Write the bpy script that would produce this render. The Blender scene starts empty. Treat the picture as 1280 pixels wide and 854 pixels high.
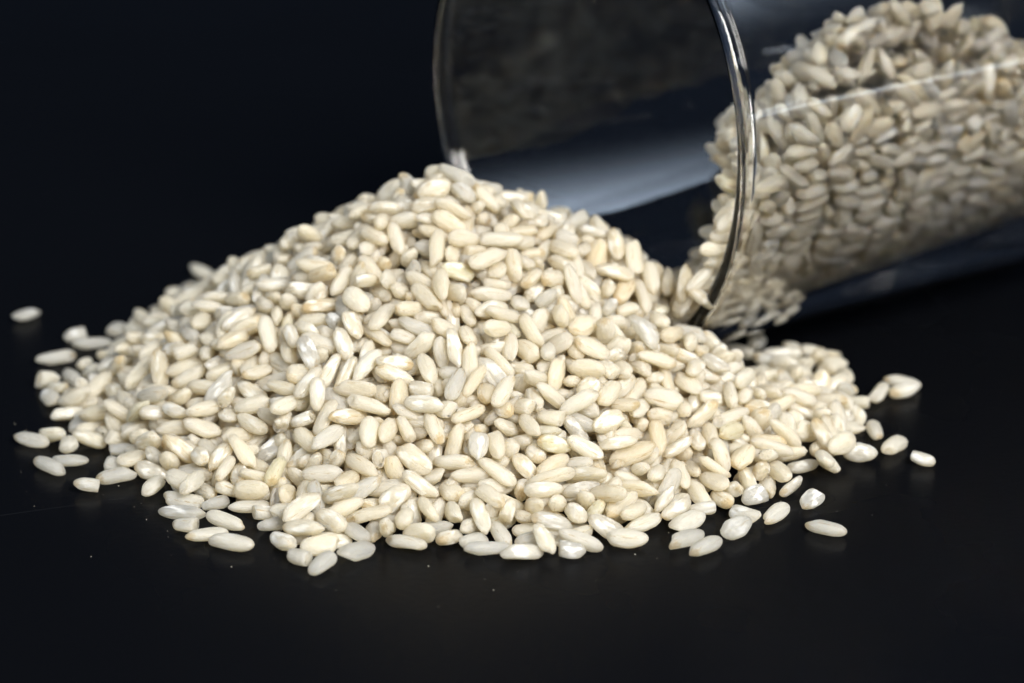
import bpy, bmesh, math
import numpy as np
from mathutils import Vector, Matrix, Quaternion

sc = bpy.context.scene
col = sc.collection

# ---------------------------------------------------------------- camera (metres)
P = math.radians(19.5)
cd = bpy.data.cameras.new('camera')
cam = bpy.data.objects.new('camera', cd)
col.objects.link(cam)
cam.location = (0.00551089, -0.36683196, 0.13808672)
cam.rotation_euler = (math.pi / 2 - P, 0, 0)
cd.lens = 100.0
cd.sensor_width = 36.0
cd.clip_start = 0.01
cd.clip_end = 20.0
cd.dof.use_dof = True
cd.dof.focus_distance = 0.352
cd.dof.aperture_fstop = 19.0
cd.dof.aperture_blades = 0
sc.camera = cam

# ---------------------------------------------------------------- dim room, studio lamps, exposure
w = bpy.data.worlds.new('World')
sc.world = w
w.use_nodes = True
w.node_tree.nodes['Background'].inputs['Color'].default_value = (0.42, 0.60, 1.0, 1)
w.node_tree.nodes['Background'].inputs['Strength'].default_value = 0.055


def softbox(name, loc, target, sx, sy, watts, colour):
    l = bpy.data.lights.new(name, 'AREA')
    l.shape = 'RECTANGLE'
    l.size, l.size_y = sx, sy
    l.energy = watts
    l.color = colour
    o = bpy.data.objects.new(name, l)
    col.objects.link(o)
    o.location = loc
    d = Vector(target) - Vector(loc)
    o.rotation_euler = d.to_track_quat('-Z', 'Y').to_euler()
    return o


softbox('key_softbox', (-0.06, -0.36, 0.42), (0.01, 0.0, 0.01), 0.40, 0.30, 0.55, (1.0, 0.975, 0.94))
softbox('side_softbox', (-0.46, -0.12, 0.26), (0.0, 0.0, 0.01), 0.26, 0.24, 0.85, (0.76, 0.88, 1.0))
softbox('front_softbox', (0.240, -0.41, 0.37), (0.06, 0.0, 0.025), 0.30, 0.22, 6.5, (1.0, 0.97, 0.92))
softbox('strip_softbox', (0.52, -0.165, 0.066), (0.06, 0.0, 0.035), 0.24, 0.010, 0.035, (0.86, 0.93, 1.0))
# tall softbox at the right, graded brighter upwards to shape its glass reflection
rb = softbox('right_softbox', (0.44, -0.05, 0.40), (0.03, 0.045, 0.02), 0.24, 0.32, 1.45, (0.66, 0.80, 1.0))
rb.data.use_nodes = True
lt = rb.data.node_tree
em = lt.nodes['Emission']
pg = lt.nodes.new('ShaderNodeNewGeometry')
sx = lt.nodes.new('ShaderNodeSeparateXYZ')
lt.links.new(pg.outputs['Parametric'], sx.inputs[0])
pw = lt.nodes.new('ShaderNodeMath')
pw.operation = 'POWER'
pw.inputs[1].default_value = 2.6
lt.links.new(sx.outputs[1], pw.inputs[0])
lt.links.new(pw.outputs[0], em.inputs['Strength'])

sc.view_settings.view_transform = 'Standard'
sc.view_settings.look = 'None'
sc.view_settings.exposure = 0.18
sc.view_settings.gamma = 1.0
sc.view_settings.use_curve_mapping = False
sc.render.engine = 'CYCLES'
cy = sc.cycles
cy.use_denoising = True
try:
    cy.denoiser = 'OPENIMAGEDENOISE'
except Exception:
    pass
cy.max_bounces = 20
cy.diffuse_bounces = 12
cy.glossy_bounces = 8
cy.transmission_bounces = 14
cy.caustics_refractive = True
cy.caustics_reflective = True
cy.blur_glossy = 0.3
cy.sample_clamp_indirect = 20.0
cy.use_adaptive_sampling = True
cy.adaptive_threshold = 0.012


# ---------------------------------------------------------------- node helpers
def material(name):
    m = bpy.data.materials.new(name)
    m.use_nodes = True
    nt = m.node_tree
    bs = nt.nodes['Principled BSDF']

    def N(t, **kw):
        n = nt.nodes.new(t)
        for k, v in kw.items():
            setattr(n, k, v)
        return n

    def L(a, b):
        nt.links.new(a, b)

    def val(x, sock):
        if isinstance(x, (int, float)):
            sock.default_value = x
        else:
            L(x, sock)

    def M(op, a, b=0.0, c=0.0, clamp=False):
        n = N('ShaderNodeMath', operation=op)
        n.use_clamp = clamp
        val(a, n.inputs[0]); val(b, n.inputs[1]); val(c, n.inputs[2])
        return n.outputs[0]

    def R(x, a, b):
        n = N('ShaderNodeMapRange', interpolation_type='SMOOTHSTEP')
        val(x, n.inputs[0])
        n.inputs[1].default_value = a
        n.inputs[2].default_value = b
        return n.outputs[0]

    def MIX(f, a, b):
        n = N('ShaderNodeMix', data_type='RGBA')
        val(f, n.inputs[0])
        for s, x in ((n.inputs[6], a), (n.inputs[7], b)):
            if isinstance(x, tuple):
                s.default_value = (*x, 1)
            else:
                L(x, s)
        return n.outputs[2]
    return m, nt, bs, N, L, M, R, MIX


# rice: the polished grain keeps traces of bran in its grooves and at the germ end, and a chalky heart
def rice_material():
    m, nt, bs, N, L, M, R, MIX = material('rice')
    lc = N('ShaderNodeAttribute', attribute_name='grain_coord')
    # four tone numbers per grain: from the object colour of a single grain, or stored on the loose mass
    tn = N('ShaderNodeAttribute', attribute_name='grain_tone')
    oi = N('ShaderNodeObjectInfo')
    ta, tb = N('ShaderNodeSeparateColor'), N('ShaderNodeSeparateColor')
    L(tn.outputs['Color'], ta.inputs[0]); L(oi.outputs['Color'], tb.inputs[0])
    r1, r2, r3 = (M('ADD', ta.outputs[k], tb.outputs[k]) for k in range(3))
    r4 = M('ADD', tn.outputs['Alpha'], oi.outputs['Alpha'])
    r5 = M('FRACT', M('ADD', M('MULTIPLY', r1, 7.3), M('MULTIPLY', r4, 3.7)))
    sep = N('ShaderNodeSeparateXYZ')
    L(lc.outputs['Vector'], sep.inputs[0])
    x, y, z = sep.outputs
    # noise space: local grain coordinates shifted per grain
    comb = N('ShaderNodeCombineXYZ')
    L(M('MULTIPLY', r1, 41.0), comb.inputs[0]); L(M('MULTIPLY', r2, 37.0), comb.inputs[1]); L(M('MULTIPLY', r3, 29.0), comb.inputs[2])
    vadd = N('ShaderNodeVectorMath', operation='ADD')
    L(lc.outputs['Vector'], vadd.inputs[0]); L(comb.outputs[0], vadd.inputs[1])

    def noise(scale, detail=2.0, rough=0.55, stretch=None):
        n = N('ShaderNodeTexNoise')
        n.inputs['Scale'].default_value = scale
        n.inputs['Detail'].default_value = detail
        n.inputs['Roughness'].default_value = rough
        if stretch:
            s = N('ShaderNodeVectorMath', operation='MULTIPLY')
            L(vadd.outputs[0], s.inputs[0]); s.inputs[1].default_value = stretch
            L(s.outputs[0], n.inputs['Vector'])
        else:
            L(vadd.outputs[0], n.inputs['Vector'])
        return n.outputs['Fac']
    base = MIX(r1, CREAM_A, CREAM_B)
    base = MIX(M('MULTIPLY', R(r2, 0.78, 1.0), 0.5), base, (0.74, 0.60, 0.38))           # a few golden grains
    base = MIX(M('MULTIPLY', R(r3, 0.975, 0.99), 0.5), base, (0.68, 0.68, 0.42))         # rare greenish grains
    glassy = R(r1, 0.87, 1.0)                                                            # some clear heap grains; on scattered ones, painted stand-in for cool light leaking through
    base = MIX(glassy, base, (0.87, 0.89, 0.875))
    # cloudy starch inside
    n2 = noise(2.6, 4.0, 0.65)
    base = MIX(M('MULTIPLY', R(n2, 0.42, 0.66), 0.38), base, (0.90, 0.86, 0.74))
    # chalky heart
    n1 = noise(1.3, 1.5)
    chalk = M('MULTIPLY', R(M('SUBTRACT', n1, M('MULTIPLY', M('ABSOLUTE', x), 0.20)), 0.40, 0.56), R(r4, 0.55, 0.75))
    base = MIX(M('MULTIPLY', chalk, 0.5), base, (0.92, 0.90, 0.83))
    # fine lengthwise fibre lines and specks of bran
    n3 = noise(2.6, 3.0, 0.6, (0.6, 2.2, 2.2))
    nf = noise(7.0, 2.0, 0.6, (0.25, 1.6, 1.6))
    base = MIX(M('MULTIPLY', R(nf, 0.54, 0.70), 0.13), base, (0.60, 0.47, 0.27))
    # grainy, frosted surface
    ng = noise(15.0, 2.0, 0.7, (0.7, 1.0, 1.0))
    base = MIX(M('MULTIPLY', R(ng, 0.52, 0.72), 0.34), base, (0.66, 0.55, 0.36))
    base = MIX(M('MULTIPLY', R(ng, 0.48, 0.30), 0.40), base, (0.93, 0.90, 0.82))
    # bran left in the lengthwise grooves
    ang = M('ARCTAN2', z, y)
    groove = M('POWER', M('ABSOLUTE', M('COSINE', M('ADD', M('MULTIPLY', ang, 2.0), M('ADD', M('MULTIPLY', r3, 1.2), M('MULTIPLY', n1, 0.7))))), 34.0)
    gm = M('MULTIPLY', M('MULTIPLY', groove, R(n3, 0.50, 0.62)), R(r3, 0.40, 0.7))
    base = MIX(M('MULTIPLY', gm, 0.8), base, (0.48, 0.33, 0.15))
    # germ end, and a lighter tan blush at the other
    n4 = noise(4.0, 3.0)
    jit = M('MULTIPLY', M('SUBTRACT', n4, 0.5), 0.7)
    germ = M('MULTIPLY', R(M('ADD', M('ADD', x, M('MULTIPLY', y, 0.32)), jit), 0.74, 1.02), R(r2, 0.35, 0.7))
    base = MIX(M('MULTIPLY', germ, 0.66), base, (0.56, 0.38, 0.16))
    tail = M('MULTIPLY', R(M('ADD', M('MULTIPLY', x, -1.0), jit), 0.80, 1.08), R(r1, 0.6, 0.85))
    base = MIX(M('MULTIPLY', tail, 0.32), base, (0.60, 0.44, 0.22))
    L(base, bs.inputs['Base Color'])
    bs.inputs['Subsurface Weight'].default_value = 1.0
    L(M('MULTIPLY', M('SUBTRACT', 1.0, chalk), M('ADD', 0.04, M('MULTIPLY', glassy, 0.36))), bs.inputs['Transmission Weight'])
    bs.inputs['Coat Weight'].default_value = 0.18
    bs.inputs['Coat Roughness'].default_value = 0.18
    bs.inputs['Subsurface Radius'].default_value = (1.0, 0.97, 0.91)
    # glassy grains let more light through than chalky ones
    L(M('MULTIPLY', M('SUBTRACT', M('ADD', 0.75, M('MULTIPLY', r5, 0.5)), M('MULTIPLY', chalk, 0.25)), SSS_SCALE), bs.inputs['Subsurface Scale'])
    bs.inputs['Subsurface Anisotropy'].default_value = 0.2
    n5 = noise(9.0, 3.0, 0.6)
    L(M('ADD', 0.20, M('MULTIPLY', n5, 0.36)), bs.inputs['Roughness'])
    bs.inputs['Specular IOR Level'].default_value = 0.5
    n6 = noise(11.0, 4.0, 0.7, (0.5, 1.0, 1.0))
    n7 = noise(2.4, 2.0, 0.5)
    bp = N('ShaderNodeBump')
    bp.inputs['Strength'].default_value = 0.85
    bp.inputs['Distance'].default_value = 0.00028
    hgt = M('SUBTRACT', M('ADD', M('MULTIPLY', n6, 0.75), M('ADD', M('MULTIPLY', n7, 1.6), M('MULTIPLY', nf, 0.22))), M('MULTIPLY', groove, 0.35))
    L(hgt, bp.inputs['Height'])
    L(bp.outputs[0], bs.inputs['Normal'])
    # the grain is milky: part of the light goes straight through it
    tr = N('ShaderNodeBsdfTranslucent')
    L(MIX(0.6, base, (0.99, 0.905, 0.68)), tr.inputs['Color'])
    L(bp.outputs[0], tr.inputs['Normal'])
    ms = N('ShaderNodeMixShader')
    L(M('MULTIPLY', M('SUBTRACT', 1.0, M('MULTIPLY', chalk, 0.7)), M('ADD', MILK - 0.03, M('MULTIPLY', r5, 0.06))), ms.inputs[0])
    L(bs.outputs[0], ms.inputs[1]); L(tr.outputs[0], ms.inputs[2])
    L(ms.outputs[0], nt.nodes['Material Output'].inputs['Surface'])
    return m


MILK = 0.44
CREAM_A = (0.91, 0.82, 0.635)
CREAM_B = (0.92, 0.88, 0.76)
SSS_SCALE = 0.0025
RICE = rice_material()


def table_material():
    m, nt, bs, N, L, M, R, MIX = material('black_table')
    tc = N('ShaderNodeTexCoord')
    n = N('ShaderNodeTexNoise')
    n.inputs['Scale'].default_value = 900.0
    n.inputs['Detail'].default_value = 3.0
    L(tc.outputs['Object'], n.inputs['Vector'])
    n2 = N('ShaderNodeTexNoise')
    n2.inputs['Scale'].default_value = 18.0
    n2.inputs['Detail'].default_value = 4.0
    L(tc.outputs['Object'], n2.inputs['Vector'])
    bs.inputs['Base Color'].default_value = (0.0022, 0.0025, 0.0034, 1)
    L(M('ADD', 0.20, M('MULTIPLY', n2.outputs['Fac'], 0.14)), bs.inputs['Roughness'])
    bs.inputs['Specular IOR Level'].default_value = 0.022
    # one long faint hairline scratch at the left
    sep = N('ShaderNodeSeparateXYZ')
    L(tc.outputs['Object'], sep.inputs[0])
    d = M('ABSOLUTE', M('SUBTRACT', M('SUBTRACT', sep.outputs[1], M('MULTIPLY', sep.outputs[0], 0.38)), -0.0195))
    line = M('MULTIPLY', M('LESS_THAN', d, 0.00012), M('MULTIPLY', M('LESS_THAN', sep.outputs[0], -0.043), R(n2.outputs['Fac'], 0.40, 0.62)))
    L(MIX(M('MULTIPLY', line, 0.5), (0.0022, 0.0025, 0.0034), (0.030, 0.032, 0.036)), bs.inputs['Base Color'])
    bp = N('ShaderNodeBump')
    bp.inputs['Strength'].default_value = 0.10
    bp.inputs['Distance'].default_value = 0.0002
    L(n.outputs['Fac'], bp.inputs['Height'])
    L(bp.outputs[0], bs.inputs['Normal'])
    return m


def glass_material():
    m, nt, bs, N, L, M, R, MIX = material('clear_glass')
    bs.inputs['Base Color'].default_value = (1.0, 1.0, 1.0, 1)
    bs.inputs['Transmission Weight'].default_value = 1.0
    bs.inputs['IOR'].default_value = 1.43
    bs.inputs['Roughness'].default_value = 0.0
    tc = N('ShaderNodeTexCoord')
    n = N('ShaderNodeTexNoise')
    n.inputs['Scale'].default_value = 28.0
    n.inputs['Detail'].default_value = 1.0
    L(tc.outputs['Object'], n.inputs['Vector'])
    bp = N('ShaderNodeBump')
    bp.inputs['Strength'].default_value = 0.10
    bp.inputs['Distance'].default_value = 0.001
    L(n.outputs['Fac'], bp.inputs['Height'])
    L(bp.outputs[0], bs.inputs['Normal'])
    return m


# ---------------------------------------------------------------- black table top
def link(name, me, mat=None, parent=None):
    o = bpy.data.objects.new(name, me)
    if mat and me is not None and not me.materials:
        me.materials.append(mat)
    col.objects.link(o)
    o.parent = parent
    return o


tm = bpy.data.meshes.new('table_top')
X0, X1, Y0, Y1, TH = -1.1, 1.1, -0.30, 1.9, 0.02
tm.from_pydata([(X0, Y0, 0), (X1, Y0, 0), (X1, Y1, 0), (X0, Y1, 0), (X0, Y0, -TH), (X1, Y0, -TH), (X1, Y1, -TH), (X0, Y1, -TH)], [],
               [(0, 1, 2, 3), (7, 6, 5, 4), (0, 4, 5, 1), (1, 5, 6, 2), (2, 6, 7, 3), (3, 7, 4, 0)])
t = link('table_top', tm, table_material())
t['kind'] = 'structure'
t['label'] = 'black satin table top under the rice and the tipped glass'

# ---------------------------------------------------------------- drinking glass lying on its side
JR, JX, JY, YAW, JL = 0.0358, 0.0145, 0.0165, math.radians(36.0), 0.118


def lathe(name, prof, mat, parent, n=160):
    """surface of revolution about the local +X axis; prof = [(s, r)]"""
    V, F = [], []
    for s, r in prof:
        for k in range(n):
            a = 2 * math.pi * k / n
            V.append((s, r * math.cos(a), r * math.sin(a)))
    for i in range(len(prof) - 1):
        for k in range(n):
            F.append((i * n + k, i * n + (k + 1) % n, (i + 1) * n + (k + 1) % n, (i + 1) * n + k))
    me = bpy.data.meshes.new(name)
    me.from_pydata(V, [], F)
    me.polygons.foreach_set('use_smooth', [True] * len(me.polygons))
    me.update()
    return link(name, me, mat, parent)


gl = bpy.data.objects.new('drinking_glass', None)
col.objects.link(gl)
gl.location = (JX, JY, JR)
gl.rotation_euler = (0, 0, YAW)
gl['label'] = 'clear drinking glass tipped on its side with rice spilling from its mouth'
gl['category'] = 'drinking glass'
GLASS = glass_material()
WT = 0.0022
# double walled: a rounded solid lip, outside it a straight cylinder, inside it a wall that narrows towards the
# base, and an air space between the two. The parts are open shells that share their seams.
RIN = 0.0339


def merge(name, profs):
    bm = bmesh.new()
    for pr in profs:
        o = lathe('tmp', pr, GLASS, gl)
        bm.from_mesh(o.data)
        me = o.data
        bpy.data.objects.remove(o)
        bpy.data.meshes.remove(me)
    bmesh.ops.remove_doubles(bm, verts=bm.verts, dist=1e-7)
    me = bpy.data.meshes.new(name)
    bm.to_mesh(me)
    bm.free()
    me.polygons.foreach_set('use_smooth', [True] * len(me.polygons))
    return link(name, me, GLASS, gl)


hw = (JR - RIN) / 2
lip = []
for k in range(0, 25):
    a = math.pi * k / 24
    lip.append((hw - hw * math.sin(a), RIN + hw - hw * math.cos(a)))
SEAM = 0.0015
merge('rim', [[(SEAM, RIN)] + lip + [(SEAM, JR)]])
S_ = np.array([0.0017, 0.0021, 0.0035, 0.008, 0.012, 0.020, 0.040, 0.060, 0.080, 0.104])
RS = np.interp(S_, [0.0015, 0.020, 0.060, 0.104], [0.0339, 0.0325, 0.0299, 0.0266]).tolist()
inner = [(SEAM, RIN)] + list(zip(S_, RS))
space_in = [(s, r + 0.0008) for s, r in zip(S_[1:], RS[1:])]
space_out = [(s, 0.0349) for s in (0.0027, 0.010, 0.050, 0.104)]
outer = [(SEAM, JR), (0.012, JR), (0.05, JR), (0.104, JR)]
tip = [(0.0019, 0.03482)]
merge('body', [inner[::-1], tip + space_in, (tip + space_out)[::-1], outer])
fl = []
for k in range(1, 9):
    a = math.pi / 2 * k / 8
    fl.append((0.104 + 0.004 * math.sin(a), 0.0266 - 0.004 * (1 - math.cos(a))))
b_in = [(0.104, 0.0266)] + fl + [(0.108, 0.008), (0.108, 0.00001)]
b_gi = [(0.104, 0.0274)] + [(s + 0.0013, r + 0.0008) for s, r in fl] + [(0.1093, 0.008), (0.1093, 0.00001)]
b_go = [(0.104, 0.0349), (0.114, 0.0349), (0.1155, 0.033), (0.1157, 0.02), (0.1157, 0.00001)]
b_o = [(0.104, JR), (0.1135, JR), (0.1155, JR - 0.0005), (0.1168, JR - 0.0018), (0.117, JR - 0.0035), (0.117, 0.02), (0.117, 0.00001)]
merge('base', [b_in[::-1], b_gi, b_go[::-1], b_o])

# ---------------------------------------------------------------- rice grains
NV = 24


def dims():
    rs = np.random.RandomState(7)
    out = []
    for k in range(NV):
        L_ = np.clip(rs.normal(5.55, .55), 4.5, 6.8); W_ = np.clip(rs.normal(2.5, .22), 2.05, 3.0); T_ = np.clip(rs.normal(1.8, .15), 1.5, 2.15)
        if k in (5, 9, 13, 20):
            L_ = rs.uniform(3.9, 4.4)
        out.append((L_, W_, T_))
    return out


def grain_shape(k, nu, nr):
    """vertices (mm) and normalised coordinates of grain variant k: a blunt flattened spindle with
    shallow lengthwise grooves, a nibbled germ end and, on some variants, a snapped end"""
    L_, W_, T_ = DIMS[k]
    rs = np.random.RandomState(100 + k)
    p = rs.uniform(1.9, 3.2) + 0.35; asym = rs.uniform(-.18, .18); bend = rs.uniform(-.06, .10) * T_
    gd = rs.uniform(.015, .05); ph = rs.uniform(0, .5); nd = rs.uniform(.18, .42); side = rs.choice([-1, 1])
    lump = rs.normal(size=(4, 3)); snap = k in (5, 9, 13, 20)
    cuts = []
    for c_ in range(5):
        a_ = rs.uniform(0, 2 * math.pi); u_ = rs.uniform(-.45, .45) if c_ < 3 else rs.choice([-1, 1]) * rs.uniform(.7, .95)
        v_ = math.sqrt(1 - u_ * u_)
        cuts.append(((u_, v_ * math.cos(a_), v_ * math.sin(a_)), rs.uniform(.72, .92) if c_ < 3 else rs.uniform(.80, .95)))
    th = np.linspace(0, np.pi, nr + 2)
    V, Cc = [], []
    for i, t_ in enumerate(th):
        x = -math.cos(t_)
        r = max(0, 1 - abs(x) ** p) ** .5 * (1 + asym * x)
        if snap and x < -0.55:
            r = max(r, 0.78 * (1 if i else 0))
        n = 1 if i in (0, nr + 1) else nu
        for q in range(n):
            a = 2 * math.pi * q / nu
            ca, sa = math.cos(a), math.sin(a)
            e = 2 / 2.2
            y = math.copysign(abs(ca) ** e, ca) * r; z = math.copysign(abs(sa) ** e, sa) * r
            g = 1 - gd * math.exp(-((abs(math.sin(2 * a + ph)) - 1) / .12) ** 2) * min(1, r * 1.5)
            for l in lump:
                g += .017 * math.sin(3.1 * (l[0] * x + l[1] * y + l[2] * z) + l[0] * 5)
                g += .007 * math.sin(8.0 * (l[2] * x - l[0] * y + l[1] * z) + l[1] * 9)
            xx = x
            for pn, pd in cuts:      # pressed flats and blunt, rubbed ends
                ov = pn[0] * xx + pn[1] * y + pn[2] * z - pd
                if ov > 0:
                    xx -= pn[0] * ov * .85; y -= pn[1] * ov * .85; z -= pn[2] * ov * .85
            if x > .35:      # germ notch near the tip
                d2 = ((x - .86) / .22) ** 2 + ((y * side - .42) / .34) ** 2 + ((z - .1) / .6) ** 2
                s_ = nd * math.exp(-d2)
                y -= side * s_; xx -= s_ * .22
            if snap and x < -.55:
                xx = -.62 - .10 * (y * .8 + .3 * z) - (.05 if i == 0 else 0)
            V.append((xx * L_ / 2, y * g * W_ / 2, z * g * T_ / 2 + bend * (x * x - .5)))
            Cc.append((x, y, z))
    return np.array(V, dtype=np.float32), np.array(Cc, dtype=np.float32)


def grain_faces(nu, nr):
    T3, Q = [], []
    last = 1 + nr * nu
    for q in range(nu):
        T3.append((0, 1 + (q + 1) % nu, 1 + q))
        T3.append((last, 1 + (nr - 1) * nu + q, 1 + (nr - 1) * nu + (q + 1) % nu))
    for i in range(nr - 1):
        for q in range(nu):
            a, b = 1 + i * nu + q, 1 + i * nu + (q + 1) % nu
            Q.append((a, b, b + nu, a + nu))
    return np.array(T3, dtype=np.int32), np.array(Q, dtype=np.int32)


def build_mesh(name, V, T3, Q, coord, rnd):
    me = bpy.data.meshes.new(name)
    me.vertices.add(len(V))
    me.vertices.foreach_set('co', V.astype(np.float32).ravel())
    nl = len(T3) * 3 + len(Q) * 4
    me.loops.add(nl)
    me.loops.foreach_set('vertex_index', np.concatenate([T3.ravel(), Q.ravel()]).astype(np.int32))
    me.polygons.add(len(T3) + len(Q))
    st = np.concatenate([np.arange(len(T3)) * 3, len(T3) * 3 + np.arange(len(Q)) * 4]).astype(np.int32)
    me.polygons.foreach_set('loop_start', st)
    me.update(calc_edges=True)
    me.polygons.foreach_set('use_smooth', np.ones(len(me.polygons), dtype=bool))
    at = me.attributes.new('grain_coord', 'FLOAT_VECTOR', 'POINT')
    at.data.foreach_set('vector', coord.astype(np.float32).ravel())
    ar = me.attributes.new('grain_tone', 'FLOAT_COLOR', 'POINT')
    ar.data.foreach_set('color', rnd.astype(np.float32).ravel())
    me.materials.append(RICE)
    me.validate()
    me.update()
    return me


DIMS = dims()
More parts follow.
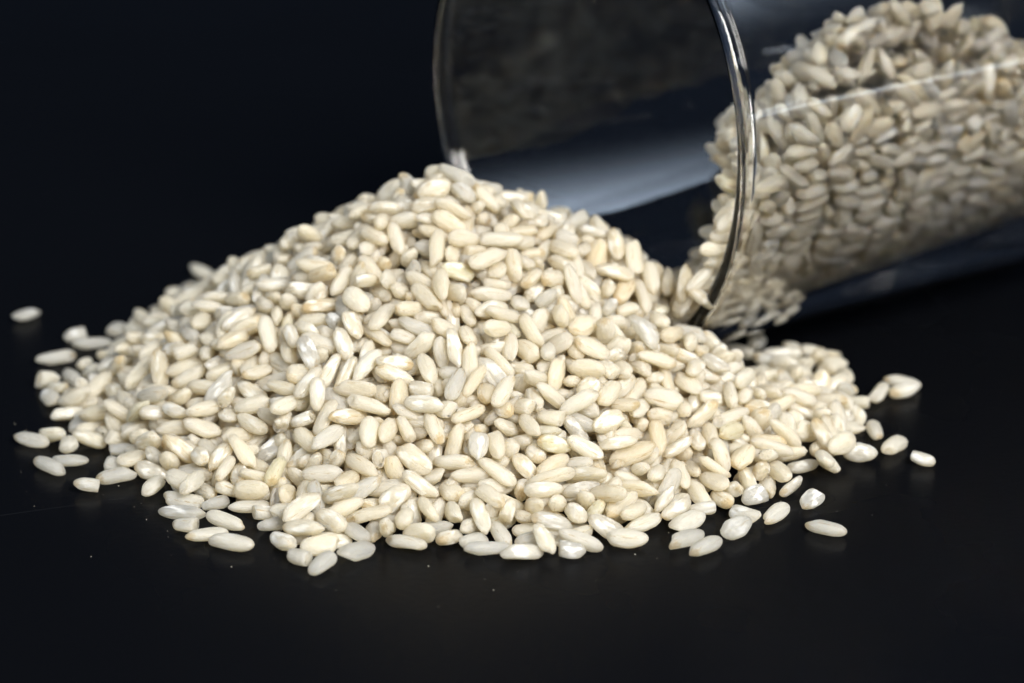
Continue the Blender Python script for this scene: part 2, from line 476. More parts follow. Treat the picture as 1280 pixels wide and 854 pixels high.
# each grain: place (x, y, z) / 20 in mm, turn / 50 in rad, shape
GRAINS = np.array([
388,-1023,23,-2,-19,146,14,-566,-1041,19,-5,-23,139,18,-132,-785,134,57,124,77,16,134,-1103,20,-15,2,9,23,412,-725,122,39,-10,17,0,-392,-1029,53,-17,-8,126,0,-262,-1092,20,9,10,40,16,540,-912,20,12,1,37,16,
-403,-945,72,-3,45,-105,0,657,-957,23,-2,17,-112,14,275,-1049,29,4,-117,75,11,-704,-856,19,-2,20,140,0,-898,-619,20,8,-20,-142,23,-592,-905,18,16,0,-28,11,-146,-1040,18,0,19,129,3,574,-1066,20,-4,21,-120,22,
498,-545,203,-124,12,10,14,530,-1020,19,-9,19,-119,18,51,-1072,18,-15,2,14,11,876,-949,17,3,17,129,19,276,-658,237,21,56,-126,1,-350,-1071,27,33,-3,14,12,719,-760,25,-2,72,-116,5,-710,-779,20,2,-17,138,16,
-339,-1170,21,-8,-13,53,7,-1186,273,19,-16,-3,20,18,-688,-525,113,-19,-143,-27,23,354,-649,179,75,23,28,14,248,-1085,20,13,8,-3,5,431,-925,21,-9,-7,34,16,1012,-469,25,-14,-24,124,14,292,-740,143,1,-124,-29,23,
73,-835,121,-35,-130,-25,11,-286,-617,256,12,102,103,3,771,-109,642,-118,-40,-2,0,-569,-668,106,-127,59,34,4,-250,-661,228,-20,-141,30,18,302,-548,283,99,-4,-9,12,-538,-803,57,-30,-114,101,7,83,-200,519,-1,15,-151,18,
-108,-698,247,-113,25,-18,1,-1156,-359,17,-1,-18,133,21,-115,-873,100,-11,-124,23,23,48,-265,490,44,5,30,3,-812,-589,21,5,-20,133,7,207,-974,46,-25,8,-148,1,-734,-583,82,30,-66,108,1,-127,-477,322,-55,-30,-23,7,
-179,-886,68,25,89,-87,12,456,-386,325,23,26,-40,2,761,-859,17,-2,17,-109,21,-525,-347,306,122,-64,-73,23,438,-82,434,46,-4,84,16,-439,-1039,23,3,17,101,12,-294,-347,401,-70,-128,-53,12,689,-163,565,-72,-37,2,1,
-240,-933,45,20,-6,-155,3,205,-854,110,8,131,-59,0,-37,-513,328,-117,76,62,4,-1101,398,18,-15,1,20,11,-1078,-547,18,9,16,120,1,-825,-242,172,32,-20,85,0,-360,-792,97,-143,3,-5,22,-410,-477,300,34,12,-61,3,
-590,-350,263,13,-23,-13,16,315,-468,313,35,-33,144,10,-394,-1127,19,-12,-17,121,9,858,-766,16,1,16,-108,8,-87,-239,507,-95,94,54,18,-32,-807,134,112,-20,-3,17,-261,-533,289,16,-25,38,2,-685,-934,20,-8,18,139,13,
347,-906,91,32,103,63,18,188,-887,92,4,-66,-142,7,-885,-162,134,55,-10,46,0,1111,-403,18,-9,14,-108,3,1190,4,21,9,-16,-132,7,35,-965,55,12,20,-62,11,-352,-728,168,2,33,-112,21,89,-654,263,-115,-79,-12,18,
-959,-680,20,-10,-20,-155,5,-795,-679,18,-13,-8,63,1,-631,-988,17,1,-19,-137,21,-97,-51,613,59,4,24,7,-328,-982,51,52,117,56,19,187,-1076,43,-127,89,23,4,-110,-372,416,32,3,-46,18,-17,-212,528,-85,-16,37,23,
600,-505,142,129,-11,54,23,-308,-914,95,-71,-3,-36,11,-300,-677,202,47,-132,-25,6,1011,94,770,-60,111,55,7,963,-493,59,-91,-41,26,14,216,-746,155,30,-133,-9,12,-244,-749,190,38,2,79,7,271,-254,414,-121,63,72,11,
683,-869,20,-12,-9,105,16,860,-551,20,0,0,21,8,-31,-271,453,-131,-26,33,14,-32,-752,158,67,15,-105,17,-387,-267,359,1,0,-140,18,-322,-452,319,8,-52,78,22,383,-131,407,-33,-149,0,16,-1072,-152,59,36,-28,-13,6,
54,-338,412,23,-135,75,4,-52,-166,554,-89,24,21,23,55,-926,93,10,0,-50,1,-262,-798,120,50,-16,-39,11,-84,-729,193,89,-31,-64,22,160,-447,352,-22,-97,40,23,296,-371,339,-22,49,-109,14,115,-244,465,-15,-67,55,23,
-185,-584,282,-13,-89,-100,2,-1182,78,25,-54,-7,30,13,-1088,-174,19,-9,21,-129,15,-627,-797,19,3,-20,-114,9,13,-826,105,-26,122,-87,11,-105,-551,286,19,1,90,0,-38,7,636,-19,19,-26,18,-381,-618,243,71,33,81,14,
-1034,-503,16,-3,16,145,10,-44,-1016,20,0,-17,-110,5,1171,-496,18,-11,7,-29,20,672,-121,439,86,24,22,0,875,-26,756,-24,-45,-116,6,-496,-618,97,29,-26,18,14,697,-633,78,-77,121,-1,14,-477,-767,95,22,4,-93,2,
27,-799,174,17,22,-79,8,486,-411,261,-146,-28,30,6,392,-40,457,19,-18,79,6,-175,-627,237,-93,68,76,7,-474,-930,19,1,-21,-124,9,-73,-365,450,94,93,59,6,356,-597,237,77,-108,-48,0,1391,406,625,70,11,37,16,
-1103,-344,26,98,-30,2,20,876,267,34,-7,3,145,11,921,-453,61,75,68,99,18,-684,-494,154,48,-142,-17,22,-503,-855,20,-4,8,8,13,-622,-299,274,135,50,14,14,-647,-427,184,-96,-45,-33,3,-132,-440,358,86,8,-22,2,
-551,-529,178,28,-13,-3,22,-31,-627,272,-108,-82,-12,11,378,-890,57,-1,23,-106,0,-554,-573,144,-144,55,8,2,-254,-867,88,-141,-32,-31,17,-337,-229,415,-130,-71,-47,2,75,-476,370,-103,-43,37,17,480,-628,129,99,87,73,2,
-226,-400,374,2,-16,55,3,483,-118,385,-93,84,21,21,1044,114,750,38,-42,37,4,583,-831,19,8,-22,-146,9,811,-700,22,36,-52,-104,8,-113,-1014,30,93,-41,-1,12,-688,-755,56,-43,60,-79,18,421,-817,65,-24,-137,58,16,
-357,-510,265,-70,114,30,2,70,-775,169,4,14,-73,1,205,-792,114,-3,54,-109,6,-357,-669,199,6,-37,43,19,-390,-214,429,96,-46,2,17,223,-558,273,74,9,74,10,-542,-813,17,-1,-20,-144,21,-1001,-370,24,143,-17,-21,7,
340,-969,29,14,22,-8,12,616,-731,52,70,123,21,3,776,-576,81,-25,-55,-136,11,147,-489,312,48,-17,-44,7,675,-489,129,-39,124,-52,18,1119,-14,21,-20,-16,58,0,62,-568,278,9,-44,101,0,-741,-313,176,36,-27,-148,12,
637,-649,89,-23,-96,19,12,1,-693,217,134,57,12,19,14,-618,276,-44,100,-37,11,293,-840,116,-5,39,122,3,351,-381,325,56,-79,10,14,375,-717,149,6,146,-9,10,652,-156,479,78,31,17,11,740,-92,493,-73,15,96,16,
-297,-921,58,30,-50,-138,7,814,-506,93,131,26,-53,6,339,-53,423,42,46,-83,14,-299,-414,356,10,32,-52,8,-199,-730,191,-83,-73,32,6,247,-112,464,-11,-30,108,17,1243,276,745,-106,-35,16,3,1243,312,529,92,-26,48,17,
571,-115,369,-20,-72,0,17,868,-32,711,11,9,29,17,851,-42,648,-51,23,-121,0,-1154,465,20,11,20,-147,5,-1156,-44,18,-13,-11,99,3,-1053,-400,21,7,-15,-66,7,19,-1029,18,-10,14,-125,20,-460,-609,211,140,70,2,17,
-39,-851,76,4,-2,-59,12,567,-424,199,11,-9,110,10,-407,-567,255,22,-15,52,11,1514,499,678,61,66,-26,12,-63,-494,304,70,-27,101,12,4,-549,298,47,-49,66,11,212,-698,208,-22,-155,-1,13,875,76,400,96,5,42,6,
1098,154,736,-59,-27,22,23,815,392,23,-14,-6,70,14,-196,-160,508,-45,-91,31,2,-230,-65,564,7,-132,79,8,-252,-155,514,-1,8,-42,17,991,70,624,65,34,23,4,-1333,659,16,1,-14,-110,10,1074,-296,18,-12,11,-77,11,
326,-192,371,14,46,0,3,461,-145,340,69,38,96,1,77,-529,294,54,67,114,19,489,-564,158,27,-121,82,13,410,-159,362,-86,118,32,23,831,188,800,81,45,-41,3,1436,442,788,-1,-73,24,22,1195,76,17,6,16,131,19,
-825,-515,73,3,70,90,23,581,-760,24,-117,72,9,17,-629,-663,89,-59,116,11,8,-641,-351,208,-31,139,-9,23,964,40,742,2,-89,-52,10,-83,-968,23,-14,-9,-8,17,513,-877,36,-41,90,-78,11,147,-793,110,32,43,-5,10,
-403,-696,150,-123,64,-1,19,-614,-208,304,-68,-36,10,21,41,-35,584,50,25,127,7,209,-619,238,17,-116,-2,4,905,12,596,34,7,31,19,1009,99,578,65,34,20,6,988,59,681,-53,-38,17,21,-914,-432,18,-12,-4,0,20,
-264,-1008,31,3,10,-42,8,-172,-103,540,113,-16,3,7,267,-933,51,-2,7,91,23,-379,-421,307,14,13,-11,18,-188,-543,299,-155,-10,13,7,1308,354,822,-44,-52,-46,15,-908,-541,20,13,5,-20,13,-226,-978,19,15,-8,-75,9,
786,-666,52,-19,-24,94,4,-118,-95,581,21,140,18,7,-984,-288,66,-57,-6,-17,18,-153,-401,395,66,-134,39,2,876,-255,98,-38,14,13,22,-811,-416,112,-1,16,27,17,-45,-135,583,113,8,-28,21,-830,-376,149,-147,45,-29,2,
90,-422,387,-11,19,28,11,-759,-245,220,89,22,25,9,677,-150,518,-87,-23,21,22,1064,164,794,85,48,-26,1,1179,229,800,-28,-43,-107,11,166,-1023,20,6,-20,-139,23,-865,-546,40,11,6,42,8,-20,-49,602,122,-61,-28,12,
-1017,-74,65,-6,64,-90,22,-177,-793,103,83,-38,124,7,-752,-266,183,-11,147,34,4,-524,-96,361,138,20,3,1,-145,-679,210,151,-14,-33,10,104,-487,320,-73,82,-21,10,1198,260,816,-18,36,13,1,664,-739,32,3,-29,-62,18,
499,-784,58,4,70,-78,19,220,-247,427,-58,75,-93,23,531,-633,106,1,-21,16,8,-556,-464,188,-129,52,8,1,-116,-614,253,-10,-40,126,9,393,-600,205,156,-14,11,9,966,151,409,75,36,23,12,-1046,516,18,13,5,65,20,
760,328,19,3,18,117,0,-254,-143,477,-127,-60,25,0,671,-542,112,-33,48,-105,21,-443,-194,377,8,75,123,16,155,-722,196,-55,-83,64,2,642,-343,225,16,22,100,16,614,-131,392,-24,-36,23,4,817,-34,500,-49,-18,31,11,
909,26,559,-7,-13,31,0,1492,498,747,-36,-28,-99,14,-856,1063,19,-11,8,-48,6,836,222,26,25,32,143,7,101,-949,61,94,43,66,13,-633,-61,309,75,-43,-19,2,-589,-238,288,111,1,23,14,141,-669,228,43,117,50,9,
-549,-428,232,76,-136,19,19,-274,-298,438,112,21,10,20,642,-86,359,90,30,20,6,1226,282,853,-72,-28,38,7,-153,-972,53,-40,-27,83,12,410,-922,51,103,64,14,17,-438,45,459,100,63,-13,22,441,-414,239,17,34,100,23,
-238,-430,332,-10,13,-43,19,-55,-450,353,45,-49,137,17,-153,-728,186,-25,-97,35,9,616,-39,287,104,19,22,16,1199,262,555,72,36,20,13,1174,236,626,21,-6,37,14,935,189,921,-92,98,76,20,940,-399,55,-102,-109,-48,18,
1019,222,19,15,6,13,9,-33,-927,50,43,-42,-57,18,487,-851,52,-37,-38,39,10,-754,-492,103,7,0,9,2,-94,-937,63,-66,-95,53,3,281,-857,81,-47,-10,19,10,676,-432,173,77,68,66,11,1356,421,497,85,19,32,17,
918,15,817,-57,50,-127,15,756,-686,19,12,-14,-77,18,84,-1006,24,-8,21,-51,15,-408,-695,108,-29,108,-62,6,171,-581,270,76,-113,67,3,518,-585,113,10,108,13,16,720,-361,192,71,46,40,3,-457,-9,403,-108,-16,-43,19,
1005,131,484,75,41,17,13,1083,177,550,22,10,29,3,-995,-289,20,56,16,19,11,1058,-85,19,-2,22,136,9,1040,-186,19,-5,-15,76,6,-918,-334,84,1,28,1,11,621,-696,76,-16,28,-11,8,731,-490,96,-52,-31,-106,17,
748,-457,107,71,-58,12,14,227,-451,316,-47,-48,137,8,-413,-648,186,15,134,-25,5,196,-318,392,-25,-34,-7,5,534,-265,276,42,36,42,1,-412,-160,434,149,-9,-8,23,826,111,314,102,9,31,0,888,31,481,85,25,29,8,
1104,165,633,-60,-2,43,2,1118,177,700,2,-10,36,19,1405,426,580,74,18,34,4,908,3,773,14,-94,-32,3,1022,-56,41,-38,14,58,6,882,-394,54,-45,72,-111,12,-585,-584,114,29,24,31,17,-414,-295,324,-35,-7,-19,23,
-468,-617,167,107,82,46,13,-121,-315,432,-9,-113,57,16,235,-389,372,68,-60,-47,14,1092,194,511,72,23,25,3,1249,347,470,82,29,34,14,844,202,847,-28,-65,-112,20,1485,660,888,-12,-83,-90,17,271,-665,162,-14,45,23,17,
-609,-719,80,-64,90,-49,21,-462,-536,226,-25,10,-14,4,47,-636,250,101,-113,-24,13,-764,-451,135,7,24,98,16,779,-23,430,77,24,36,6,788,-60,541,16,10,39,12,1341,464,414,85,13,32,10,1395,397,672,71,13,39,20,
-438,-877,24,13,-59,144,10,-729,-706,48,-43,-142,-38,5,636,-776,21,116,-79,-6,22,-864,-365,52,-9,24,-146,1,-678,-655,86,26,-26,-61,17,-429,-507,256,-27,42,-115,12,137,-22,546,-73,-113,32,16,285,106,478,-27,-19,42,18,
1015,122,531,68,38,17,22,1383,427,758,-45,18,122,11,532,0,336,76,-69,-67,16,-297,-87,493,-114,-74,-9,19,-174,-445,337,-153,11,24,20,100,-697,181,-127,-62,50,3,255,-57,476,64,5,-17,5,1321,345,668,-20,1,38,17,
1321,353,737,-7,-7,15,3,1482,547,465,76,9,27,4,1286,536,951,44,-59,53,14,-335,-610,214,46,5,-52,14,-518,-760,75,126,39,-21,3,56,-391,391,-120,-54,19,6,173,-744,136,-16,19,-85,12,535,-716,64,31,18,86,6,
-224,171,537,-19,102,63,12,-623,-475,181,95,76,41,13,-490,-397,243,26,-2,-47,22,-314,-532,260,58,-24,-108,11,906,38,524,-9,-10,37,6,1474,514,846,24,-75,-71,14,1503,501,814,-117,-52,-27,9,-5,-396,375,-25,41,-38,20,
168,-270,399,-122,-58,-28,9,404,-621,134,101,52,8,18,-299,-832,94,-129,-86,8,23,427,-483,199,-98,-72,8,19,-731,-73,250,93,-105,-17,0,-328,21,499,-11,146,42,22,-759,-385,145,55,114,7,23,-687,-387,174,-19,-151,30,22,
-465,-401,276,-83,-94,20,10,-461,-384,315,-68,-103,28,15,871,49,443,-1,-11,34,1,1283,326,591,-18,-2,35,18,1309,346,628,4,19,38,23,1440,545,427,51,14,35,10,-764,-586,47,-6,42,69,12,707,-686,29,67,61,78,18,
-508,-442,208,-35,-63,129,17,-38,-375,431,-54,-62,91,3,162,-270,436,31,-12,-109,20,65,-306,429,134,1,-4,9,-867,-73,168,85,46,44,3,-712,-35,277,-12,-36,-142,10,304,-599,255,10,17,-110,13,886,-19,673,-144,-62,9,15,
1139,279,432,45,4,31,15,1525,617,416,84,41,20,14,1037,191,437,43,9,33,2,1454,459,627,-130,-38,79,15,749,202,733,85,6,52,5,896,208,868,38,76,79,12,-326,-1022,16,-8,16,-153,10,926,-529,19,-13,-15,95,2,
966,325,20,0,0,-31,20,-928,-392,30,-81,-5,47,9,-337,-749,109,18,-48,-19,2,-42,-400,360,118,-30,-93,11,179,-394,358,-63,-60,-13,5,584,-197,256,13,3,142,23,-759,-106,225,-16,8,-60,23,-817,382,162,33,-9,38,3,
-577,33,357,20,-46,-128,13,417,-238,339,-49,142,-12,20,639,-55,327,56,9,27,3,1057,232,406,82,22,23,23,1138,305,394,95,14,30,12,1162,275,474,59,25,27,13,1246,373,432,51,8,35,19,1293,360,554,23,-4,16,0,
1517,524,576,58,21,27,8,725,251,735,67,107,-47,1,-259,-223,440,-98,52,9,17,-173,98,575,-3,-74,-65,6,-444,-823,55,46,48,48,8,631,-447,165,39,39,29,4,-900,289,122,-4,104,106,8,588,-385,230,4,6,67,4,
914,19,636,15,12,29,13,1184,268,510,70,40,18,20,922,354,16,-8,8,-55,10,-604,-754,41,-13,11,-20,5,-200,-841,78,124,-13,14,22,163,-919,64,40,-56,-41,18,73,-837,81,18,21,31,3,165,-621,232,58,-38,-59,2,
-407,-236,378,-50,-49,-39,5,-869,-390,109,-44,26,114,10,-56,-689,228,53,120,29,5,334,31,469,-16,9,-21,8,850,92,355,96,9,34,19,976,135,453,16,9,29,8,1143,203,772,-12,-10,28,5,1476,526,506,22,14,33,19,
1393,428,710,86,-30,2,8,-932,-337,42,24,41,-32,7,-322,-48,476,-112,-8,-3,4,-236,-292,403,108,-66,-19,2,-99,-194,490,0,-89,108,23,168,-971,18,13,4,2,3,741,-663,52,84,88,38,20,874,159,39,99,-42,-13,12,
960,-179,60,22,-14,-32,6,394,-510,223,-135,-65,-25,17,818,-316,98,87,12,30,22,897,-177,88,-60,-9,22,22,-967,-35,106,104,-65,27,1,290,-893,66,-49,-12,-81,19,-216,-779,133,53,56,42,5,3,-632,227,113,11,-7,21,
372,-443,281,15,126,-35,13,735,10,341,1,1,31,9,775,-98,583,-84,-20,51,9,1090,212,472,69,30,30,21,676,-128,566,22,90,-76,21,10,-954,25,-21,3,57,2,-137,-915,37,42,-48,78,20,-514,-41,352,-67,-97,-13,14,
222,-901,61,69,75,17,1,471,-765,87,-4,6,69,11,-218,-590,233,117,-103,-5,13,86,-656,222,26,-13,-61,19,-2,-476,348,-20,29,-60,20,8,-222,491,-45,-10,32,20,501,-237,309,120,-91,-10,20,357,-509,268,67,135,44,9,
730,38,301,115,18,34,10,1203,253,666,-5,-4,42,10,1345,380,697,-28,-6,48,19,811,232,759,36,-111,87,23,724,163,679,38,-71,-75,13,1284,333,764,-4,-21,5,11,907,-592,57,16,32,77,3,130,-331,388,-96,-110,19,8,
375,-401,279,63,-39,19,16,618,-563,108,49,40,78,2,243,-163,438,-42,23,-42,1,366,-176,378,80,80,40,18,512,-407,202,69,26,97,21,1135,186,659,57,39,26,15,1499,524,537,-6,6,36,2,1224,298,631,22,6,-2,18,
795,-49,586,44,128,-46,17,989,377,942,-127,54,-32,8,-191,-994,38,-75,50,-84,4,314,-920,51,-8,-48,-29,13,952,-48,47,-76,-65,-31,14,-489,-573,153,24,21,-16,1,-372,-872,68,61,27,93,17,105,145,530,18,-140,66,15,
100,-755,140,-105,20,-67,12,-462,-698,92,-35,-76,6,1,-252,-745,136,-124,-59,58,12,139,-820,63,-74,59,-84,14,-181,-317,415,30,-73,-58,22,-482,-218,351,-5,-41,-80,6,73,-273,461,-3,-7,73,8,790,-290,128,86,124,-21,0,
-500,105,417,104,-111,-1,6,435,-564,182,90,-126,-4,4,179,-31,516,41,141,2,9,957,179,357,78,55,16,4,1079,171,589,5,14,53,17,1219,411,358,53,8,34,21,931,30,686,61,84,-4,22,1053,399,975,91,61,36,23,
1220,505,970,32,39,32,7,430,-740,86,-18,26,80,19,-91,-794,82,46,113,-2,16,-470,-794,43,-92,95,65,15,784,-422,97,107,-11,77,7,-548,-166,325,71,-55,-37,22,43,-623,187,138,-66,12,7,568,-310,231,-28,-22,-124,16,
-603,73,338,-60,104,-5,0,-212,-299,442,57,-88,-47,10,753,-9,385,7,37,42,22,1230,269,703,-11,-20,34,8,1197,429,320,103,2,35,18,1256,406,396,93,29,34,16,1314,472,371,94,26,20,21,1575,590,538,46,-13,31,4,
735,-87,621,89,34,79,1,1251,295,799,40,-112,-12,13,800,-13,660,-58,-52,-88,12,824,-445,68,78,37,-83,16,14,-883,62,-66,-15,44,10,200,-23,484,114,74,23,7,-619,-505,142,-97,-120,15,10,-524,98,365,79,12,102,14,
-644,63,301,-77,-112,-19,21,719,-400,158,-32,-17,67,1,786,-40,466,39,12,36,9,806,-47,638,104,35,-31,3,-960,-318,20,9,12,34,5,-663,-718,19,-17,5,-49,2,975,-283,50,-89,89,13,4,-317,-691,146,-31,-66,44,17,
-96,-385,364,-3,-39,-114,16,274,-765,110,46,132,-16,15,-39,-222,489,55,35,49,8,369,-255,352,-53,-36,59,21,512,-354,264,12,53,87,6,610,-348,197,-12,6,-31,4,1131,338,350,123,33,28,12,1357,444,457,82,21,22,5,
1366,415,542,47,20,38,10,693,-68,394,-23,1,36,10,1046,124,632,135,54,-22,20,1414,495,483,12,4,25,16,516,0,269,-61,-118,-11,4,778,143,731,57,101,50,7,-82,-168,521,143,5,-31,18,-575,-720,65,21,-24,-70,0,
-283,-11,540,19,-46,-125,19,-571,-365,228,8,-3,67,19,182,-697,170,39,140,-42,3,-754,20,247,-23,50,-140,7,-352,-112,447,58,-66,-38,14,202,-507,318,84,-94,-32,15,1196,275,596,-11,-10,0,3,1548,574,821,1,16,-79,6,
-198,-910,19,7,23,152,9,996,-275,19,13,-4,-7,4,-413,-743,49,113,24,-57,16,-237,-121,545,-67,-57,64,22,757,-394,120,-34,32,-115,0,255,-336,355,35,-69,74,11,582,-583,105,-102,-106,16,11,-806,-547,41,-105,-29,76,15,
760,-628,81,-21,10,63,20,-392,-714,82,122,-43,63,1,587,-447,161,-120,-84,-13,15,-844,295,156,-71,33,-3,3,394,-489,259,-112,72,-23,8,-781,-103,193,-47,-38,-144,6,-689,-9,293,38,-134,63,8,140,-78,503,58,-140,32,10,
292,-631,214,18,0,-42,22,-349,-351,339,-44,-101,60,5,580,-280,262,53,58,53,1,1016,261,328,87,38,19,15,1581,612,493,83,23,24,3,1573,562,592,60,45,8,21,1562,541,741,134,26,63,21,567,-31,312,86,-12,-126,18,
-421,-368,326,-45,15,-44,5,-652,-190,278,37,1,68,22,60,-468,322,-88,-55,-103,20,602,-1,249,100,33,20,2,1010,295,292,101,29,22,13,1047,252,368,61,5,27,15,1522,679,345,90,48,18,3,899,277,888,11,51,121,23,
-1118,108,20,56,-23,-42,9,-330,-313,373,93,105,35,11,-98,-134,552,-22,-1,-134,21,133,-521,275,136,-42,2,5,-256,-697,174,18,6,-118,16,328,-309,327,86,11,90,17,-913,-255,80,-19,-74,72,6,544,-486,156,-31,-40,86,17,
160,-137,457,126,1,10,20,270,-438,304,-84,-104,19,3,431,-379,277,-115,70,-51,15,349,98,463,6,7,-67,4,1041,147,671,-125,36,-10,10,989,-12,33,23,31,-118,3,565,-658,55,108,-93,-2,11,769,-530,72,40,-3,-12,12,
881,-258,57,-34,-7,-122,11,-235,-181,446,-43,8,-61,17,-664,-293,209,-128,-76,6,1,-166,-440,303,2,-143,-38,8,96,-50,508,140,-22,62,12,-563,-61,336,78,-82,-70,0,-76,61,621,24,125,78,23,-871,44,152,34,137,-57,14,
777,167,236,119,59,-1,11,923,184,327,80,46,26,5,1309,505,340,96,16,26,12,1416,555,385,92,-6,18,9,808,65,375,109,59,49,19,1293,367,515,123,56,23,6,838,-26,563,72,-87,-62,5,1182,241,715,49,29,63,15,
717,210,694,-14,84,-74,5,-732,-665,17,-11,8,-76,19,138,-930,38,-8,30,71,20,975,245,32,-43,31,108,5,403,-761,66,135,54,-45,6,-509,-238,320,59,-68,-50,10,427,-552,152,25,14,111,10,-920,95,140,32,38,37,4,
196,-401,313,-35,37,136,3,309,-116,407,19,-6,-63,21,728,-105,558,-124,-87,-31,14,865,361,842,-13,20,-133,6,1425,673,884,54,68,-106,9,-1142,15,24,10,-21,-43,21,-77,-897,32,59,-39,-94,22,-691,-674,48,114,-17,-6,15,
32,-356,375,-47,-2,-133,16,133,-548,238,95,-84,56,14,930,-297,56,-45,21,85,23,266,-532,245,111,94,-18,19,-699,-257,221,-11,10,79,2,654,-105,191,67,-86,82,1,878,244,243,84,70,9,13,957,348,224,135,31,16,16,
1084,379,277,95,49,18,21,1112,363,308,98,39,24,20,1550,616,453,44,31,31,1,1117,241,546,24,-5,19,23,1124,433,986,-6,-32,-61,20,-304,-964,19,0,23,-148,9,995,159,27,74,-57,-16,9,-868,-223,118,46,-42,-99,4,
-946,89,112,53,-111,-50,6,889,5,66,-123,58,-69,5,-660,-594,78,-2,8,-54,18,-663,-209,233,-11,-140,-39,0,-111,-734,147,-28,-8,95,21,385,-279,313,82,-115,38,14,209,-511,276,-101,-42,20,8,295,-63,442,-49,3,110,5,
141,-132,489,-9,11,59,18,132,-722,155,128,-65,28,5,707,66,263,108,17,28,20,992,325,259,105,27,27,19,1508,518,617,28,6,59,15,1487,689,314,95,40,30,7,1272,321,702,-34,-20,108,13,931,210,887,120,-22,-60,0,
-587,-715,18,-12,-2,-12,20,1013,23,17,12,-4,-23,19,936,224,20,-3,22,116,9,-325,-160,431,-51,-40,-30,20,-610,-501,105,-32,-66,95,18,-253,-405,298,39,20,34,17,-297,-248,422,15,-62,-9,6,-447,44,413,-24,15,116,18,
-39,-548,269,128,62,-25,22,-986,25,90,150,-1,26,21,285,-231,385,47,-1,112,11,659,-230,192,28,-38,-22,22,1161,506,241,114,11,21,3,1267,564,264,103,38,18,7,1338,649,250,98,52,14,0,-396,-973,27,-1,-23,60,17,
-389,-563,203,23,21,-138,16,-90,-270,444,-59,-127,-4,0,258,-1005,19,2,19,-122,4,968,-368,47,35,0,-75,11,-862,-424,51,-13,-26,-63,12,-404,-825,59,35,-26,-80,1,-964,-126,64,-36,-59,89,23,195,-78,443,68,-83,-83,19,
536,-593,73,43,105,42,17,136,-198,459,-73,-122,35,11,-413,128,427,-21,-46,5,11,-793,7,196,-33,-142,-11,1,1403,608,319,98,10,33,5,1449,481,667,130,18,20,20,-434,-241,323,35,-120,37,14,1006,-168,51,56,71,79,10,
-1059,-123,27,29,132,12,11,-252,-309,355,65,90,-26,11,-82,-549,250,17,6,-75,1,12,-54,560,65,107,11,21,818,-4,65,-12,6,39,14,-148,-256,451,-76,-50,109,20,31,-654,158,103,-109,30,23,667,-282,176,-24,141,11,4,
-377,-354,310,10,36,92,23,-240,-51,525,17,44,147,11,-134,-692,166,11,61,92,15,-1092,195,27,-118,95,-38,6,188,264,477,-78,-38,94,16,808,147,272,96,47,22,12,1284,532,299,91,50,23,22,-13,-114,545,-95,-95,-26,21,
-429,-150,394,-2,153,32,12,637,-359,161,-13,9,-52,22,341,-638,138,32,16,86,0,-1036,-235,25,26,-5,51,21,-962,496,56,-23,-65,90,3,-263,-482,286,-44,-72,12,19,757,-331,133,18,54,65,6,276,-139,420,-106,-102,-52,23,
-793,-195,209,-51,-68,114,15,-692,291,236,-4,-83,-94,22,1457,484,702,-146,48,-27,8,1427,586,357,92,5,32,20,718,245,647,72,30,5,23,823,568,718,-15,145,-17,7,715,-540,49,-8,40,-15,17,-986,475,23,57,-19,-38,17,
-371,35,438,-128,10,-47,6,-227,-855,39,-27,6,-108,16,-665,-67,270,107,55,10,9,-525,-131,334,9,45,78,4,572,-386,175,9,-150,-33,2,88,-152,499,-102,80,40,3,444,-688,96,-55,-39,129,8,-856,104,166,79,-2,34,11,
-815,-319,141,6,-150,27,10,-485,-335,294,-24,83,-16,9,615,-238,221,-40,26,-86,4,677,99,223,91,63,15,0,898,207,288,125,45,15,12,1573,548,700,98,10,55,2,1601,743,352,100,23,34,7,962,115,510,63,68,47,4,
1430,478,567,103,3,1,2,1007,397,970,76,-95,-10,9,219,-268,390,-17,64,115,9,448,-251,301,-59,25,-17,22,-651,259,284,-83,115,44,0,666,-168,197,96,88,22,5,1476,611,390,-139,-43,26,6,1172,248,751,-90,102,-15,3,
1516,682,833,-16,-6,28,13,-1062,123,33,-38,3,107,7,-21,-676,172,68,120,-8,16,470,-385,205,-14,26,-101,13,-674,134,275,18,-17,39,1,-577,-5,325,66,-141,-7,0,-301,333,465,93,54,21,5,1051,414,236,-100,95,-69,6,
698,-32,561,-1,-103,-54,22,911,-427,22,-24,24,-91,2,-430,-602,142,44,8,48,8,502,-648,54,80,74,36,14,-916,-122,90,41,106,89,6,19,-458,304,4,-64,71,0,-863,-329,90,-109,19,25,2,-169,-695,141,116,61,-28,8,
42,-408,338,-121,83,24,5,672,-332,176,-48,24,-4,2,505,-333,216,-9,1,-10,6,123,37,517,-116,-42,34,4,-393,-445,279,-61,-6,-40,9,579,27,215,98,55,11,17,1192,470,286,91,30,27,3,1441,481,734,-88,87,-27,23,
1013,133,692,-65,0,-20,11,696,-180,169,-27,49,82,3,98,-869,44,16,24,7,23,-535,-665,66,-137,63,-9,21,280,-598,184,9,3,-71,19,349,-852,65,-76,113,45,17,770,-176,112,-16,-15,76,10,859,-48,63,14,-94,-42,19,
-778,442,168,-128,6,-25,14,-793,86,230,13,-37,-26,2,-395,251,429,-132,31,9,10,667,152,190,117,59,15,1,987,108,651,69,-35,19,18,1467,717,281,100,27,26,3,1369,514,392,63,69,-25,10,1563,714,374,26,-5,-44,13,
762,-4,629,-43,-48,-89,2,859,50,719,30,-100,5,18,1333,383,776,71,104,-17,10,1527,544,759,104,-111,5,10,-531,-764,26,-25,-9,144,23,1040,119,18,101,106,11,19,1001,-226,25,-35,-63,113,5,-83,-699,143,-107,28,-52,3,
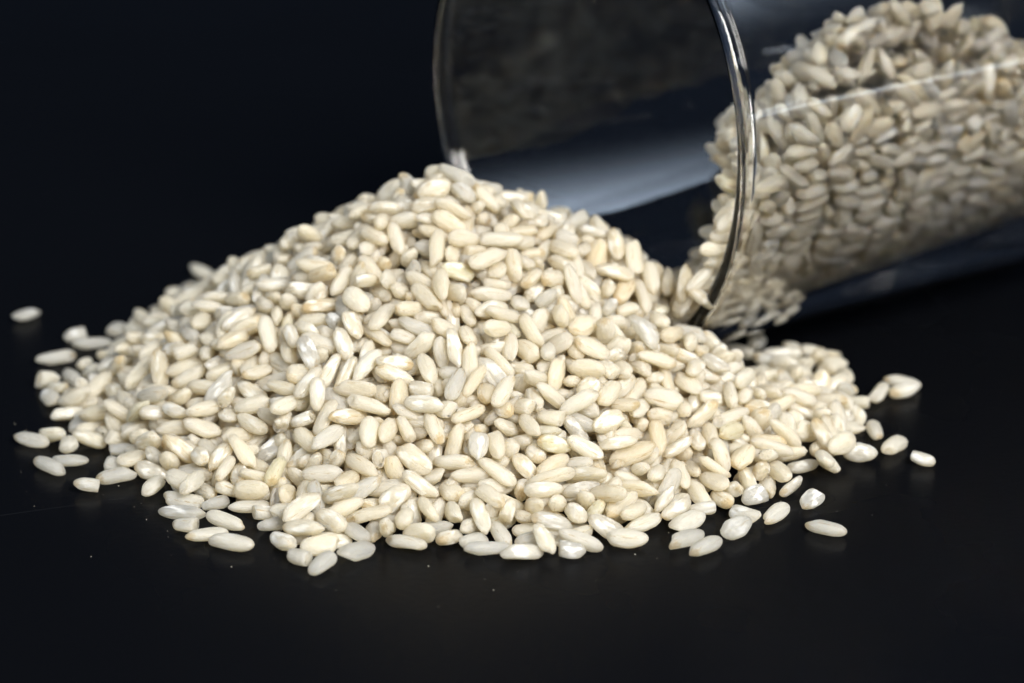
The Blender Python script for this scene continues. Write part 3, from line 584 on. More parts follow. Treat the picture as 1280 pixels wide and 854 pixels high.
-80,-674,178,144,-20,38,7,176,-173,441,-44,0,-81,21,559,-567,57,-32,-54,102,3,386,-55,403,75,33,86,0,220,172,466,0,-137,-6,11,-664,290,267,-105,72,29,11,1240,602,230,123,5,33,22,1382,642,280,123,51,8,12,
1414,482,524,82,83,38,7,1505,555,795,-2,8,-55,6,-1066,-46,52,-81,-96,62,13,-53,-759,93,6,-19,114,17,-1017,-37,41,49,-18,120,22,-698,-501,59,1,17,2,16,135,-567,207,117,57,-29,3,-884,699,60,-45,-144,-28,7,
859,-309,41,-72,-70,-61,20,12,-748,152,-4,-6,76,19,486,-31,372,-84,-46,39,0,822,-173,98,16,-18,-150,8,380,-337,304,100,39,-51,17,759,201,204,116,71,6,10,1138,537,212,122,0,23,11,1643,889,272,92,67,16,4,
849,6,679,69,-117,-8,1,1321,666,827,14,12,-5,4,-20,-871,18,-1,-19,137,17,43,-905,38,33,-133,46,5,20,-823,58,-9,-118,81,12,71,-790,121,6,-27,-22,9,299,-252,324,61,50,109,3,902,71,52,-29,-25,93,22,
-670,-467,118,47,-46,-108,9,353,-656,93,-3,19,-102,15,236,-290,359,131,0,3,12,324,36,433,-22,21,56,21,265,-465,264,15,21,85,17,236,592,345,59,122,-73,6,1440,747,247,116,8,22,19,817,49,415,7,-9,53,14,
938,288,278,147,32,40,23,1176,352,419,15,33,23,22,1243,322,655,86,85,-33,10,1566,601,756,23,-50,-10,17,-206,49,539,24,-60,-11,1,85,-926,22,-38,81,-95,2,138,-223,414,-66,114,-16,23,1018,273,22,8,47,119,20,
-148,-313,391,-77,68,-82,11,-609,-412,166,-24,-56,-2,10,-166,-398,346,-11,-53,-115,21,284,-582,150,-19,28,-118,3,-172,-736,118,-125,22,-16,16,67,55,541,-32,13,38,13,-886,343,113,-23,-124,8,12,-223,-536,270,20,-6,-67,21,
338,-121,375,-28,57,-70,20,35,67,574,27,-148,-36,22,1553,801,274,113,75,-7,9,1575,771,309,89,66,18,6,1627,722,392,96,26,31,5,1448,502,624,71,-25,5,4,1221,639,861,5,13,-23,1,28,0,544,-135,50,-9,3,
125,-372,331,-98,76,-22,14,427,-837,24,-9,12,-52,14,521,-804,19,-7,13,-101,18,-525,-533,129,15,-4,-59,6,-233,-523,238,6,-9,18,13,-136,-486,271,23,-27,-96,16,-548,-297,258,-86,-104,37,18,418,-270,281,67,115,-4,21,
483,-90,324,-99,18,92,17,109,-640,194,-8,10,-40,9,71,-255,429,-129,-36,14,7,163,119,500,27,8,85,20,-747,-38,216,-143,47,10,0,856,288,206,134,42,8,11,998,343,907,39,-34,-73,16,723,137,645,-21,-17,-82,10,
1157,721,754,4,-13,-19,10,-1026,283,23,-6,-20,-138,12,84,-288,392,81,-14,33,15,358,-703,63,133,-62,49,12,495,-758,23,101,34,30,6,189,-641,191,-2,12,-47,4,261,-674,124,-58,-88,47,21,932,-222,54,27,31,144,1,
294,-801,88,140,-37,11,11,462,-583,99,-106,-75,-55,12,595,-533,76,-14,44,-60,15,-605,-123,290,-9,148,-5,22,-739,489,181,105,-10,50,23,826,6,529,67,10,34,6,991,227,394,52,12,91,23,1125,237,588,89,116,8,6,
1108,448,249,23,13,34,9,1337,413,583,-8,2,66,13,1336,560,323,60,37,5,8,1546,557,649,43,-20,-67,9,1125,266,742,-69,-9,-72,22,-342,-690,94,49,15,-98,5,-235,-353,356,-50,-22,37,22,310,-592,114,-17,35,-123,18,
27,-241,460,62,-124,-13,13,260,-816,55,20,-77,-83,6,-214,-768,82,-89,72,-47,21,195,-566,206,32,3,124,12,251,-1,467,-75,118,10,12,-687,-407,123,-12,-108,100,16,-581,-476,156,94,-38,-25,22,-484,-264,277,113,-14,94,6,
-543,327,315,-2,-144,23,14,14,12,583,-8,77,-127,17,-354,278,452,2,99,76,15,118,215,500,-147,-12,-22,1,-358,201,441,7,-119,-42,22,1606,921,238,138,24,31,20,665,25,287,87,20,38,13,858,159,309,144,5,4,9,
1295,444,443,69,21,35,15,1485,790,262,115,27,-4,6,-282,-754,95,32,-30,82,7,361,-890,19,18,-2,24,15,-230,-669,134,39,40,-65,21,138,-313,353,-10,18,-28,22,93,-779,91,21,-19,17,22,-748,-533,47,32,-10,124,1,
210,-333,348,32,-118,-27,2,-137,-830,76,38,-9,-84,11,807,-214,96,-64,-11,-42,8,-874,-32,143,22,-137,31,11,-167,-348,370,138,-36,-32,17,262,-542,210,91,88,8,8,493,-458,186,38,29,123,20,-548,168,345,-36,-42,83,14,
464,-348,300,30,-140,-21,13,931,382,196,138,43,15,17,817,230,227,67,-45,-6,15,900,136,403,-2,59,-17,10,659,300,319,-38,150,-7,10,943,420,877,19,89,29,22,1425,487,773,-19,-22,15,23,726,258,685,0,143,-59,21,
760,825,545,84,20,-16,10,1174,495,973,40,61,-2,5,1463,692,866,-9,54,-51,22,726,190,196,-17,10,-95,8,-224,-206,411,10,110,-88,2,747,-576,54,34,-118,-13,20,804,162,17,11,10,33,21,-713,-613,37,-17,28,105,8,
157,-681,120,-27,62,-67,14,615,-666,44,46,-31,106,22,-283,47,526,-17,-140,60,3,-714,-343,150,-67,-11,-23,0,-702,-105,222,124,65,48,16,-561,-620,89,68,128,-31,9,-611,-295,236,-4,-33,149,7,-482,23,357,-62,-104,13,6,
-21,-593,245,45,21,-10,7,314,-710,97,111,-44,-48,15,-744,-163,197,96,-63,39,8,-477,-562,195,6,0,17,20,95,-410,347,-42,-124,31,15,1308,699,212,76,96,8,14,943,95,672,-26,0,151,12,560,-693,20,14,4,-2,23,
-999,172,38,-16,45,-39,4,632,-521,50,21,2,-138,11,704,-477,42,36,99,24,2,-933,-215,55,14,11,-33,1,-90,-826,58,21,-48,-98,21,-790,-436,81,123,-42,-7,19,542,-533,110,-38,45,-55,17,-354,-193,394,-43,-140,-16,10,
426,-63,403,40,3,89,1,-823,-341,115,-82,-131,19,21,198,67,492,9,-47,-83,4,-915,26,123,69,-124,25,21,-635,-248,242,-131,-12,13,22,228,-519,234,50,27,71,4,1529,846,241,144,21,18,7,749,210,651,-10,-38,43,5,
1356,674,870,17,53,-115,10,726,336,123,-10,4,31,8,-843,-461,21,-12,85,-126,2,930,143,19,-12,14,-78,2,-339,-808,57,29,-137,16,9,-127,-500,231,-81,47,-66,19,962,-142,39,-6,-48,74,0,344,-788,65,-9,28,-93,10,
912,-20,48,2,-26,-84,2,-619,-673,51,38,9,67,18,-413,-638,104,-59,83,-76,16,623,-445,120,8,-26,-63,19,-906,-77,104,6,41,145,21,-605,169,306,15,-139,24,3,307,129,443,-10,-6,-78,3,693,280,145,149,16,17,7,
744,246,176,110,33,18,11,804,370,153,141,16,25,2,1041,483,197,132,55,9,7,1106,575,184,123,10,20,14,1420,785,222,146,14,25,23,680,-92,471,107,22,9,13,994,777,656,-57,49,-91,9,1454,674,816,39,8,145,11,
724,-614,23,-17,-14,11,22,-58,-676,108,20,-84,24,5,176,-361,324,137,-32,16,21,-81,-309,376,-98,42,-35,12,462,-762,54,-2,14,51,9,464,-677,69,90,64,61,3,646,-569,77,-37,53,-61,1,-520,-318,225,-114,-94,20,2,
-266,-4,500,-25,147,47,22,490,5,335,26,-26,82,17,-676,-157,242,-17,122,66,17,-701,319,200,-39,-50,-134,1,-24,-336,404,-90,53,-62,8,-797,-53,185,-40,-9,19,10,833,324,180,125,65,0,3,1008,513,171,151,31,7,13,
652,687,138,-104,-20,72,14,918,106,481,121,67,15,1,1156,273,686,-105,-86,43,16,1429,669,315,43,78,71,12,1552,695,405,113,9,9,15,998,171,526,42,94,14,5,1201,679,832,63,35,8,21,810,274,780,108,-11,66,7,
964,476,873,10,118,-59,18,-1024,-92,19,-7,-15,105,0,-999,335,35,-35,3,148,0,73,87,471,-15,10,-66,1,192,-870,19,16,7,36,15,256,-924,16,-7,12,-118,8,-1017,401,19,-53,128,-28,8,-393,-117,418,-21,20,-20,22,
90,-427,300,26,22,-52,7,178,-468,281,-142,49,14,13,228,-791,43,38,-39,-102,3,683,-425,95,-8,39,19,19,-1007,80,64,18,1,-56,9,-566,-183,288,-111,31,-20,18,-474,-479,185,-122,75,-35,3,376,-569,171,-26,35,-43,23,
-905,-17,105,111,-75,8,2,-620,126,297,-19,-70,-18,0,-5,-497,294,63,104,-79,2,221,-427,283,21,-24,49,13,543,-247,224,-7,147,8,5,-786,51,204,28,131,38,2,-820,528,119,-60,34,-40,0,316,-430,258,-64,-100,49,8,
-611,484,250,-2,146,2,7,1386,822,191,143,38,9,19,838,28,487,109,35,47,7,1014,188,476,109,27,19,3,1250,483,358,43,-31,61,10,839,19,628,-26,-98,-21,17,1086,598,831,-58,46,-82,7,1405,462,712,-24,51,34,9,
638,1,367,-35,131,40,10,-190,391,350,-45,-2,39,1,-4,-593,146,-73,101,18,10,46,-162,480,-85,-88,-91,12,443,-764,24,11,28,54,9,-495,-191,289,22,122,11,1,-348,-177,362,22,-134,-55,9,-701,-550,58,43,-32,144,15,
-580,-342,189,27,-17,64,22,-422,-40,385,43,10,-139,6,-287,-322,331,31,10,93,21,220,-726,110,-66,138,-19,5,433,-29,317,-106,93,-16,22,-816,172,177,-71,-111,9,16,-307,-390,282,13,3,144,15,-305,-391,327,-2,55,-58,8,
195,41,458,-39,41,144,1,435,-183,316,-28,23,-59,20,-860,605,89,-91,-86,8,8,-475,254,376,54,-112,34,10,-324,-498,239,80,-45,-102,11,-735,-207,187,56,-144,11,13,-435,192,416,146,29,24,6,250,135,450,16,92,-102,20,
624,184,157,153,18,24,2,595,130,171,131,38,-6,9,669,1,328,72,23,25,6,923,142,442,112,84,3,21,1295,426,479,65,26,30,11,1567,597,645,-32,-67,76,4,567,32,310,-128,28,-70,7,-992,560,25,-77,82,-57,7,
-660,-651,17,4,12,110,19,-581,-173,236,50,-69,-24,2,-426,-924,41,56,-132,41,8,-505,-373,157,118,-36,-23,4,-278,-671,140,29,-4,-81,7,93,-678,128,12,14,-46,10,-235,819,125,-107,-66,9,6,23,-751,114,64,61,51,4,
147,-41,454,41,11,26,15,311,-550,180,-33,19,-39,1,-790,-475,57,-6,-121,99,19,-485,-523,163,146,-35,7,6,-63,-462,262,27,-104,53,15,538,-335,177,-127,-29,12,3,-931,55,79,-4,28,147,17,-696,-11,228,48,48,-135,6,
98,-341,363,-135,78,-15,21,401,-641,79,50,36,-121,10,-460,133,430,-89,60,-37,9,322,-521,246,10,-4,99,10,364,26,428,43,45,58,17,737,-215,132,-114,86,47,5,-432,-387,245,-98,68,-8,5,924,429,173,139,48,8,12,
1219,640,199,136,46,3,21,1627,689,436,61,43,21,11,692,-16,369,117,35,23,21,936,92,567,145,11,54,17,1286,385,636,-25,58,44,15,599,511,166,86,24,-8,17,1183,342,629,154,3,-27,4,1457,536,554,21,82,15,8,
763,303,740,-25,-13,72,14,874,281,830,65,-11,47,7,-1095,-40,23,75,-86,-39,22,-417,40,384,-44,149,-8,20,-153,-874,26,-23,-14,151,0,-434,-666,28,21,-46,-88,12,-345,-879,24,-20,-59,111,10,-231,-577,186,127,31,-61,19,
-29,-609,190,-13,-108,28,18,80,-634,163,-108,107,-3,8,212,-170,407,-88,-71,46,23,661,-474,90,-153,19,11,14,777,71,41,-20,-11,122,21,-603,-572,82,-81,-10,25,9,-246,-789,87,-6,53,-64,9,-209,-614,201,12,16,44,8,
235,-406,251,21,37,-50,4,707,-410,116,13,43,30,21,825,-366,79,-36,-8,66,22,-823,-189,154,-67,-97,34,14,-678,-177,198,-123,84,-14,7,-323,-862,62,-17,27,-33,5,-290,-304,374,42,-23,-74,19,478,-488,154,79,-102,-31,3,
-702,-452,126,-75,-3,73,13,-364,-487,239,5,56,-95,20,310,-575,218,100,-66,-36,22,464,223,325,-28,52,67,20,505,-285,234,-134,-9,-20,15,-756,696,106,19,-18,120,12,-481,304,379,-35,-5,30,14,27,172,550,53,143,-33,16,
511,-204,262,-70,-12,75,5,1029,167,584,54,70,15,17,1059,339,333,93,32,26,16,1118,268,509,139,60,29,14,1157,406,345,34,8,93,5,1183,331,461,90,34,17,21,1194,321,550,7,26,48,12,926,204,395,-133,16,-10,23,
984,221,494,66,-51,107,0,1086,214,644,-7,42,74,21,1364,448,618,-57,97,-52,2,597,666,134,88,32,29,9,1078,828,643,1,-50,-33,3,1113,794,715,49,-74,90,18,887,23,725,-59,65,-120,5,-582,-533,57,33,-34,12,9,
-302,-588,171,94,-87,-40,10,-278,-480,224,34,5,-148,14,-284,-97,454,-25,-17,79,19,-93,-836,19,15,-11,-83,15,-14,792,105,126,-54,12,2,2,-178,469,18,-62,80,19,-5,883,56,-17,-12,-134,17,127,-735,87,10,6,-34,6,
-36,-817,29,-57,12,-37,4,58,-545,249,42,3,-36,2,119,71,487,-108,52,34,4,132,-617,173,41,1,-52,14,205,-913,24,120,53,-6,4,557,-362,145,-80,-9,9,18,-802,-369,70,-43,34,-146,16,-553,-571,59,-28,-36,-24,13,
-318,60,480,84,-18,-63,4,177,-844,51,-30,-22,86,15,552,-451,100,-73,65,-49,15,-917,286,79,26,7,42,16,-643,-560,60,45,-12,-59,11,-632,-377,162,56,11,-122,8,-502,228,348,-32,-13,-3,12,-445,154,390,93,19,19,3,
-19,-649,202,-44,7,17,9,52,-719,141,24,-24,-71,2,237,248,414,28,4,-89,0,370,-354,262,8,-9,123,21,-786,-165,168,47,60,107,13,-706,378,214,22,144,18,4,254,-185,378,-77,-95,40,5,453,-333,242,107,-108,4,10,
673,-378,123,15,-49,-122,12,-710,-234,164,-19,128,-42,22,513,-517,156,-124,-22,-93,19,-350,166,421,-11,4,-136,15,143,284,479,-62,-105,27,1,-310,118,497,-122,-25,-49,20,1546,591,568,-5,-17,44,16,1488,883,208,140,8,19,3,
1004,424,216,121,89,14,8,1219,322,711,9,-56,-57,12,1239,701,196,136,48,-19,18,1456,651,358,95,51,19,2,1050,235,560,67,98,-28,22,594,-68,355,-62,118,13,13,1034,799,656,16,-36,-67,9,1323,419,641,26,128,4,23,
1167,852,641,-98,-31,109,16,1423,747,743,-46,21,-97,15,1507,545,686,141,22,-35,13,1469,730,795,42,95,69,4,1240,885,603,-30,20,-135,2,766,-58,612,36,-36,-60,20,417,485,264,-44,107,73,16,1216,705,785,43,-80,-85,8,
1271,729,796,-100,108,28,16,-1013,-177,18,14,2,19,3,-669,-595,32,95,-68,-4,4,-463,-756,24,29,11,-143,13,-511,-333,191,52,-138,-4,19,-554,-259,217,-12,-17,28,16,-399,-631,60,90,-127,18,6,-366,-56,393,28,-46,25,3,
-188,-621,126,-47,19,23,12,-31,-780,39,104,-15,-48,4,5,-312,359,-14,38,-36,9,41,832,80,146,30,-7,1,256,-466,185,-12,-81,-86,19,320,-627,92,-25,27,70,2,443,-663,20,46,-49,-76,15,597,-617,22,45,36,57,19,
651,-454,61,13,-30,100,11,-1025,35,43,1,22,112,23,-620,-561,21,-11,-91,127,9,-581,-300,168,-17,-112,108,15,-335,-614,146,-54,-140,24,7,-301,182,461,25,-47,99,16,-112,-330,351,6,-98,29,20,128,-825,19,-15,6,-11,9,
345,-218,310,10,-14,-4,12,433,-339,200,-8,44,-52,19,952,33,34,-20,-49,29,9,-967,-35,49,69,-130,-34,13,-891,-192,75,58,123,30,14,-779,-229,102,-114,63,84,18,-439,-68,405,-88,68,-22,5,-270,-600,184,110,-77,-40,11,
-184,-646,172,2,-5,56,23,-248,-82,493,65,41,34,9,116,110,483,-119,36,23,18,341,-427,223,-29,-11,143,16,477,-591,44,-48,67,-77,11,-637,-499,70,0,-43,113,9,301,-202,339,103,-35,-16,8,325,-32,378,-89,31,35,11,
460,-288,264,-32,11,-80,1,-769,-345,96,12,17,-47,1,-445,-477,224,-63,60,-99,5,407,-679,104,-97,62,-22,8,-707,-368,114,-10,-100,117,9,182,211,459,115,43,-50,14,351,113,420,69,73,60,13,578,-208,211,111,-96,-49,3,
-613,312,281,48,-26,0,19,-381,83,427,-19,-23,-22,8,1179,665,177,123,82,3,7,1593,962,214,129,-10,16,8,710,-50,435,21,9,42,13,724,117,268,-144,-31,-13,11,820,56,454,137,30,26,11,925,70,598,-51,4,146,9,
963,237,362,128,52,5,6,1198,334,502,62,23,33,2,1220,352,573,100,97,-46,0,1541,762,333,12,94,-34,19,1669,975,253,92,33,44,7,544,85,248,133,14,20,3,1058,179,628,84,33,5,11,1186,387,444,106,50,-46,12,
743,-40,490,-109,-13,-56,8,841,42,581,-7,78,-116,16,1321,394,722,13,36,-130,2,1460,534,637,61,-56,20,6,665,-12,427,131,-21,54,19,653,40,355,-24,-3,-8,3,796,277,718,1,3,54,0,890,954,487,25,74,19,13,
1445,720,830,-51,90,52,20,1579,797,770,-63,35,124,14,952,324,869,41,87,-38,8,1099,609,907,108,-3,22,0,-841,-501,21,0,77,-123,21,-532,-30,264,-10,-5,-56,16,-460,-61,307,3,-20,12,21,-584,-13,287,125,10,15,19,
-373,-780,40,-45,-55,15,14,-366,-473,199,-38,131,9,16,-378,-377,237,-22,51,-96,5,-247,-329,312,-49,-32,86,9,-262,-437,259,13,2,16,12,-215,522,301,-126,70,4,10,-94,844,75,-4,-51,-139,8,-10,-720,112,-81,58,-76,15,
27,-293,397,-60,130,-32,15,276,-758,19,-6,15,-106,6,817,-349,38,10,31,-9,19,916,57,21,-7,-16,33,20,-959,-196,26,13,23,-125,0,-585,-67,281,-40,139,0,14,-424,-571,115,43,-21,75,22,-329,-302,323,-64,-112,8,12,
-128,-734,93,12,-14,75,7,90,-204,444,96,21,-15,20,241,-706,63,-12,70,-48,22,199,-653,152,0,-20,100,1,417,-275,242,-62,99,-70,2,518,47,311,19,19,50,5,-705,-289,113,-51,-74,-75,3,233,-226,367,-9,38,5,20,
380,-167,327,26,-13,105,11,774,-269,84,32,-37,-87,15,-441,93,370,-31,-18,3,0,-382,-616,173,102,-42,-16,15,-117,-629,180,11,34,6,5,-166,-571,231,33,-27,57,13,90,289,465,37,-7,71,14,255,-371,291,116,-30,-54,2,
453,-200,280,-79,120,4,19,792,-145,77,-25,66,-115,11,912,-98,59,-83,-27,32,13,-955,105,79,27,-141,-14,15,-371,-431,230,72,-122,62,14,-427,289,402,-21,-10,65,1,-744,142,204,-90,-102,-18,1,-857,830,44,-143,58,-20,8,
-487,-306,252,61,42,15,8,-528,-272,285,-92,-71,56,14,-396,-394,277,2,-144,-5,16,-306,464,400,9,-140,-18,16,685,-131,155,-6,-119,83,10,-811,672,88,9,65,127,18,-659,536,219,-33,-26,-24,0,20,256,523,22,26,5,10,
157,360,451,97,-54,-44,18,700,752,159,-15,141,-59,12,973,549,149,146,43,7,12,775,89,347,110,54,35,14,1074,222,682,-8,-25,-12,15,1118,444,287,120,63,-4,1,1258,459,394,112,0,30,0,1379,510,457,36,11,38,1,
1621,848,317,-100,-83,31,2,607,6,289,89,46,25,9,877,104,529,58,70,19,19,876,244,318,16,15,15,22,966,206,441,-108,-109,14,22,1064,289,460,-93,58,9,3,1401,564,422,57,44,39,2,947,142,574,8,-94,-18,19,
999,911,552,-56,-40,125,19,883,234,806,-5,70,-57,13,1032,738,728,-30,-133,11,14,901,1088,391,-64,137,22,16,740,441,621,18,0,6,2,933,1052,442,74,-50,41,7,1363,752,784,21,-1,43,6,494,348,261,-67,4,-40,9,
822,455,716,141,-10,-12,10,1207,301,780,9,15,22,10,759,875,547,-80,106,-82,23,1228,799,684,-125,-50,39,6,1526,572,707,51,-105,-3,3,-619,-393,105,-92,-120,7,4,-468,-547,102,43,23,-85,18,-338,-832,24,25,-9,-8,7,
-284,-887,18,-7,-12,76,20,-260,-816,17,12,10,90,21,-297,145,475,82,9,74,15,-278,544,255,-15,82,126,1,-190,-545,195,82,-9,-84,15,-94,-761,28,32,-4,26,13,-123,-635,110,34,-18,-110,1,-96,-81,557,21,-25,48,9,
11,-389,312,0,2,-46,10,15,94,509,-78,-72,65,15,212,99,415,-44,27,-95,16,449,-447,138,-22,64,-114,5,559,-620,19,-6,17,-94,9,-882,-336,26,-47,-66,48,9,-806,-169,117,-13,-8,154,4,-730,-453,42,3,-53,124,4,
-705,-248,129,-1,-11,17,9,-586,-647,27,-59,-32,8,9,-484,-401,190,-129,10,18,12,-464,-98,339,-9,-8,52,16,-220,758,181,-52,-131,-54,16,-140,-619,149,-15,-38,82,2,166,-221,383,-47,85,-48,22,237,-346,264,-10,-124,-47,17,
227,-173,349,120,45,-29,4,860,109,27,-24,-6,-125,21,-862,-273,56,-1,1,90,19,-594,-364,140,-59,-105,9,1,-666,45,261,-68,-133,-13,16,-574,69,304,124,-80,-17,4,-367,-634,129,36,-126,16,8,-403,-533,168,131,-27,-57,19,
-422,-155,356,-6,-6,-6,7,-365,82,381,-77,-59,123,8,-328,-406,251,-57,-13,63,2,-186,-713,78,-8,-53,51,18,-17,-686,135,43,-129,-37,15,38,109,535,-24,49,18,17,176,-463,244,-91,-23,36,18,277,-281,321,44,56,94,21,
353,-276,276,28,-5,-36,3,513,-413,150,48,-4,112,10,495,-242,242,-32,25,110,20,604,-485,53,59,-27,92,3,-741,-416,86,-36,57,87,22,-797,-272,107,-52,-121,-14,1,-750,277,192,-16,6,-89,0,-538,-106,288,39,-40,-73,9,
-430,-112,373,5,-15,-151,19,167,129,466,-5,18,-24,11,288,46,424,74,21,131,10,302,219,393,89,88,23,3,427,-426,179,-9,117,-103,21,-848,172,140,118,20,3,16,-318,227,448,103,-5,-42,10,229,-614,176,-28,7,107,10,
274,198,424,-18,20,-70,21,369,53,386,3,6,120,17,444,-509,131,-1,17,-32,22,467,100,351,9,25,69,3,577,-439,128,-13,25,-59,5,703,-320,112,79,1,65,2,-449,-326,285,58,92,65,7,-106,279,534,-59,13,-44,22,
152,21,483,78,52,42,8,307,449,342,12,-20,-95,0,594,-269,177,40,-34,-139,13,-782,589,119,22,62,124,15,281,474,363,75,73,34,17,882,494,137,-153,-13,-19,19,1086,616,163,123,23,15,3,1391,458,659,-93,87,-39,20,
1355,867,170,-155,-7,-19,6,1669,849,312,80,75,8,16,1683,1075,209,128,14,14,13,716,-75,519,79,34,52,12,751,101,303,117,38,26,13,778,20,504,61,11,27,18,870,142,357,114,23,11,8,951,255,327,40,13,34,0,
1059,301,364,63,12,30,2,1074,291,408,107,41,18,19,1124,245,629,82,63,42,5,1221,531,294,72,3,32,18,1323,428,680,-12,-2,48,0,1331,609,305,134,10,34,23,1495,583,622,6,-24,30,2,1565,678,444,67,20,28,6,
1555,930,232,135,18,62,19,1659,788,406,113,32,34,18,563,35,257,106,55,43,9,760,12,464,-10,3,72,8,735,129,325,59,87,3,2,986,145,581,64,90,3,11,1047,243,450,122,-19,42,19,1262,427,547,-119,-90,24,3,
1340,450,514,113,33,15,6,1365,593,388,114,0,-5,11,1590,608,603,-10,-146,9,10,1554,821,309,-28,26,-117,17,1583,734,737,46,-8,-3,17,1240,373,669,47,-46,-117,3,969,737,693,-32,95,2,12,1266,582,948,-63,-1,5,6,
1019,993,502,10,63,-23,7,1363,707,804,64,39,89,5,561,415,151,-28,-59,-101,15,854,257,778,70,-117,12,19,510,26,235,-129,38,59,11,1071,184,720,-65,-32,9,6,1116,615,865,-18,47,-67,6,1081,880,655,-76,-85,89,18,
534,133,294,-48,-4,66,21,879,654,711,-33,6,-12,8,1003,841,663,87,45,-11,9,1177,919,625,-150,32,-17,16,-360,-924,20,-3,19,114,5,-1036,0,23,22,19,153,5,-1019,81,16,-6,-14,142,10,-1031,196,19,-9,-11,72,6,
-918,-228,17,-6,-7,65,8,-907,-157,16,-1,-15,133,8,-924,-53,18,-11,-12,78,11,-908,39,16,11,6,92,10,-926,117,21,-1,-17,-148,16,-980,217,27,-33,-124,30,8,-921,324,19,-17,0,5,18,-925,411,17,3,20,155,19,
-931,569,18,-12,6,-43,3,-927,676,17,0,-10,125,21,-845,-358,18,15,-9,-81,11,-846,-273,19,5,24,147,2,-845,-195,21,7,-5,30,5,-824,-121,45,-20,91,77,15,-872,-34,24,110,106,19,19,-853,103,77,-79,-60,12,19,
-837,211,25,-13,-12,7,23,-906,280,17,-10,2,-1,19,-821,367,17,-13,5,-54,21,-862,467,23,-15,0,-49,12,-849,548,16,-11,-1,37,10,-834,639,19,10,25,150,15,-863,715,22,70,-83,-60,22,-846,788,19,0,-19,133,4,
-765,-494,17,12,-8,-69,19,-743,-420,22,56,0,2,3,-760,-351,19,-76,-135,-7,16,-718,-239,91,52,19,55,15,-744,-157,82,105,-40,18,9,-730,-64,124,-3,3,41,7,-790,63,113,-35,103,2,21,-762,157,92,27,-115,-95,23,
-778,259,92,-36,103,61,21,-776,335,71,33,18,-131,12,-760,396,57,34,-78,-1,1,-770,510,27,-26,-58,101,16,-757,567,19,10,-11,-57,4,-758,689,18,-13,2,-41,20,-783,748,27,20,-132,-39,12,-752,891,30,-54,-65,75,14,
-734,957,23,-53,-2,-6,20,-646,-497,17,-134,62,-8,4,-681,-430,52,-52,-107,53,11,-675,-320,133,-35,49,-50,9,-704,-180,144,-54,-51,24,16,-645,-92,173,12,139,64,9,-666,-5,163,66,-49,-113,8,-726,72,157,-7,-11,116,18,
-707,177,143,-49,-23,107,16,-651,248,127,-68,-66,110,20,-685,369,118,-89,-46,20,17,-619,463,106,-1,21,111,10,-662,549,60,51,-14,-134,14,-671,655,27,-53,-17,13,12,-712,712,28,77,-83,-28,18,-641,842,16,-11,0,-30,10,
-668,932,20,-16,-5,6,22,-655,1011,21,52,-37,-56,18,-655,1098,18,-13,0,26,20,-544,-669,17,3,11,-142,8,-601,-608,21,0,18,-128,7,-531,-441,115,30,12,98,11,-610,-257,181,41,-133,-59,13,-578,22,242,-56,-22,43,8,
-594,169,196,-58,-40,24,4,-632,218,190,86,102,12,1,-551,342,185,-79,114,29,22,-592,415,177,-82,90,-63,20,-614,578,114,28,-33,-21,18,-595,631,88,7,64,-117,17,-555,698,88,-37,-5,-6,5,-570,795,23,44,-36,-54,19,
-576,893,27,11,-69,-105,14,-570,964,23,31,-56,-82,1,-564,1056,23,-55,8,-17,0,-549,1165,23,70,-91,-42,22,-419,-806,21,45,-42,-75,21,-482,-672,21,48,-54,-77,15,-468,-462,136,38,3,-80,2,-517,106,291,-60,-107,-5,5,
-513,182,257,149,20,-18,5,-518,254,261,33,30,114,18,-446,339,245,-75,-53,73,0,-525,479,171,-24,-35,-24,18,-453,552,177,-44,-4,34,23,-481,642,132,-12,-19,149,14,-493,762,96,49,-146,-22,7,-483,850,26,-58,139,-13,14,
-442,929,16,-14,-6,97,8,-476,1026,19,6,-22,-131,18,-479,1112,21,-55,29,-49,2,-453,1201,18,-13,-6,54,3,-381,-705,35,5,-33,-28,21,-339,-545,135,10,57,90,23,-377,-129,346,-17,-41,103,8,-478,185,333,149,20,10,16,
-409,295,322,-66,-35,111,19,-376,368,327,48,-33,-15,6,-402,446,270,-101,-89,60,0,-408,524,226,112,-7,-20,2,-395,646,204,4,5,-51,23,-438,675,163,43,112,40,14,-402,772,125,-8,144,-15,1,-376,899,51,-19,-26,-30,15,
-368,986,24,-18,-15,153,23,-378,1090,19,11,17,109,17,-379,1149,25,-55,5,-22,5,-390,1244,20,-41,-104,66,15,-320,123,417,46,-91,-55,17,-297,276,360,-48,-5,106,1,-266,377,363,102,83,-41,13,-294,431,297,3,32,87,1,
-284,643,192,-30,-20,-13,15,-316,734,163,124,48,81,13,-295,802,119,-10,4,-104,3,-297,948,58,-23,-113,57,4,-270,1011,22,18,-56,-109,19,-287,1142,20,-98,-5,8,15,-283,1199,18,2,16,112,20,-177,-774,20,-8,6,40,5,
-148,-750,49,73,-66,-46,13,-144,-352,311,5,48,-62,23,-160,165,521,-32,-78,-72,9,-218,226,469,-91,-82,-8,9,-149,319,414,33,37,59,5,-182,653,238,-14,-73,-94,6,-160,720,208,22,51,111,22,-161,757,135,62,76,24,1,
-208,914,102,54,147,-10,2,-181,948,36,21,74,69,9,-179,1044,22,-40,-58,90,22,-182,1145,21,-16,3,-64,7,-177,1239,19,8,19,107,15,-80,-578,202,68,51,81,21,-74,-490,238,-31,-104,74,18,-106,-411,326,64,-26,8,6,
-56,113,559,59,68,81,10,-93,253,477,-103,68,33,15,-115,299,451,-9,38,66,5,-66,390,393,-16,46,56,4,-113,425,332,-27,-36,125,0,-93,549,265,-36,-42,-63,18,-83,642,202,34,22,138,10,-102,934,37,-76,-8,37,9,
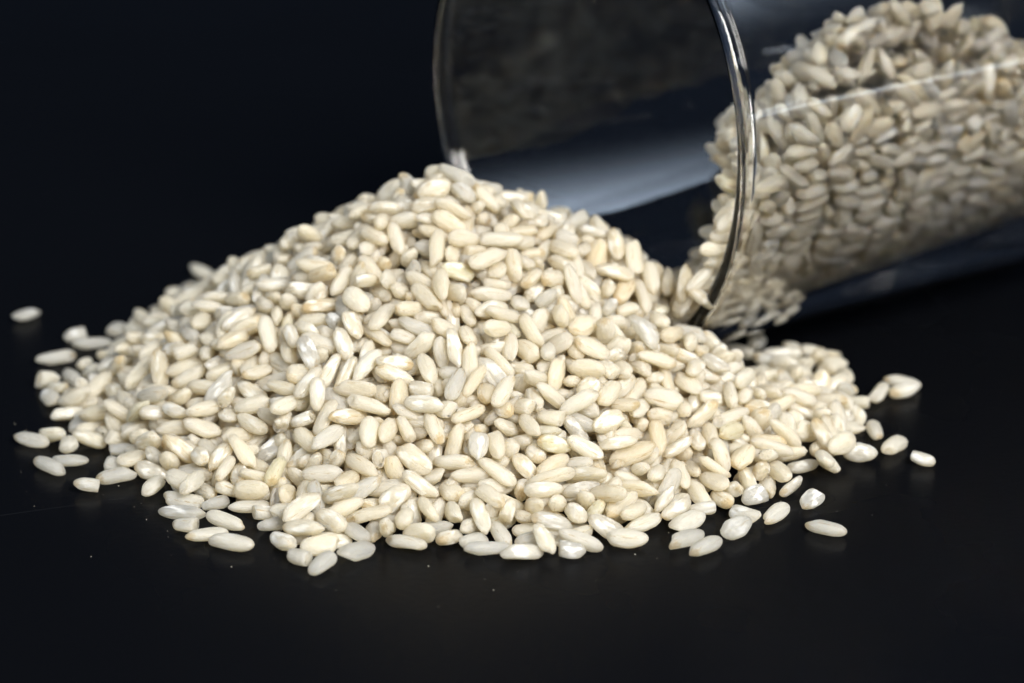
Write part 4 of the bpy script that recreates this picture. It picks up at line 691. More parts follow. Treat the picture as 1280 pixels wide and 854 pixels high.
-81,1017,17,-1,-2,88,10,-68,1122,20,13,-9,-103,16,-75,1191,16,-10,6,7,8,14,-479,243,-32,29,-38,19,35,293,431,12,135,22,20,16,323,388,-47,58,-79,8,49,413,341,50,20,52,6,-12,493,298,-139,37,-40,6,
62,612,207,-40,42,-120,12,-8,954,25,-6,-16,-77,17,3,1048,20,-13,0,43,16,-2,1142,19,15,-8,-47,15,-18,1260,19,16,-8,-55,2,57,-858,17,13,2,-24,21,99,-549,191,33,36,30,12,63,-480,259,53,-29,-51,7,
97,-372,299,31,18,125,20,110,-162,424,-45,15,16,22,103,5,477,50,16,89,23,105,163,449,24,-4,87,16,79,262,373,-19,30,68,11,97,381,307,-35,24,-80,11,81,489,264,-26,-82,-90,12,110,562,204,-51,8,-88,15,
129,640,166,33,-1,124,6,116,858,66,35,130,-20,3,105,915,32,-35,-1,-41,1,85,1003,19,10,15,125,4,85,1087,20,33,59,87,11,81,1197,23,3,-18,-137,14,178,-783,24,4,19,-61,10,195,-728,73,53,143,-36,14,
198,-639,116,45,-3,-100,19,183,-565,154,-54,2,-129,9,166,-310,313,40,-7,-23,16,194,-256,336,25,-34,73,12,176,-136,384,47,15,64,0,203,-12,398,-36,-50,-100,8,181,165,375,-132,49,-15,5,195,246,338,-56,-21,-85,18,
180,355,273,-18,-90,-94,11,204,428,225,3,19,96,4,170,502,200,-23,-13,-94,8,194,634,153,-123,-21,42,10,190,859,49,42,49,21,7,192,964,18,12,1,-13,20,191,1057,19,-13,-3,13,4,182,1132,19,7,-13,-83,4,
206,1232,21,-50,41,-63,18,283,-830,17,11,8,51,19,283,-680,64,-10,-76,68,22,309,-484,150,42,-51,-74,11,357,-376,211,-39,123,8,1,268,-286,277,20,-14,15,9,265,-214,303,102,-24,-79,8,313,-135,342,-36,28,-121,6,
257,2,364,-9,-9,-47,22,295,105,302,-15,26,26,9,327,196,302,44,17,138,1,296,265,261,-25,-31,-127,7,269,367,250,63,16,40,2,189,549,210,-15,-142,30,23,275,915,19,6,20,107,15,253,998,20,-4,-19,-130,5,
262,1095,21,9,13,100,7,280,1183,19,-16,6,-33,18,366,-789,23,-15,17,-141,14,357,-705,17,12,8,74,21,337,-529,115,-3,-53,134,2,357,-426,150,20,-12,-14,5,393,-316,187,61,4,113,22,363,-227,267,25,-21,57,11,
357,-101,296,-1,0,153,14,346,-33,290,-12,-8,91,5,319,66,292,-13,29,26,10,346,148,273,-8,-77,-53,5,386,304,316,-53,144,10,18,340,311,280,18,-6,-78,14,356,851,19,-6,-20,106,2,354,927,18,-12,-12,106,3,
362,1049,19,-16,5,-54,9,528,-581,20,37,-54,-78,9,475,-366,163,51,43,74,10,494,-305,158,-83,-23,-33,20,458,-206,204,-39,115,-94,4,426,-117,241,88,119,-18,19,381,24,270,-16,-126,-61,16,480,104,305,6,-13,91,12,
439,99,268,-17,-37,-66,19,432,919,18,-12,-10,61,11,457,1005,20,-11,-8,17,5,486,-679,19,-15,8,-97,6,575,-416,77,-16,-34,121,17,562,-303,143,-36,10,-21,4,577,-217,144,-85,73,-100,18,596,-147,158,74,-19,73,6,
639,-554,20,8,-13,-56,5,633,-366,89,40,32,-2,14,676,-387,77,-16,97,-87,8,576,-250,121,45,-122,64,9,687,-111,67,38,27,112,1,721,-424,38,-51,39,130,15,728,-306,31,-36,-9,-150,20,738,-242,33,-16,30,-24,11,
751,-135,38,-57,54,-38,19,721,-41,46,-35,28,-118,21,741,52,51,-57,52,-32,12,826,-271,21,-82,-63,45,2,831,-170,18,-10,-7,38,20,814,-97,17,-7,4,-38,10,810,1,22,15,8,-89,10,807,79,18,-4,-17,116,3,
889,-289,21,-77,39,-29,11,881,-206,18,2,8,79,20,922,-121,19,-9,20,-123,18,905,-43,17,7,14,78,21,997,-100,23,72,114,31,22,-938,-269,45,17,15,-36,0,-964,-99,23,-20,9,-52,13,-970,-9,20,1,-10,82,5,
-994,113,45,17,-9,-33,10,-971,278,42,-93,84,92,21,-868,-198,48,26,15,-154,8,-877,-128,39,22,77,67,23,-933,-59,63,-64,-46,15,12,-904,21,53,39,-87,-66,22,-905,154,41,-38,0,29,17,-912,213,25,14,-42,-95,7,
-877,362,31,-26,-35,-92,20,-890,431,46,-3,-16,123,9,-940,514,29,64,-33,-39,12,-878,601,27,-13,-45,-147,14,-905,739,23,43,-46,-59,2,-811,-403,34,-50,-15,72,18,-814,-281,57,-37,-43,82,0,-783,-103,81,133,-25,-16,20,
-825,-9,94,132,60,18,12,-800,101,93,14,-37,36,22,-842,214,68,21,-11,-88,12,-837,295,22,85,-72,-42,4,-796,389,40,-56,-114,54,18,-811,485,21,10,0,113,7,-825,586,43,-22,17,-121,19,-806,642,54,-104,-9,27,19,
-815,688,23,-20,-4,-67,5,-838,856,20,-12,-10,109,16,-703,-512,23,20,14,124,11,-734,-356,54,106,-70,-46,21,-724,-144,145,65,-101,-63,1,-694,-48,179,-43,-50,20,23,-726,7,121,4,-34,-14,15,-742,131,133,19,-10,-43,11,
-778,225,110,42,2,-49,1,-761,312,112,-141,52,-18,4,-721,416,94,-9,60,134,17,-714,484,54,72,-89,2,1,-731,623,46,-62,-26,128,6,-752,706,54,-65,31,-72,13,-675,812,21,50,-26,-37,21,-705,893,47,52,34,-24,18,
-697,1001,40,109,-15,34,4,-605,-464,77,-59,32,132,21,-632,-408,59,-77,-100,-13,19,-621,-318,133,-23,22,-109,16,-634,-221,176,9,-36,57,10,-664,-123,181,71,-13,-19,3,-626,15,205,-101,-48,89,13,-586,47,265,30,-59,-100,3,
-651,180,164,-94,35,14,9,-694,289,128,44,-40,-78,2,-635,370,125,-123,-35,27,8,-623,506,126,-11,17,89,16,-695,555,80,-40,-42,45,18,-594,653,56,43,-28,-135,22,-617,758,40,-88,81,36,10,-634,853,49,-6,2,-30,22,
-624,940,55,-22,9,-42,0,-610,1011,25,-83,67,-38,12,-599,1123,29,-12,-20,-91,11,-528,-707,37,-9,-40,116,11,-528,-460,147,2,-4,-24,10,-559,-399,159,86,-109,11,12,-518,-115,255,28,-42,-86,7,-526,37,275,-68,-44,93,14,
-541,146,282,-62,109,69,7,-593,246,211,-18,10,85,16,-502,313,256,5,55,117,13,-518,405,194,27,-14,-17,15,-545,526,172,-12,-36,10,19,-558,611,131,23,149,11,12,-559,745,89,116,61,-26,15,-549,831,57,18,43,130,12,
-525,886,28,53,22,70,21,-530,972,37,51,21,93,3,-520,1079,21,32,116,79,2,-514,1167,43,-22,20,-91,18,-438,-466,169,55,-47,-72,7,-424,-325,254,-49,-10,118,6,-523,-12,326,106,67,63,18,-483,134,315,117,72,-23,8,
-483,215,298,55,25,69,0,-488,338,274,80,-52,3,13,-433,379,277,-65,-21,69,4,-425,456,238,5,28,34,8,-401,574,199,22,-133,3,6,-448,620,173,-28,-12,143,15,-514,713,115,-10,-69,111,15,-429,865,101,-38,123,89,12,
-416,963,38,14,-7,-30,10,-420,1025,38,-40,21,-142,0,-432,1104,26,52,92,56,1,-379,1195,28,35,106,95,10,-358,-537,173,-17,2,91,22,-311,-248,337,-81,-8,-37,15,-382,158,380,49,-93,-77,15,-354,272,356,73,-104,-36,3,
-345,415,318,-113,-34,-1,15,-323,402,288,-13,23,71,9,-355,510,268,18,3,19,7,-327,583,222,-19,-121,60,5,-319,659,213,-56,-28,34,11,-354,812,156,1,22,37,14,-363,940,74,-2,-39,-73,7,-297,1028,40,-52,3,56,0,
-300,1099,25,16,-1,155,0,-321,1167,49,5,7,29,10,-299,1306,20,23,151,20,14,-234,-781,44,-28,-2,-39,22,-216,171,481,58,-12,-138,19,-224,262,445,-48,26,-115,13,-229,399,383,-117,58,-58,17,-242,473,349,137,16,3,7,
-243,586,276,10,109,61,11,-216,694,238,66,-134,-14,14,-230,950,58,-14,24,127,17,-234,988,18,0,-22,-132,21,-229,1142,44,8,9,93,16,-224,1206,18,-9,11,-94,20,-154,-821,36,109,-18,-49,22,-156,-536,209,-8,-76,37,13,
-158,202,545,33,85,95,11,-139,254,492,-55,-42,107,12,-109,369,428,-96,105,1,20,-143,400,378,-98,27,87,10,-156,502,294,138,28,-63,10,-152,632,259,-109,16,46,12,-91,727,178,-90,14,21,14,-130,760,159,-17,25,-64,21,
-119,888,75,-36,45,-115,1,-139,956,45,-20,38,52,1,-129,1063,28,-22,-10,-84,14,-142,1173,27,-72,29,-14,5,-52,-428,290,-93,31,-74,13,-17,93,557,68,39,94,3,-17,203,493,-70,-90,-34,7,-65,298,464,-32,-14,96,16,
3,424,388,-9,138,35,11,-30,462,315,-102,70,-8,20,-56,570,286,43,61,60,22,-38,633,212,13,24,26,10,9,876,97,-9,-135,-74,23,-41,922,54,26,-3,-140,19,-39,1000,46,-14,-23,133,8,-31,1087,28,3,41,-97,10,
-24,1199,35,45,13,-13,11,51,-783,35,-38,103,-35,11,93,-99,472,12,66,31,13,157,181,437,1,-17,-34,14,114,268,421,92,-74,-52,15,70,341,413,109,-68,62,14,73,415,381,3,-26,-112,23,79,534,255,-22,62,68,17,
7,615,222,-39,11,-95,18,75,903,67,-40,-14,-35,7,83,988,59,20,111,98,17,58,1064,45,-13,5,-57,0,53,1144,42,-42,-3,2,5,35,1237,28,-28,-15,-65,9,183,-515,193,16,142,54,3,158,105,433,4,1,76,20,
146,211,398,24,8,-128,12,103,307,368,-38,-8,-58,3,188,405,291,-141,24,-35,15,139,503,233,100,102,18,21,111,608,219,10,-53,-110,18,169,683,186,-27,29,-124,0,149,936,22,-36,6,-20,15,153,1012,24,-62,16,-3,11,
135,1095,25,-21,-3,76,7,153,1206,29,14,50,74,4,345,-500,185,-3,-148,31,6,254,-309,299,-70,-127,-27,4,260,-82,397,132,83,-8,17,269,94,401,103,54,77,14,233,166,365,-54,44,-17,6,229,263,346,31,74,64,11,
237,344,294,-50,15,78,21,235,416,256,-19,-10,-110,23,160,595,202,74,-14,65,12,230,927,42,62,1,-102,12,242,1047,50,-14,20,-69,12,217,1144,42,8,37,30,18,326,-841,32,31,-11,134,19,335,-745,46,13,4,-5,0,
378,-502,142,100,-94,-19,12,335,-442,182,128,-75,30,5,353,-310,231,15,100,67,8,365,-86,338,25,67,76,16,322,13,326,-50,-64,22,14,315,112,330,-17,-3,-98,15,363,197,320,6,26,-42,8,290,269,306,-2,9,-130,17,
334,382,284,59,-106,-98,15,330,1010,19,-10,-16,125,0,323,1116,26,-96,18,-21,17,395,-696,38,-8,3,-100,13,427,-618,64,48,45,90,1,387,-578,116,-38,22,-147,15,394,-384,163,-8,-19,-132,8,408,-171,276,36,-29,109,1,
397,-44,300,-35,45,-39,12,383,29,316,-27,10,-45,5,389,109,293,-4,-1,39,16,403,1044,24,31,56,69,11,506,-497,60,-50,108,-1,12,508,-376,103,-29,42,-105,5,506,-224,196,-1,8,-135,18,534,-166,204,-17,18,7,16,
439,-49,268,27,42,81,11,671,-292,106,-120,-10,-98,3,623,-244,144,-84,118,-32,4,732,-306,71,81,-88,-5,2,715,-74,86,-8,12,-35,16,765,-373,20,13,-123,-80,9,799,-287,56,19,136,-32,13,787,-218,26,-20,8,143,5,
790,-130,31,-69,79,-8,13,767,-51,38,-22,69,-99,13,869,-180,53,-6,-21,-131,14,870,-87,22,72,85,39,8,856,0,22,-39,49,-83,19,975,108,20,6,14,62,13,-960,47,39,34,-92,-23,15,-965,169,47,-36,-98,11,13,
-962,238,52,49,43,19,9,-955,370,34,5,107,68,12,-869,-113,80,-28,-36,119,21,-875,-28,64,6,-20,-84,22,-899,98,70,89,-62,-102,15,-892,199,63,86,-93,-15,20,-873,276,49,101,117,16,21,-899,381,74,-19,-16,77,23,
-880,485,66,104,51,5,18,-891,551,52,20,6,-82,6,-886,640,55,-54,9,146,13,-787,-125,129,-30,75,127,16,-785,-53,133,-3,-21,-49,8,-862,26,99,66,-103,-15,17,-837,138,126,17,10,-155,21,-786,207,69,-45,-111,29,9,
-805,294,92,69,58,-98,1,-799,408,75,-10,5,68,21,-781,483,54,-49,-91,53,22,-757,576,55,9,-9,-58,16,-792,715,68,-14,-32,34,10,-793,800,42,-58,32,-122,23,-700,-457,80,-9,-1,153,9,-756,-288,121,121,-50,-56,23,
-635,-83,213,-2,9,-77,16,-704,21,195,-32,-71,122,14,-808,64,154,-15,13,85,11,-749,219,145,31,-79,-79,23,-758,285,152,31,-68,-92,18,-724,400,133,-10,-26,63,2,-679,461,118,-68,-39,49,5,-744,599,87,90,121,10,5,
-702,655,72,-31,4,8,19,-659,730,27,-34,-41,108,18,-690,843,62,26,-9,-25,7,-683,937,57,-9,-24,117,5,-658,-292,169,99,-79,-20,18,-597,-132,248,46,-56,-131,10,-607,-48,245,28,-7,-41,17,-613,167,234,-35,-49,86,19,
-688,229,185,-48,-9,-51,4,-613,346,184,-122,-1,-43,18,-616,460,182,74,104,-14,11,-606,545,156,-24,-28,75,8,-643,650,109,-92,-52,4,14,-606,739,91,-122,-61,45,0,-610,794,36,-57,99,61,20,-564,910,69,32,37,109,1,
-577,991,72,-59,126,26,14,-580,1094,58,-89,-54,59,5,-469,-665,70,-10,72,-78,11,-496,-216,246,18,-34,147,15,-541,227,229,74,62,10,8,-611,317,222,-90,-49,-48,18,-478,370,226,-73,-85,27,20,-501,525,225,19,-15,122,2,
-493,598,182,115,83,57,7,-524,682,137,88,-5,27,11,-512,804,91,10,-49,-125,17,-490,876,64,12,-98,-83,18,-487,936,24,81,-77,-36,10,-462,1051,70,-19,74,121,6,-515,1094,61,-58,18,-4,15,-467,-347,215,-85,-101,43,16,
-439,-264,267,-99,60,-54,10,-448,139,350,-4,-2,11,12,-436,251,326,-1,-9,93,10,-396,336,329,-39,-43,122,9,-459,502,253,-59,119,14,17,-398,547,255,112,-7,-24,15,-428,622,223,26,-24,35,10,-433,730,173,-37,-131,42,16,
-414,829,120,-53,135,31,5,-446,905,93,-4,-119,-98,23,-401,988,73,6,-11,-54,13,-340,1110,65,4,-27,-154,23,-429,1162,51,-51,-12,18,10,-275,-835,50,-13,-17,68,9,-351,-218,349,9,-12,11,2,-385,296,382,78,111,-11,18,
-312,335,369,28,21,-17,5,-320,495,313,69,-119,-65,22,-249,506,322,-44,133,32,0,-306,580,270,-12,-19,-8,13,-281,638,241,7,-28,32,12,-285,816,153,24,17,97,8,-314,876,106,72,31,-66,8,-223,994,76,11,-43,124,17,
-257,1066,57,43,55,70,18,-272,1168,72,6,-3,29,19,-274,1258,21,3,128,-79,21,-255,133,500,104,100,-51,15,-234,208,503,59,20,-124,6,-291,254,465,-69,-82,60,22,-181,364,434,7,-35,-132,22,-186,418,379,-37,28,99,5,
-175,576,308,-31,-30,-116,3,-226,661,289,50,-60,-37,2,-160,779,192,-103,-112,-33,21,-167,835,149,-51,-4,17,17,-140,834,110,-4,12,-41,10,-190,1007,48,-53,-135,-58,8,-178,1051,62,-10,-5,-39,13,-177,1155,58,13,-3,-55,5,
-83,112,597,122,-51,-6,3,-65,278,510,-69,63,-47,13,-111,317,486,0,-48,-131,7,-60,431,406,11,126,59,4,-122,474,347,-27,43,76,22,-101,597,265,-16,-44,-56,13,-101,675,244,-85,11,-23,14,-91,809,128,30,-51,108,4,
-71,873,95,-22,-6,-101,3,-71,963,67,-91,1,4,23,-125,996,59,-4,22,2,17,-109,1115,40,-19,16,125,22,-12,-561,218,18,93,-114,21,21,349,433,133,52,-28,20,-27,327,422,41,-28,-45,20,14,469,363,65,-105,-66,12,
25,525,326,25,75,88,23,-15,618,271,-1,67,102,16,19,674,168,-93,32,-43,11,37,918,96,-29,124,58,7,32,969,37,-36,47,-32,15,11,1061,55,1,-5,97,3,10,1172,52,-19,-5,18,1,167,272,392,-47,-120,52,6,
78,282,410,15,37,62,15,109,380,342,12,7,98,18,142,478,271,-76,77,-31,4,131,603,254,35,21,95,22,100,659,224,-28,11,58,18,135,933,74,-12,-49,-85,12,121,1025,66,5,23,108,18,105,1113,48,-10,-37,-59,7,
231,-539,144,120,30,-43,21,220,25,406,-34,-31,-130,14,238,174,410,-35,-21,-133,22,181,286,357,-5,-12,-30,8,165,330,321,-25,-92,21,22,195,455,264,-29,37,100,23,179,567,256,50,39,56,12,248,692,163,-145,-41,16,18,
188,946,52,-16,-13,88,1,178,1079,50,25,-139,-33,5,288,-738,83,-12,-28,99,15,311,-354,248,20,-42,81,19,302,-92,368,-7,14,43,14,291,10,386,-26,40,-16,8,294,98,369,-101,75,-58,8,305,191,355,-68,128,-41,20,
268,254,344,-91,62,-46,2,267,425,280,-7,17,44,19,242,499,223,-69,-15,-2,16,292,951,37,110,86,-40,7,364,-606,71,-83,63,44,9,399,-461,171,32,-2,-2,15,401,-385,197,67,118,-3,13,396,-58,345,-7,30,-50,7,
362,87,334,-115,-42,-4,3,370,142,327,-13,-28,45,6,347,244,291,-107,-3,22,3,485,-531,85,56,-8,-16,2,434,-126,294,-5,32,5,22,414,68,330,-13,-41,-125,22,428,162,318,72,-123,4,2,558,-377,109,-76,-20,26,9,
513,-283,199,-13,-6,3,10,463,-6,285,-1,19,82,7,699,-274,88,-108,0,-105,21,631,-169,148,-45,1,45,22,762,-372,74,59,13,88,9,741,-215,80,-29,48,-14,18,730,-162,68,6,39,-69,4,833,-237,66,8,67,-115,17,
797,-175,48,20,10,28,21,844,-92,45,-120,84,-30,15,-884,144,80,18,-68,101,20,-937,201,70,-116,-68,55,3,-846,-262,92,-2,-2,58,12,-843,-108,122,1,-74,-109,10,-823,176,103,2,-57,-143,5,-885,260,87,39,-104,-69,6,
-848,366,64,21,14,93,18,-820,475,58,60,-37,-63,9,-831,537,78,35,-123,-11,0,-814,-87,156,-40,7,-51,12,-752,14,153,113,-41,14,4,-834,224,126,-106,57,80,13,-823,340,121,-47,-22,39,1,-745,457,118,27,-30,145,10,
-768,526,90,37,11,109,16,-794,599,82,-85,-107,17,15,-726,762,67,-102,-95,-32,9,-723,796,46,18,-26,139,14,-701,-340,77,89,-51,-31,22,-643,-100,248,-17,-12,97,13,-700,94,181,82,-65,-1,22,-716,176,183,84,118,14,6,
-693,408,169,43,-43,142,12,-702,499,128,55,-130,28,17,-670,568,131,26,-14,2,12,-675,684,105,-31,-16,54,6,-674,788,71,44,8,-58,7,-655,874,87,-34,14,33,23,-662,970,90,119,41,5,22,-652,182,252,-122,4,-49,14,
-615,278,241,42,-35,0,12,-562,375,227,-53,-26,90,4,-547,452,200,-22,-17,-30,19,-530,557,124,-50,79,85,5,-499,660,170,-138,-29,-23,21,-599,762,125,7,51,106,22,-591,882,100,-87,101,81,14,-504,926,74,-67,4,23,8,
-504,1008,74,22,42,-33,16,-514,265,302,59,-119,-28,12,-533,435,246,7,-13,-33,0,-557,613,218,7,-16,-129,4,-516,580,206,47,17,-125,11,-491,726,157,-44,25,97,17,-450,709,99,16,147,23,8,-471,887,132,-11,-25,70,6,
-434,941,70,19,-40,71,12,-394,1060,60,-30,30,-31,20,-431,1119,66,-69,-15,17,2,-427,292,361,-33,-2,85,22,-465,409,294,-52,-39,-67,13,-382,469,297,50,88,79,1,-311,542,293,-47,9,-16,11,-365,685,217,111,-89,29,6,
-365,745,174,17,-29,-10,19,-367,887,119,-30,-87,85,20,-319,946,107,-3,22,91,11,-281,1048,92,30,10,60,1,-284,1121,100,28,14,41,7,-351,1259,47,24,18,40,7,-286,-556,232,52,-36,-61,4,-323,242,400,43,56,110,19,
-311,294,428,-144,48,6,16,-215,447,397,-18,-14,-50,4,-182,545,360,15,16,140,18,-260,625,302,-54,-22,124,16,-247,728,225,33,-97,-69,7,-204,803,185,-108,41,39,3,-256,853,155,-35,-21,109,1,-169,965,93,-112,-2,2,21,
-203,1048,97,18,-82,-122,1,-213,1125,80,6,31,-41,10,-169,256,516,-55,112,-37,10,-237,325,447,42,-9,-24,5,-156,326,454,-21,-12,40,0,-88,496,373,-104,71,-43,22,-143,539,313,4,28,37,10,-158,681,268,-81,11,-28,9,
-114,772,203,5,56,78,15,-43,862,128,-63,-122,-26,12,-106,901,115,30,64,56,18,-97,1009,83,-22,-31,-121,17,-125,1070,73,28,26,75,22,20,183,510,-3,-63,-125,11,-5,258,491,-127,-52,-3,13,-6,290,460,47,66,102,0,
-36,481,401,-66,100,-7,20,-56,469,349,134,-74,21,7,-72,594,318,-5,137,-41,16,-39,677,237,16,92,69,5,5,965,87,-5,5,27,21,-26,1051,71,73,-9,-129,18,-49,1118,61,23,-24,-44,21,60,-126,463,62,-24,102,8,
86,165,494,-2,-56,-133,7,129,405,388,-30,-23,32,13,99,470,338,26,45,100,2,91,550,298,37,-121,26,3,68,584,265,9,-2,42,22,62,687,236,17,-7,22,3,65,950,69,45,-6,9,22,56,1086,86,7,-21,-136,1,
191,-497,228,83,-117,54,20,125,340,376,34,73,111,15,139,423,306,-17,-13,-65,5,190,504,285,-66,-25,61,23,209,691,235,-57,-136,34,8,205,679,206,31,-137,-4,20,183,1025,51,-27,-131,41,15,202,-799,69,20,-34,-55,3,
311,-475,218,-2,16,134,16,284,-410,236,106,-81,-17,22,262,299,372,-81,8,-27,15,280,316,270,-31,62,41,3,240,479,275,-88,42,37,21,247,552,231,-60,-102,-103,18,311,1054,43,-14,1,25,8,346,6,385,37,-57,109,12,
333,101,363,-14,29,-93,21,351,180,356,77,26,33,0,320,331,319,39,88,44,15,322,423,284,-60,-1,49,12,436,-60,359,-6,37,-54,16,416,29,352,47,16,55,8,424,131,363,59,54,78,17,420,226,296,-45,18,-3,21,
478,-168,248,-26,34,-84,18,660,-336,132,-27,141,10,20,733,-261,100,-50,-54,-73,9,700,-161,101,-120,-25,-51,17,783,-70,61,46,-23,128,20,-884,203,101,-13,13,-127,15,-845,78,123,-94,60,-41,13,-854,254,109,-9,-66,-91,15,
-840,440,73,10,-36,-24,20,-766,-223,160,-10,1,41,9,-747,-46,161,-47,0,88,1,-773,83,183,5,95,91,11,-766,168,180,27,-5,98,17,-770,388,130,64,-48,-48,4,-730,496,101,143,-15,-39,21,-735,540,124,57,2,0,5,
-697,709,68,-27,-126,-11,7,-653,59,223,-1,12,32,4,-668,130,189,47,-113,-6,9,-682,276,181,-9,-25,-35,3,-719,356,163,10,7,136,16,-640,441,151,-77,48,-34,18,-653,612,144,35,-121,76,21,-718,613,124,-2,-15,-152,7,
-647,738,70,-8,-133,-43,5,-648,907,110,-13,69,96,17,-683,242,223,21,117,55,18,-628,377,212,109,-109,19,13,-540,500,216,-125,50,-40,6,-598,635,160,-65,118,-67,11,-578,796,131,-58,-51,-82,2,-517,787,127,10,7,-124,19,
-574,945,107,28,-130,44,1,-486,968,66,24,-110,-84,4,-450,190,370,-13,13,3,11,-471,360,309,39,107,-5,22,-472,476,280,9,0,-45,17,-573,616,180,10,-131,-19,8,-417,589,245,0,-8,13,6,-498,789,162,-127,36,7,16,
-511,869,135,72,-11,-91,6,-392,948,111,-4,-58,-117,2,-346,1029,46,-8,-33,-101,9,-362,1076,94,84,-2,-3,10,-311,305,394,28,-6,30,12,-374,500,336,-17,-23,89,21,-307,566,318,-20,-21,-143,17,-331,639,252,71,-98,-54,8,
-298,733,218,-16,-7,-120,14,-294,800,192,36,-20,25,23,-298,895,177,-28,52,79,16,-275,963,86,-3,-56,-64,15,-216,1072,127,-10,-30,-47,16,-299,371,424,17,36,107,1,-275,412,401,19,27,-125,23,-176,486,360,81,-34,-41,14,
-194,605,330,-21,31,40,8,-271,706,275,-38,-24,81,7,-169,777,229,24,24,120,2,-136,867,178,-16,11,98,16,-150,903,115,15,-40,-45,15,-148,1024,110,24,-39,-113,12,-168,1097,82,8,-96,12,22,-103,-621,214,-65,-97,40,2,
-186,-504,265,74,-71,-53,15,-89,191,551,35,-57,103,4,-22,295,511,-27,11,70,8,-87,389,479,-58,-60,-95,18,-123,491,397,134,67,13,11,-50,556,364,90,64,44,1,-78,643,286,-36,-13,24,18,-118,720,242,-65,11,-14,6,
-47,816,148,-87,-117,-31,3,-66,967,114,9,-8,0,14,-68,1065,63,111,15,64,9,37,211,454,66,-26,87,9,46,277,476,-14,-36,95,3,-2,390,420,-128,-10,21,4,-24,517,377,53,-15,94,4,40,581,313,-30,-36,-144,10,
-13,629,317,-96,16,-7,19,-3,695,250,-60,-35,121,13,-6,1013,85,38,3,14,6,126,235,457,-38,-58,-133,5,167,371,378,-66,37,-109,17,148,416,348,50,53,58,19,117,504,308,-76,108,-18,18,171,645,282,58,3,77,21,
224,737,200,-144,9,50,14,143,724,215,-25,-36,-147,2,73,1019,92,93,-90,7,2,236,-67,425,-97,99,-37,16,223,292,389,-119,44,-15,4,208,365,326,-72,-2,-16,6,207,523,322,-37,12,-97,4,247,537,273,-70,118,5,12,
222,634,181,58,13,51,20,312,137,399,-86,89,-67,10,335,251,377,-82,71,-46,21,296,297,342,17,42,103,2,295,453,304,-24,2,78,10,308,478,252,53,102,101,11,384,156,375,26,-6,77,9,422,245,325,-42,-3,-98,11,
365,347,320,-74,31,-103,16,454,5,358,84,76,75,19,533,-124,221,-23,-32,-87,22,-852,-68,123,-20,-7,-133,8,-810,3,142,-37,-26,127,1,-845,388,102,5,-2,-146,8,-807,464,99,37,94,83,2,-793,314,153,67,-110,8,8,
-875,431,109,-83,83,-65,21,-646,134,218,89,-72,-17,13,-663,381,179,28,-144,-3,15,-631,493,200,-48,6,25,0,-622,570,183,29,6,-150,17,-614,688,153,122,61,-49,16,-674,774,112,-27,113,-32,19,-629,823,98,75,12,-11,14,
-554,103,325,96,-51,-39,9,-602,231,273,85,-37,-72,17,-552,344,277,-19,-1,-36,20,-552,400,262,-57,-86,100,1,-489,556,265,-12,0,39,17,-520,695,191,-90,100,-33,20,-544,745,156,-57,-64,70,11,-425,720,133,5,-5,-10,10,
-546,895,125,-5,-113,-37,5,-451,1004,96,32,-151,17,5,-397,222,388,6,55,-146,18,-332,402,355,4,-42,-138,19,-381,541,293,-100,-88,63,9,-504,750,198,-43,-4,-33,3,-418,714,241,-6,-153,-9,13,-406,758,197,-8,17,78,23,
-412,879,155,105,-18,-29,16,-349,946,140,157,-1,-6,21,-341,1035,92,52,-123,-76,15,-404,408,353,46,-98,-8,0,-248,522,383,-132,32,-51,19,-265,577,340,110,-110,-9,5,-323,634,286,-94,-67,34,20,-316,763,246,55,-133,49,18,
-286,846,197,13,113,98,11,-216,891,138,-39,-2,-13,20,-212,994,119,35,-49,-115,1,-186,-466,234,-36,-137,-42,9,-226,299,478,5,14,-137,2,-185,488,451,91,101,0,6,-174,452,423,142,-58,8,11,-126,562,386,89,83,58,22,
-141,641,309,130,-80,13,12,-164,725,278,-96,25,-27,5,-122,804,228,-26,-5,-65,10,-49,919,122,117,-2,-27,17,-159,389,469,136,9,2,22,18,417,455,-51,-145,9,17,9,472,417,55,-127,6,3,-22,547,345,-31,114,-13,19,
-71,621,351,22,-8,-132,17,-43,710,261,-38,-38,-61,21,105,784,105,23,-38,-59,0,145,307,434,16,44,94,5,81,388,433,-108,27,-42,13,222,457,370,-34,-123,29,13,121,595,302,-23,0,-24,14,69,663,262,-100,-41,-5,11,
111,724,269,-1,28,13,4,110,758,249,-19,62,-121,8,219,344,376,7,121,18,4,190,443,324,41,140,30,13,164,527,307,34,43,48,11,216,606,267,-3,60,38,21,315,707,180,27,-89,-31,17,244,60,437,-62,56,-57,16,
273,370,317,79,104,42,8,273,505,308,1,-31,-96,22,263,589,257,74,-20,-61,13,357,264,353,68,86,47,20,363,440,311,-29,10,-43,13,632,-82,131,69,-77,57,11,574,-113,212,41,49,66,8,-726,98,222,-117,7,-11,11,
-743,522,156,57,-6,0,20,-676,536,154,-12,-62,114,22,-553,214,283,-47,-40,110,10,-647,436,218,-19,132,-18,2,-594,529,223,76,125,6,17,-755,650,124,31,-94,-108,0,-655,727,140,-46,46,111,8,-509,302,343,-126,-74,14,3,
-443,576,291,121,-10,-22,13,-566,715,193,96,-76,-34,13,-470,675,216,10,4,35,12,-478,831,175,-52,-3,-51,13,-441,816,148,-89,115,22,15,-398,1018,111,92,-95,-19,12,-432,393,336,53,-76,-40,1,-479,439,319,-11,-25,-128,13,
-364,633,294,-69,91,-50,3,-376,678,259,7,-51,-132,22,-370,798,206,2,-65,96,1,-356,849,183,105,96,-3,9,-358,1115,117,50,-29,11,16,-302,998,122,13,12,83,10,-295,508,375,-62,-128,-63,20,-179,517,407,-11,21,117,17,
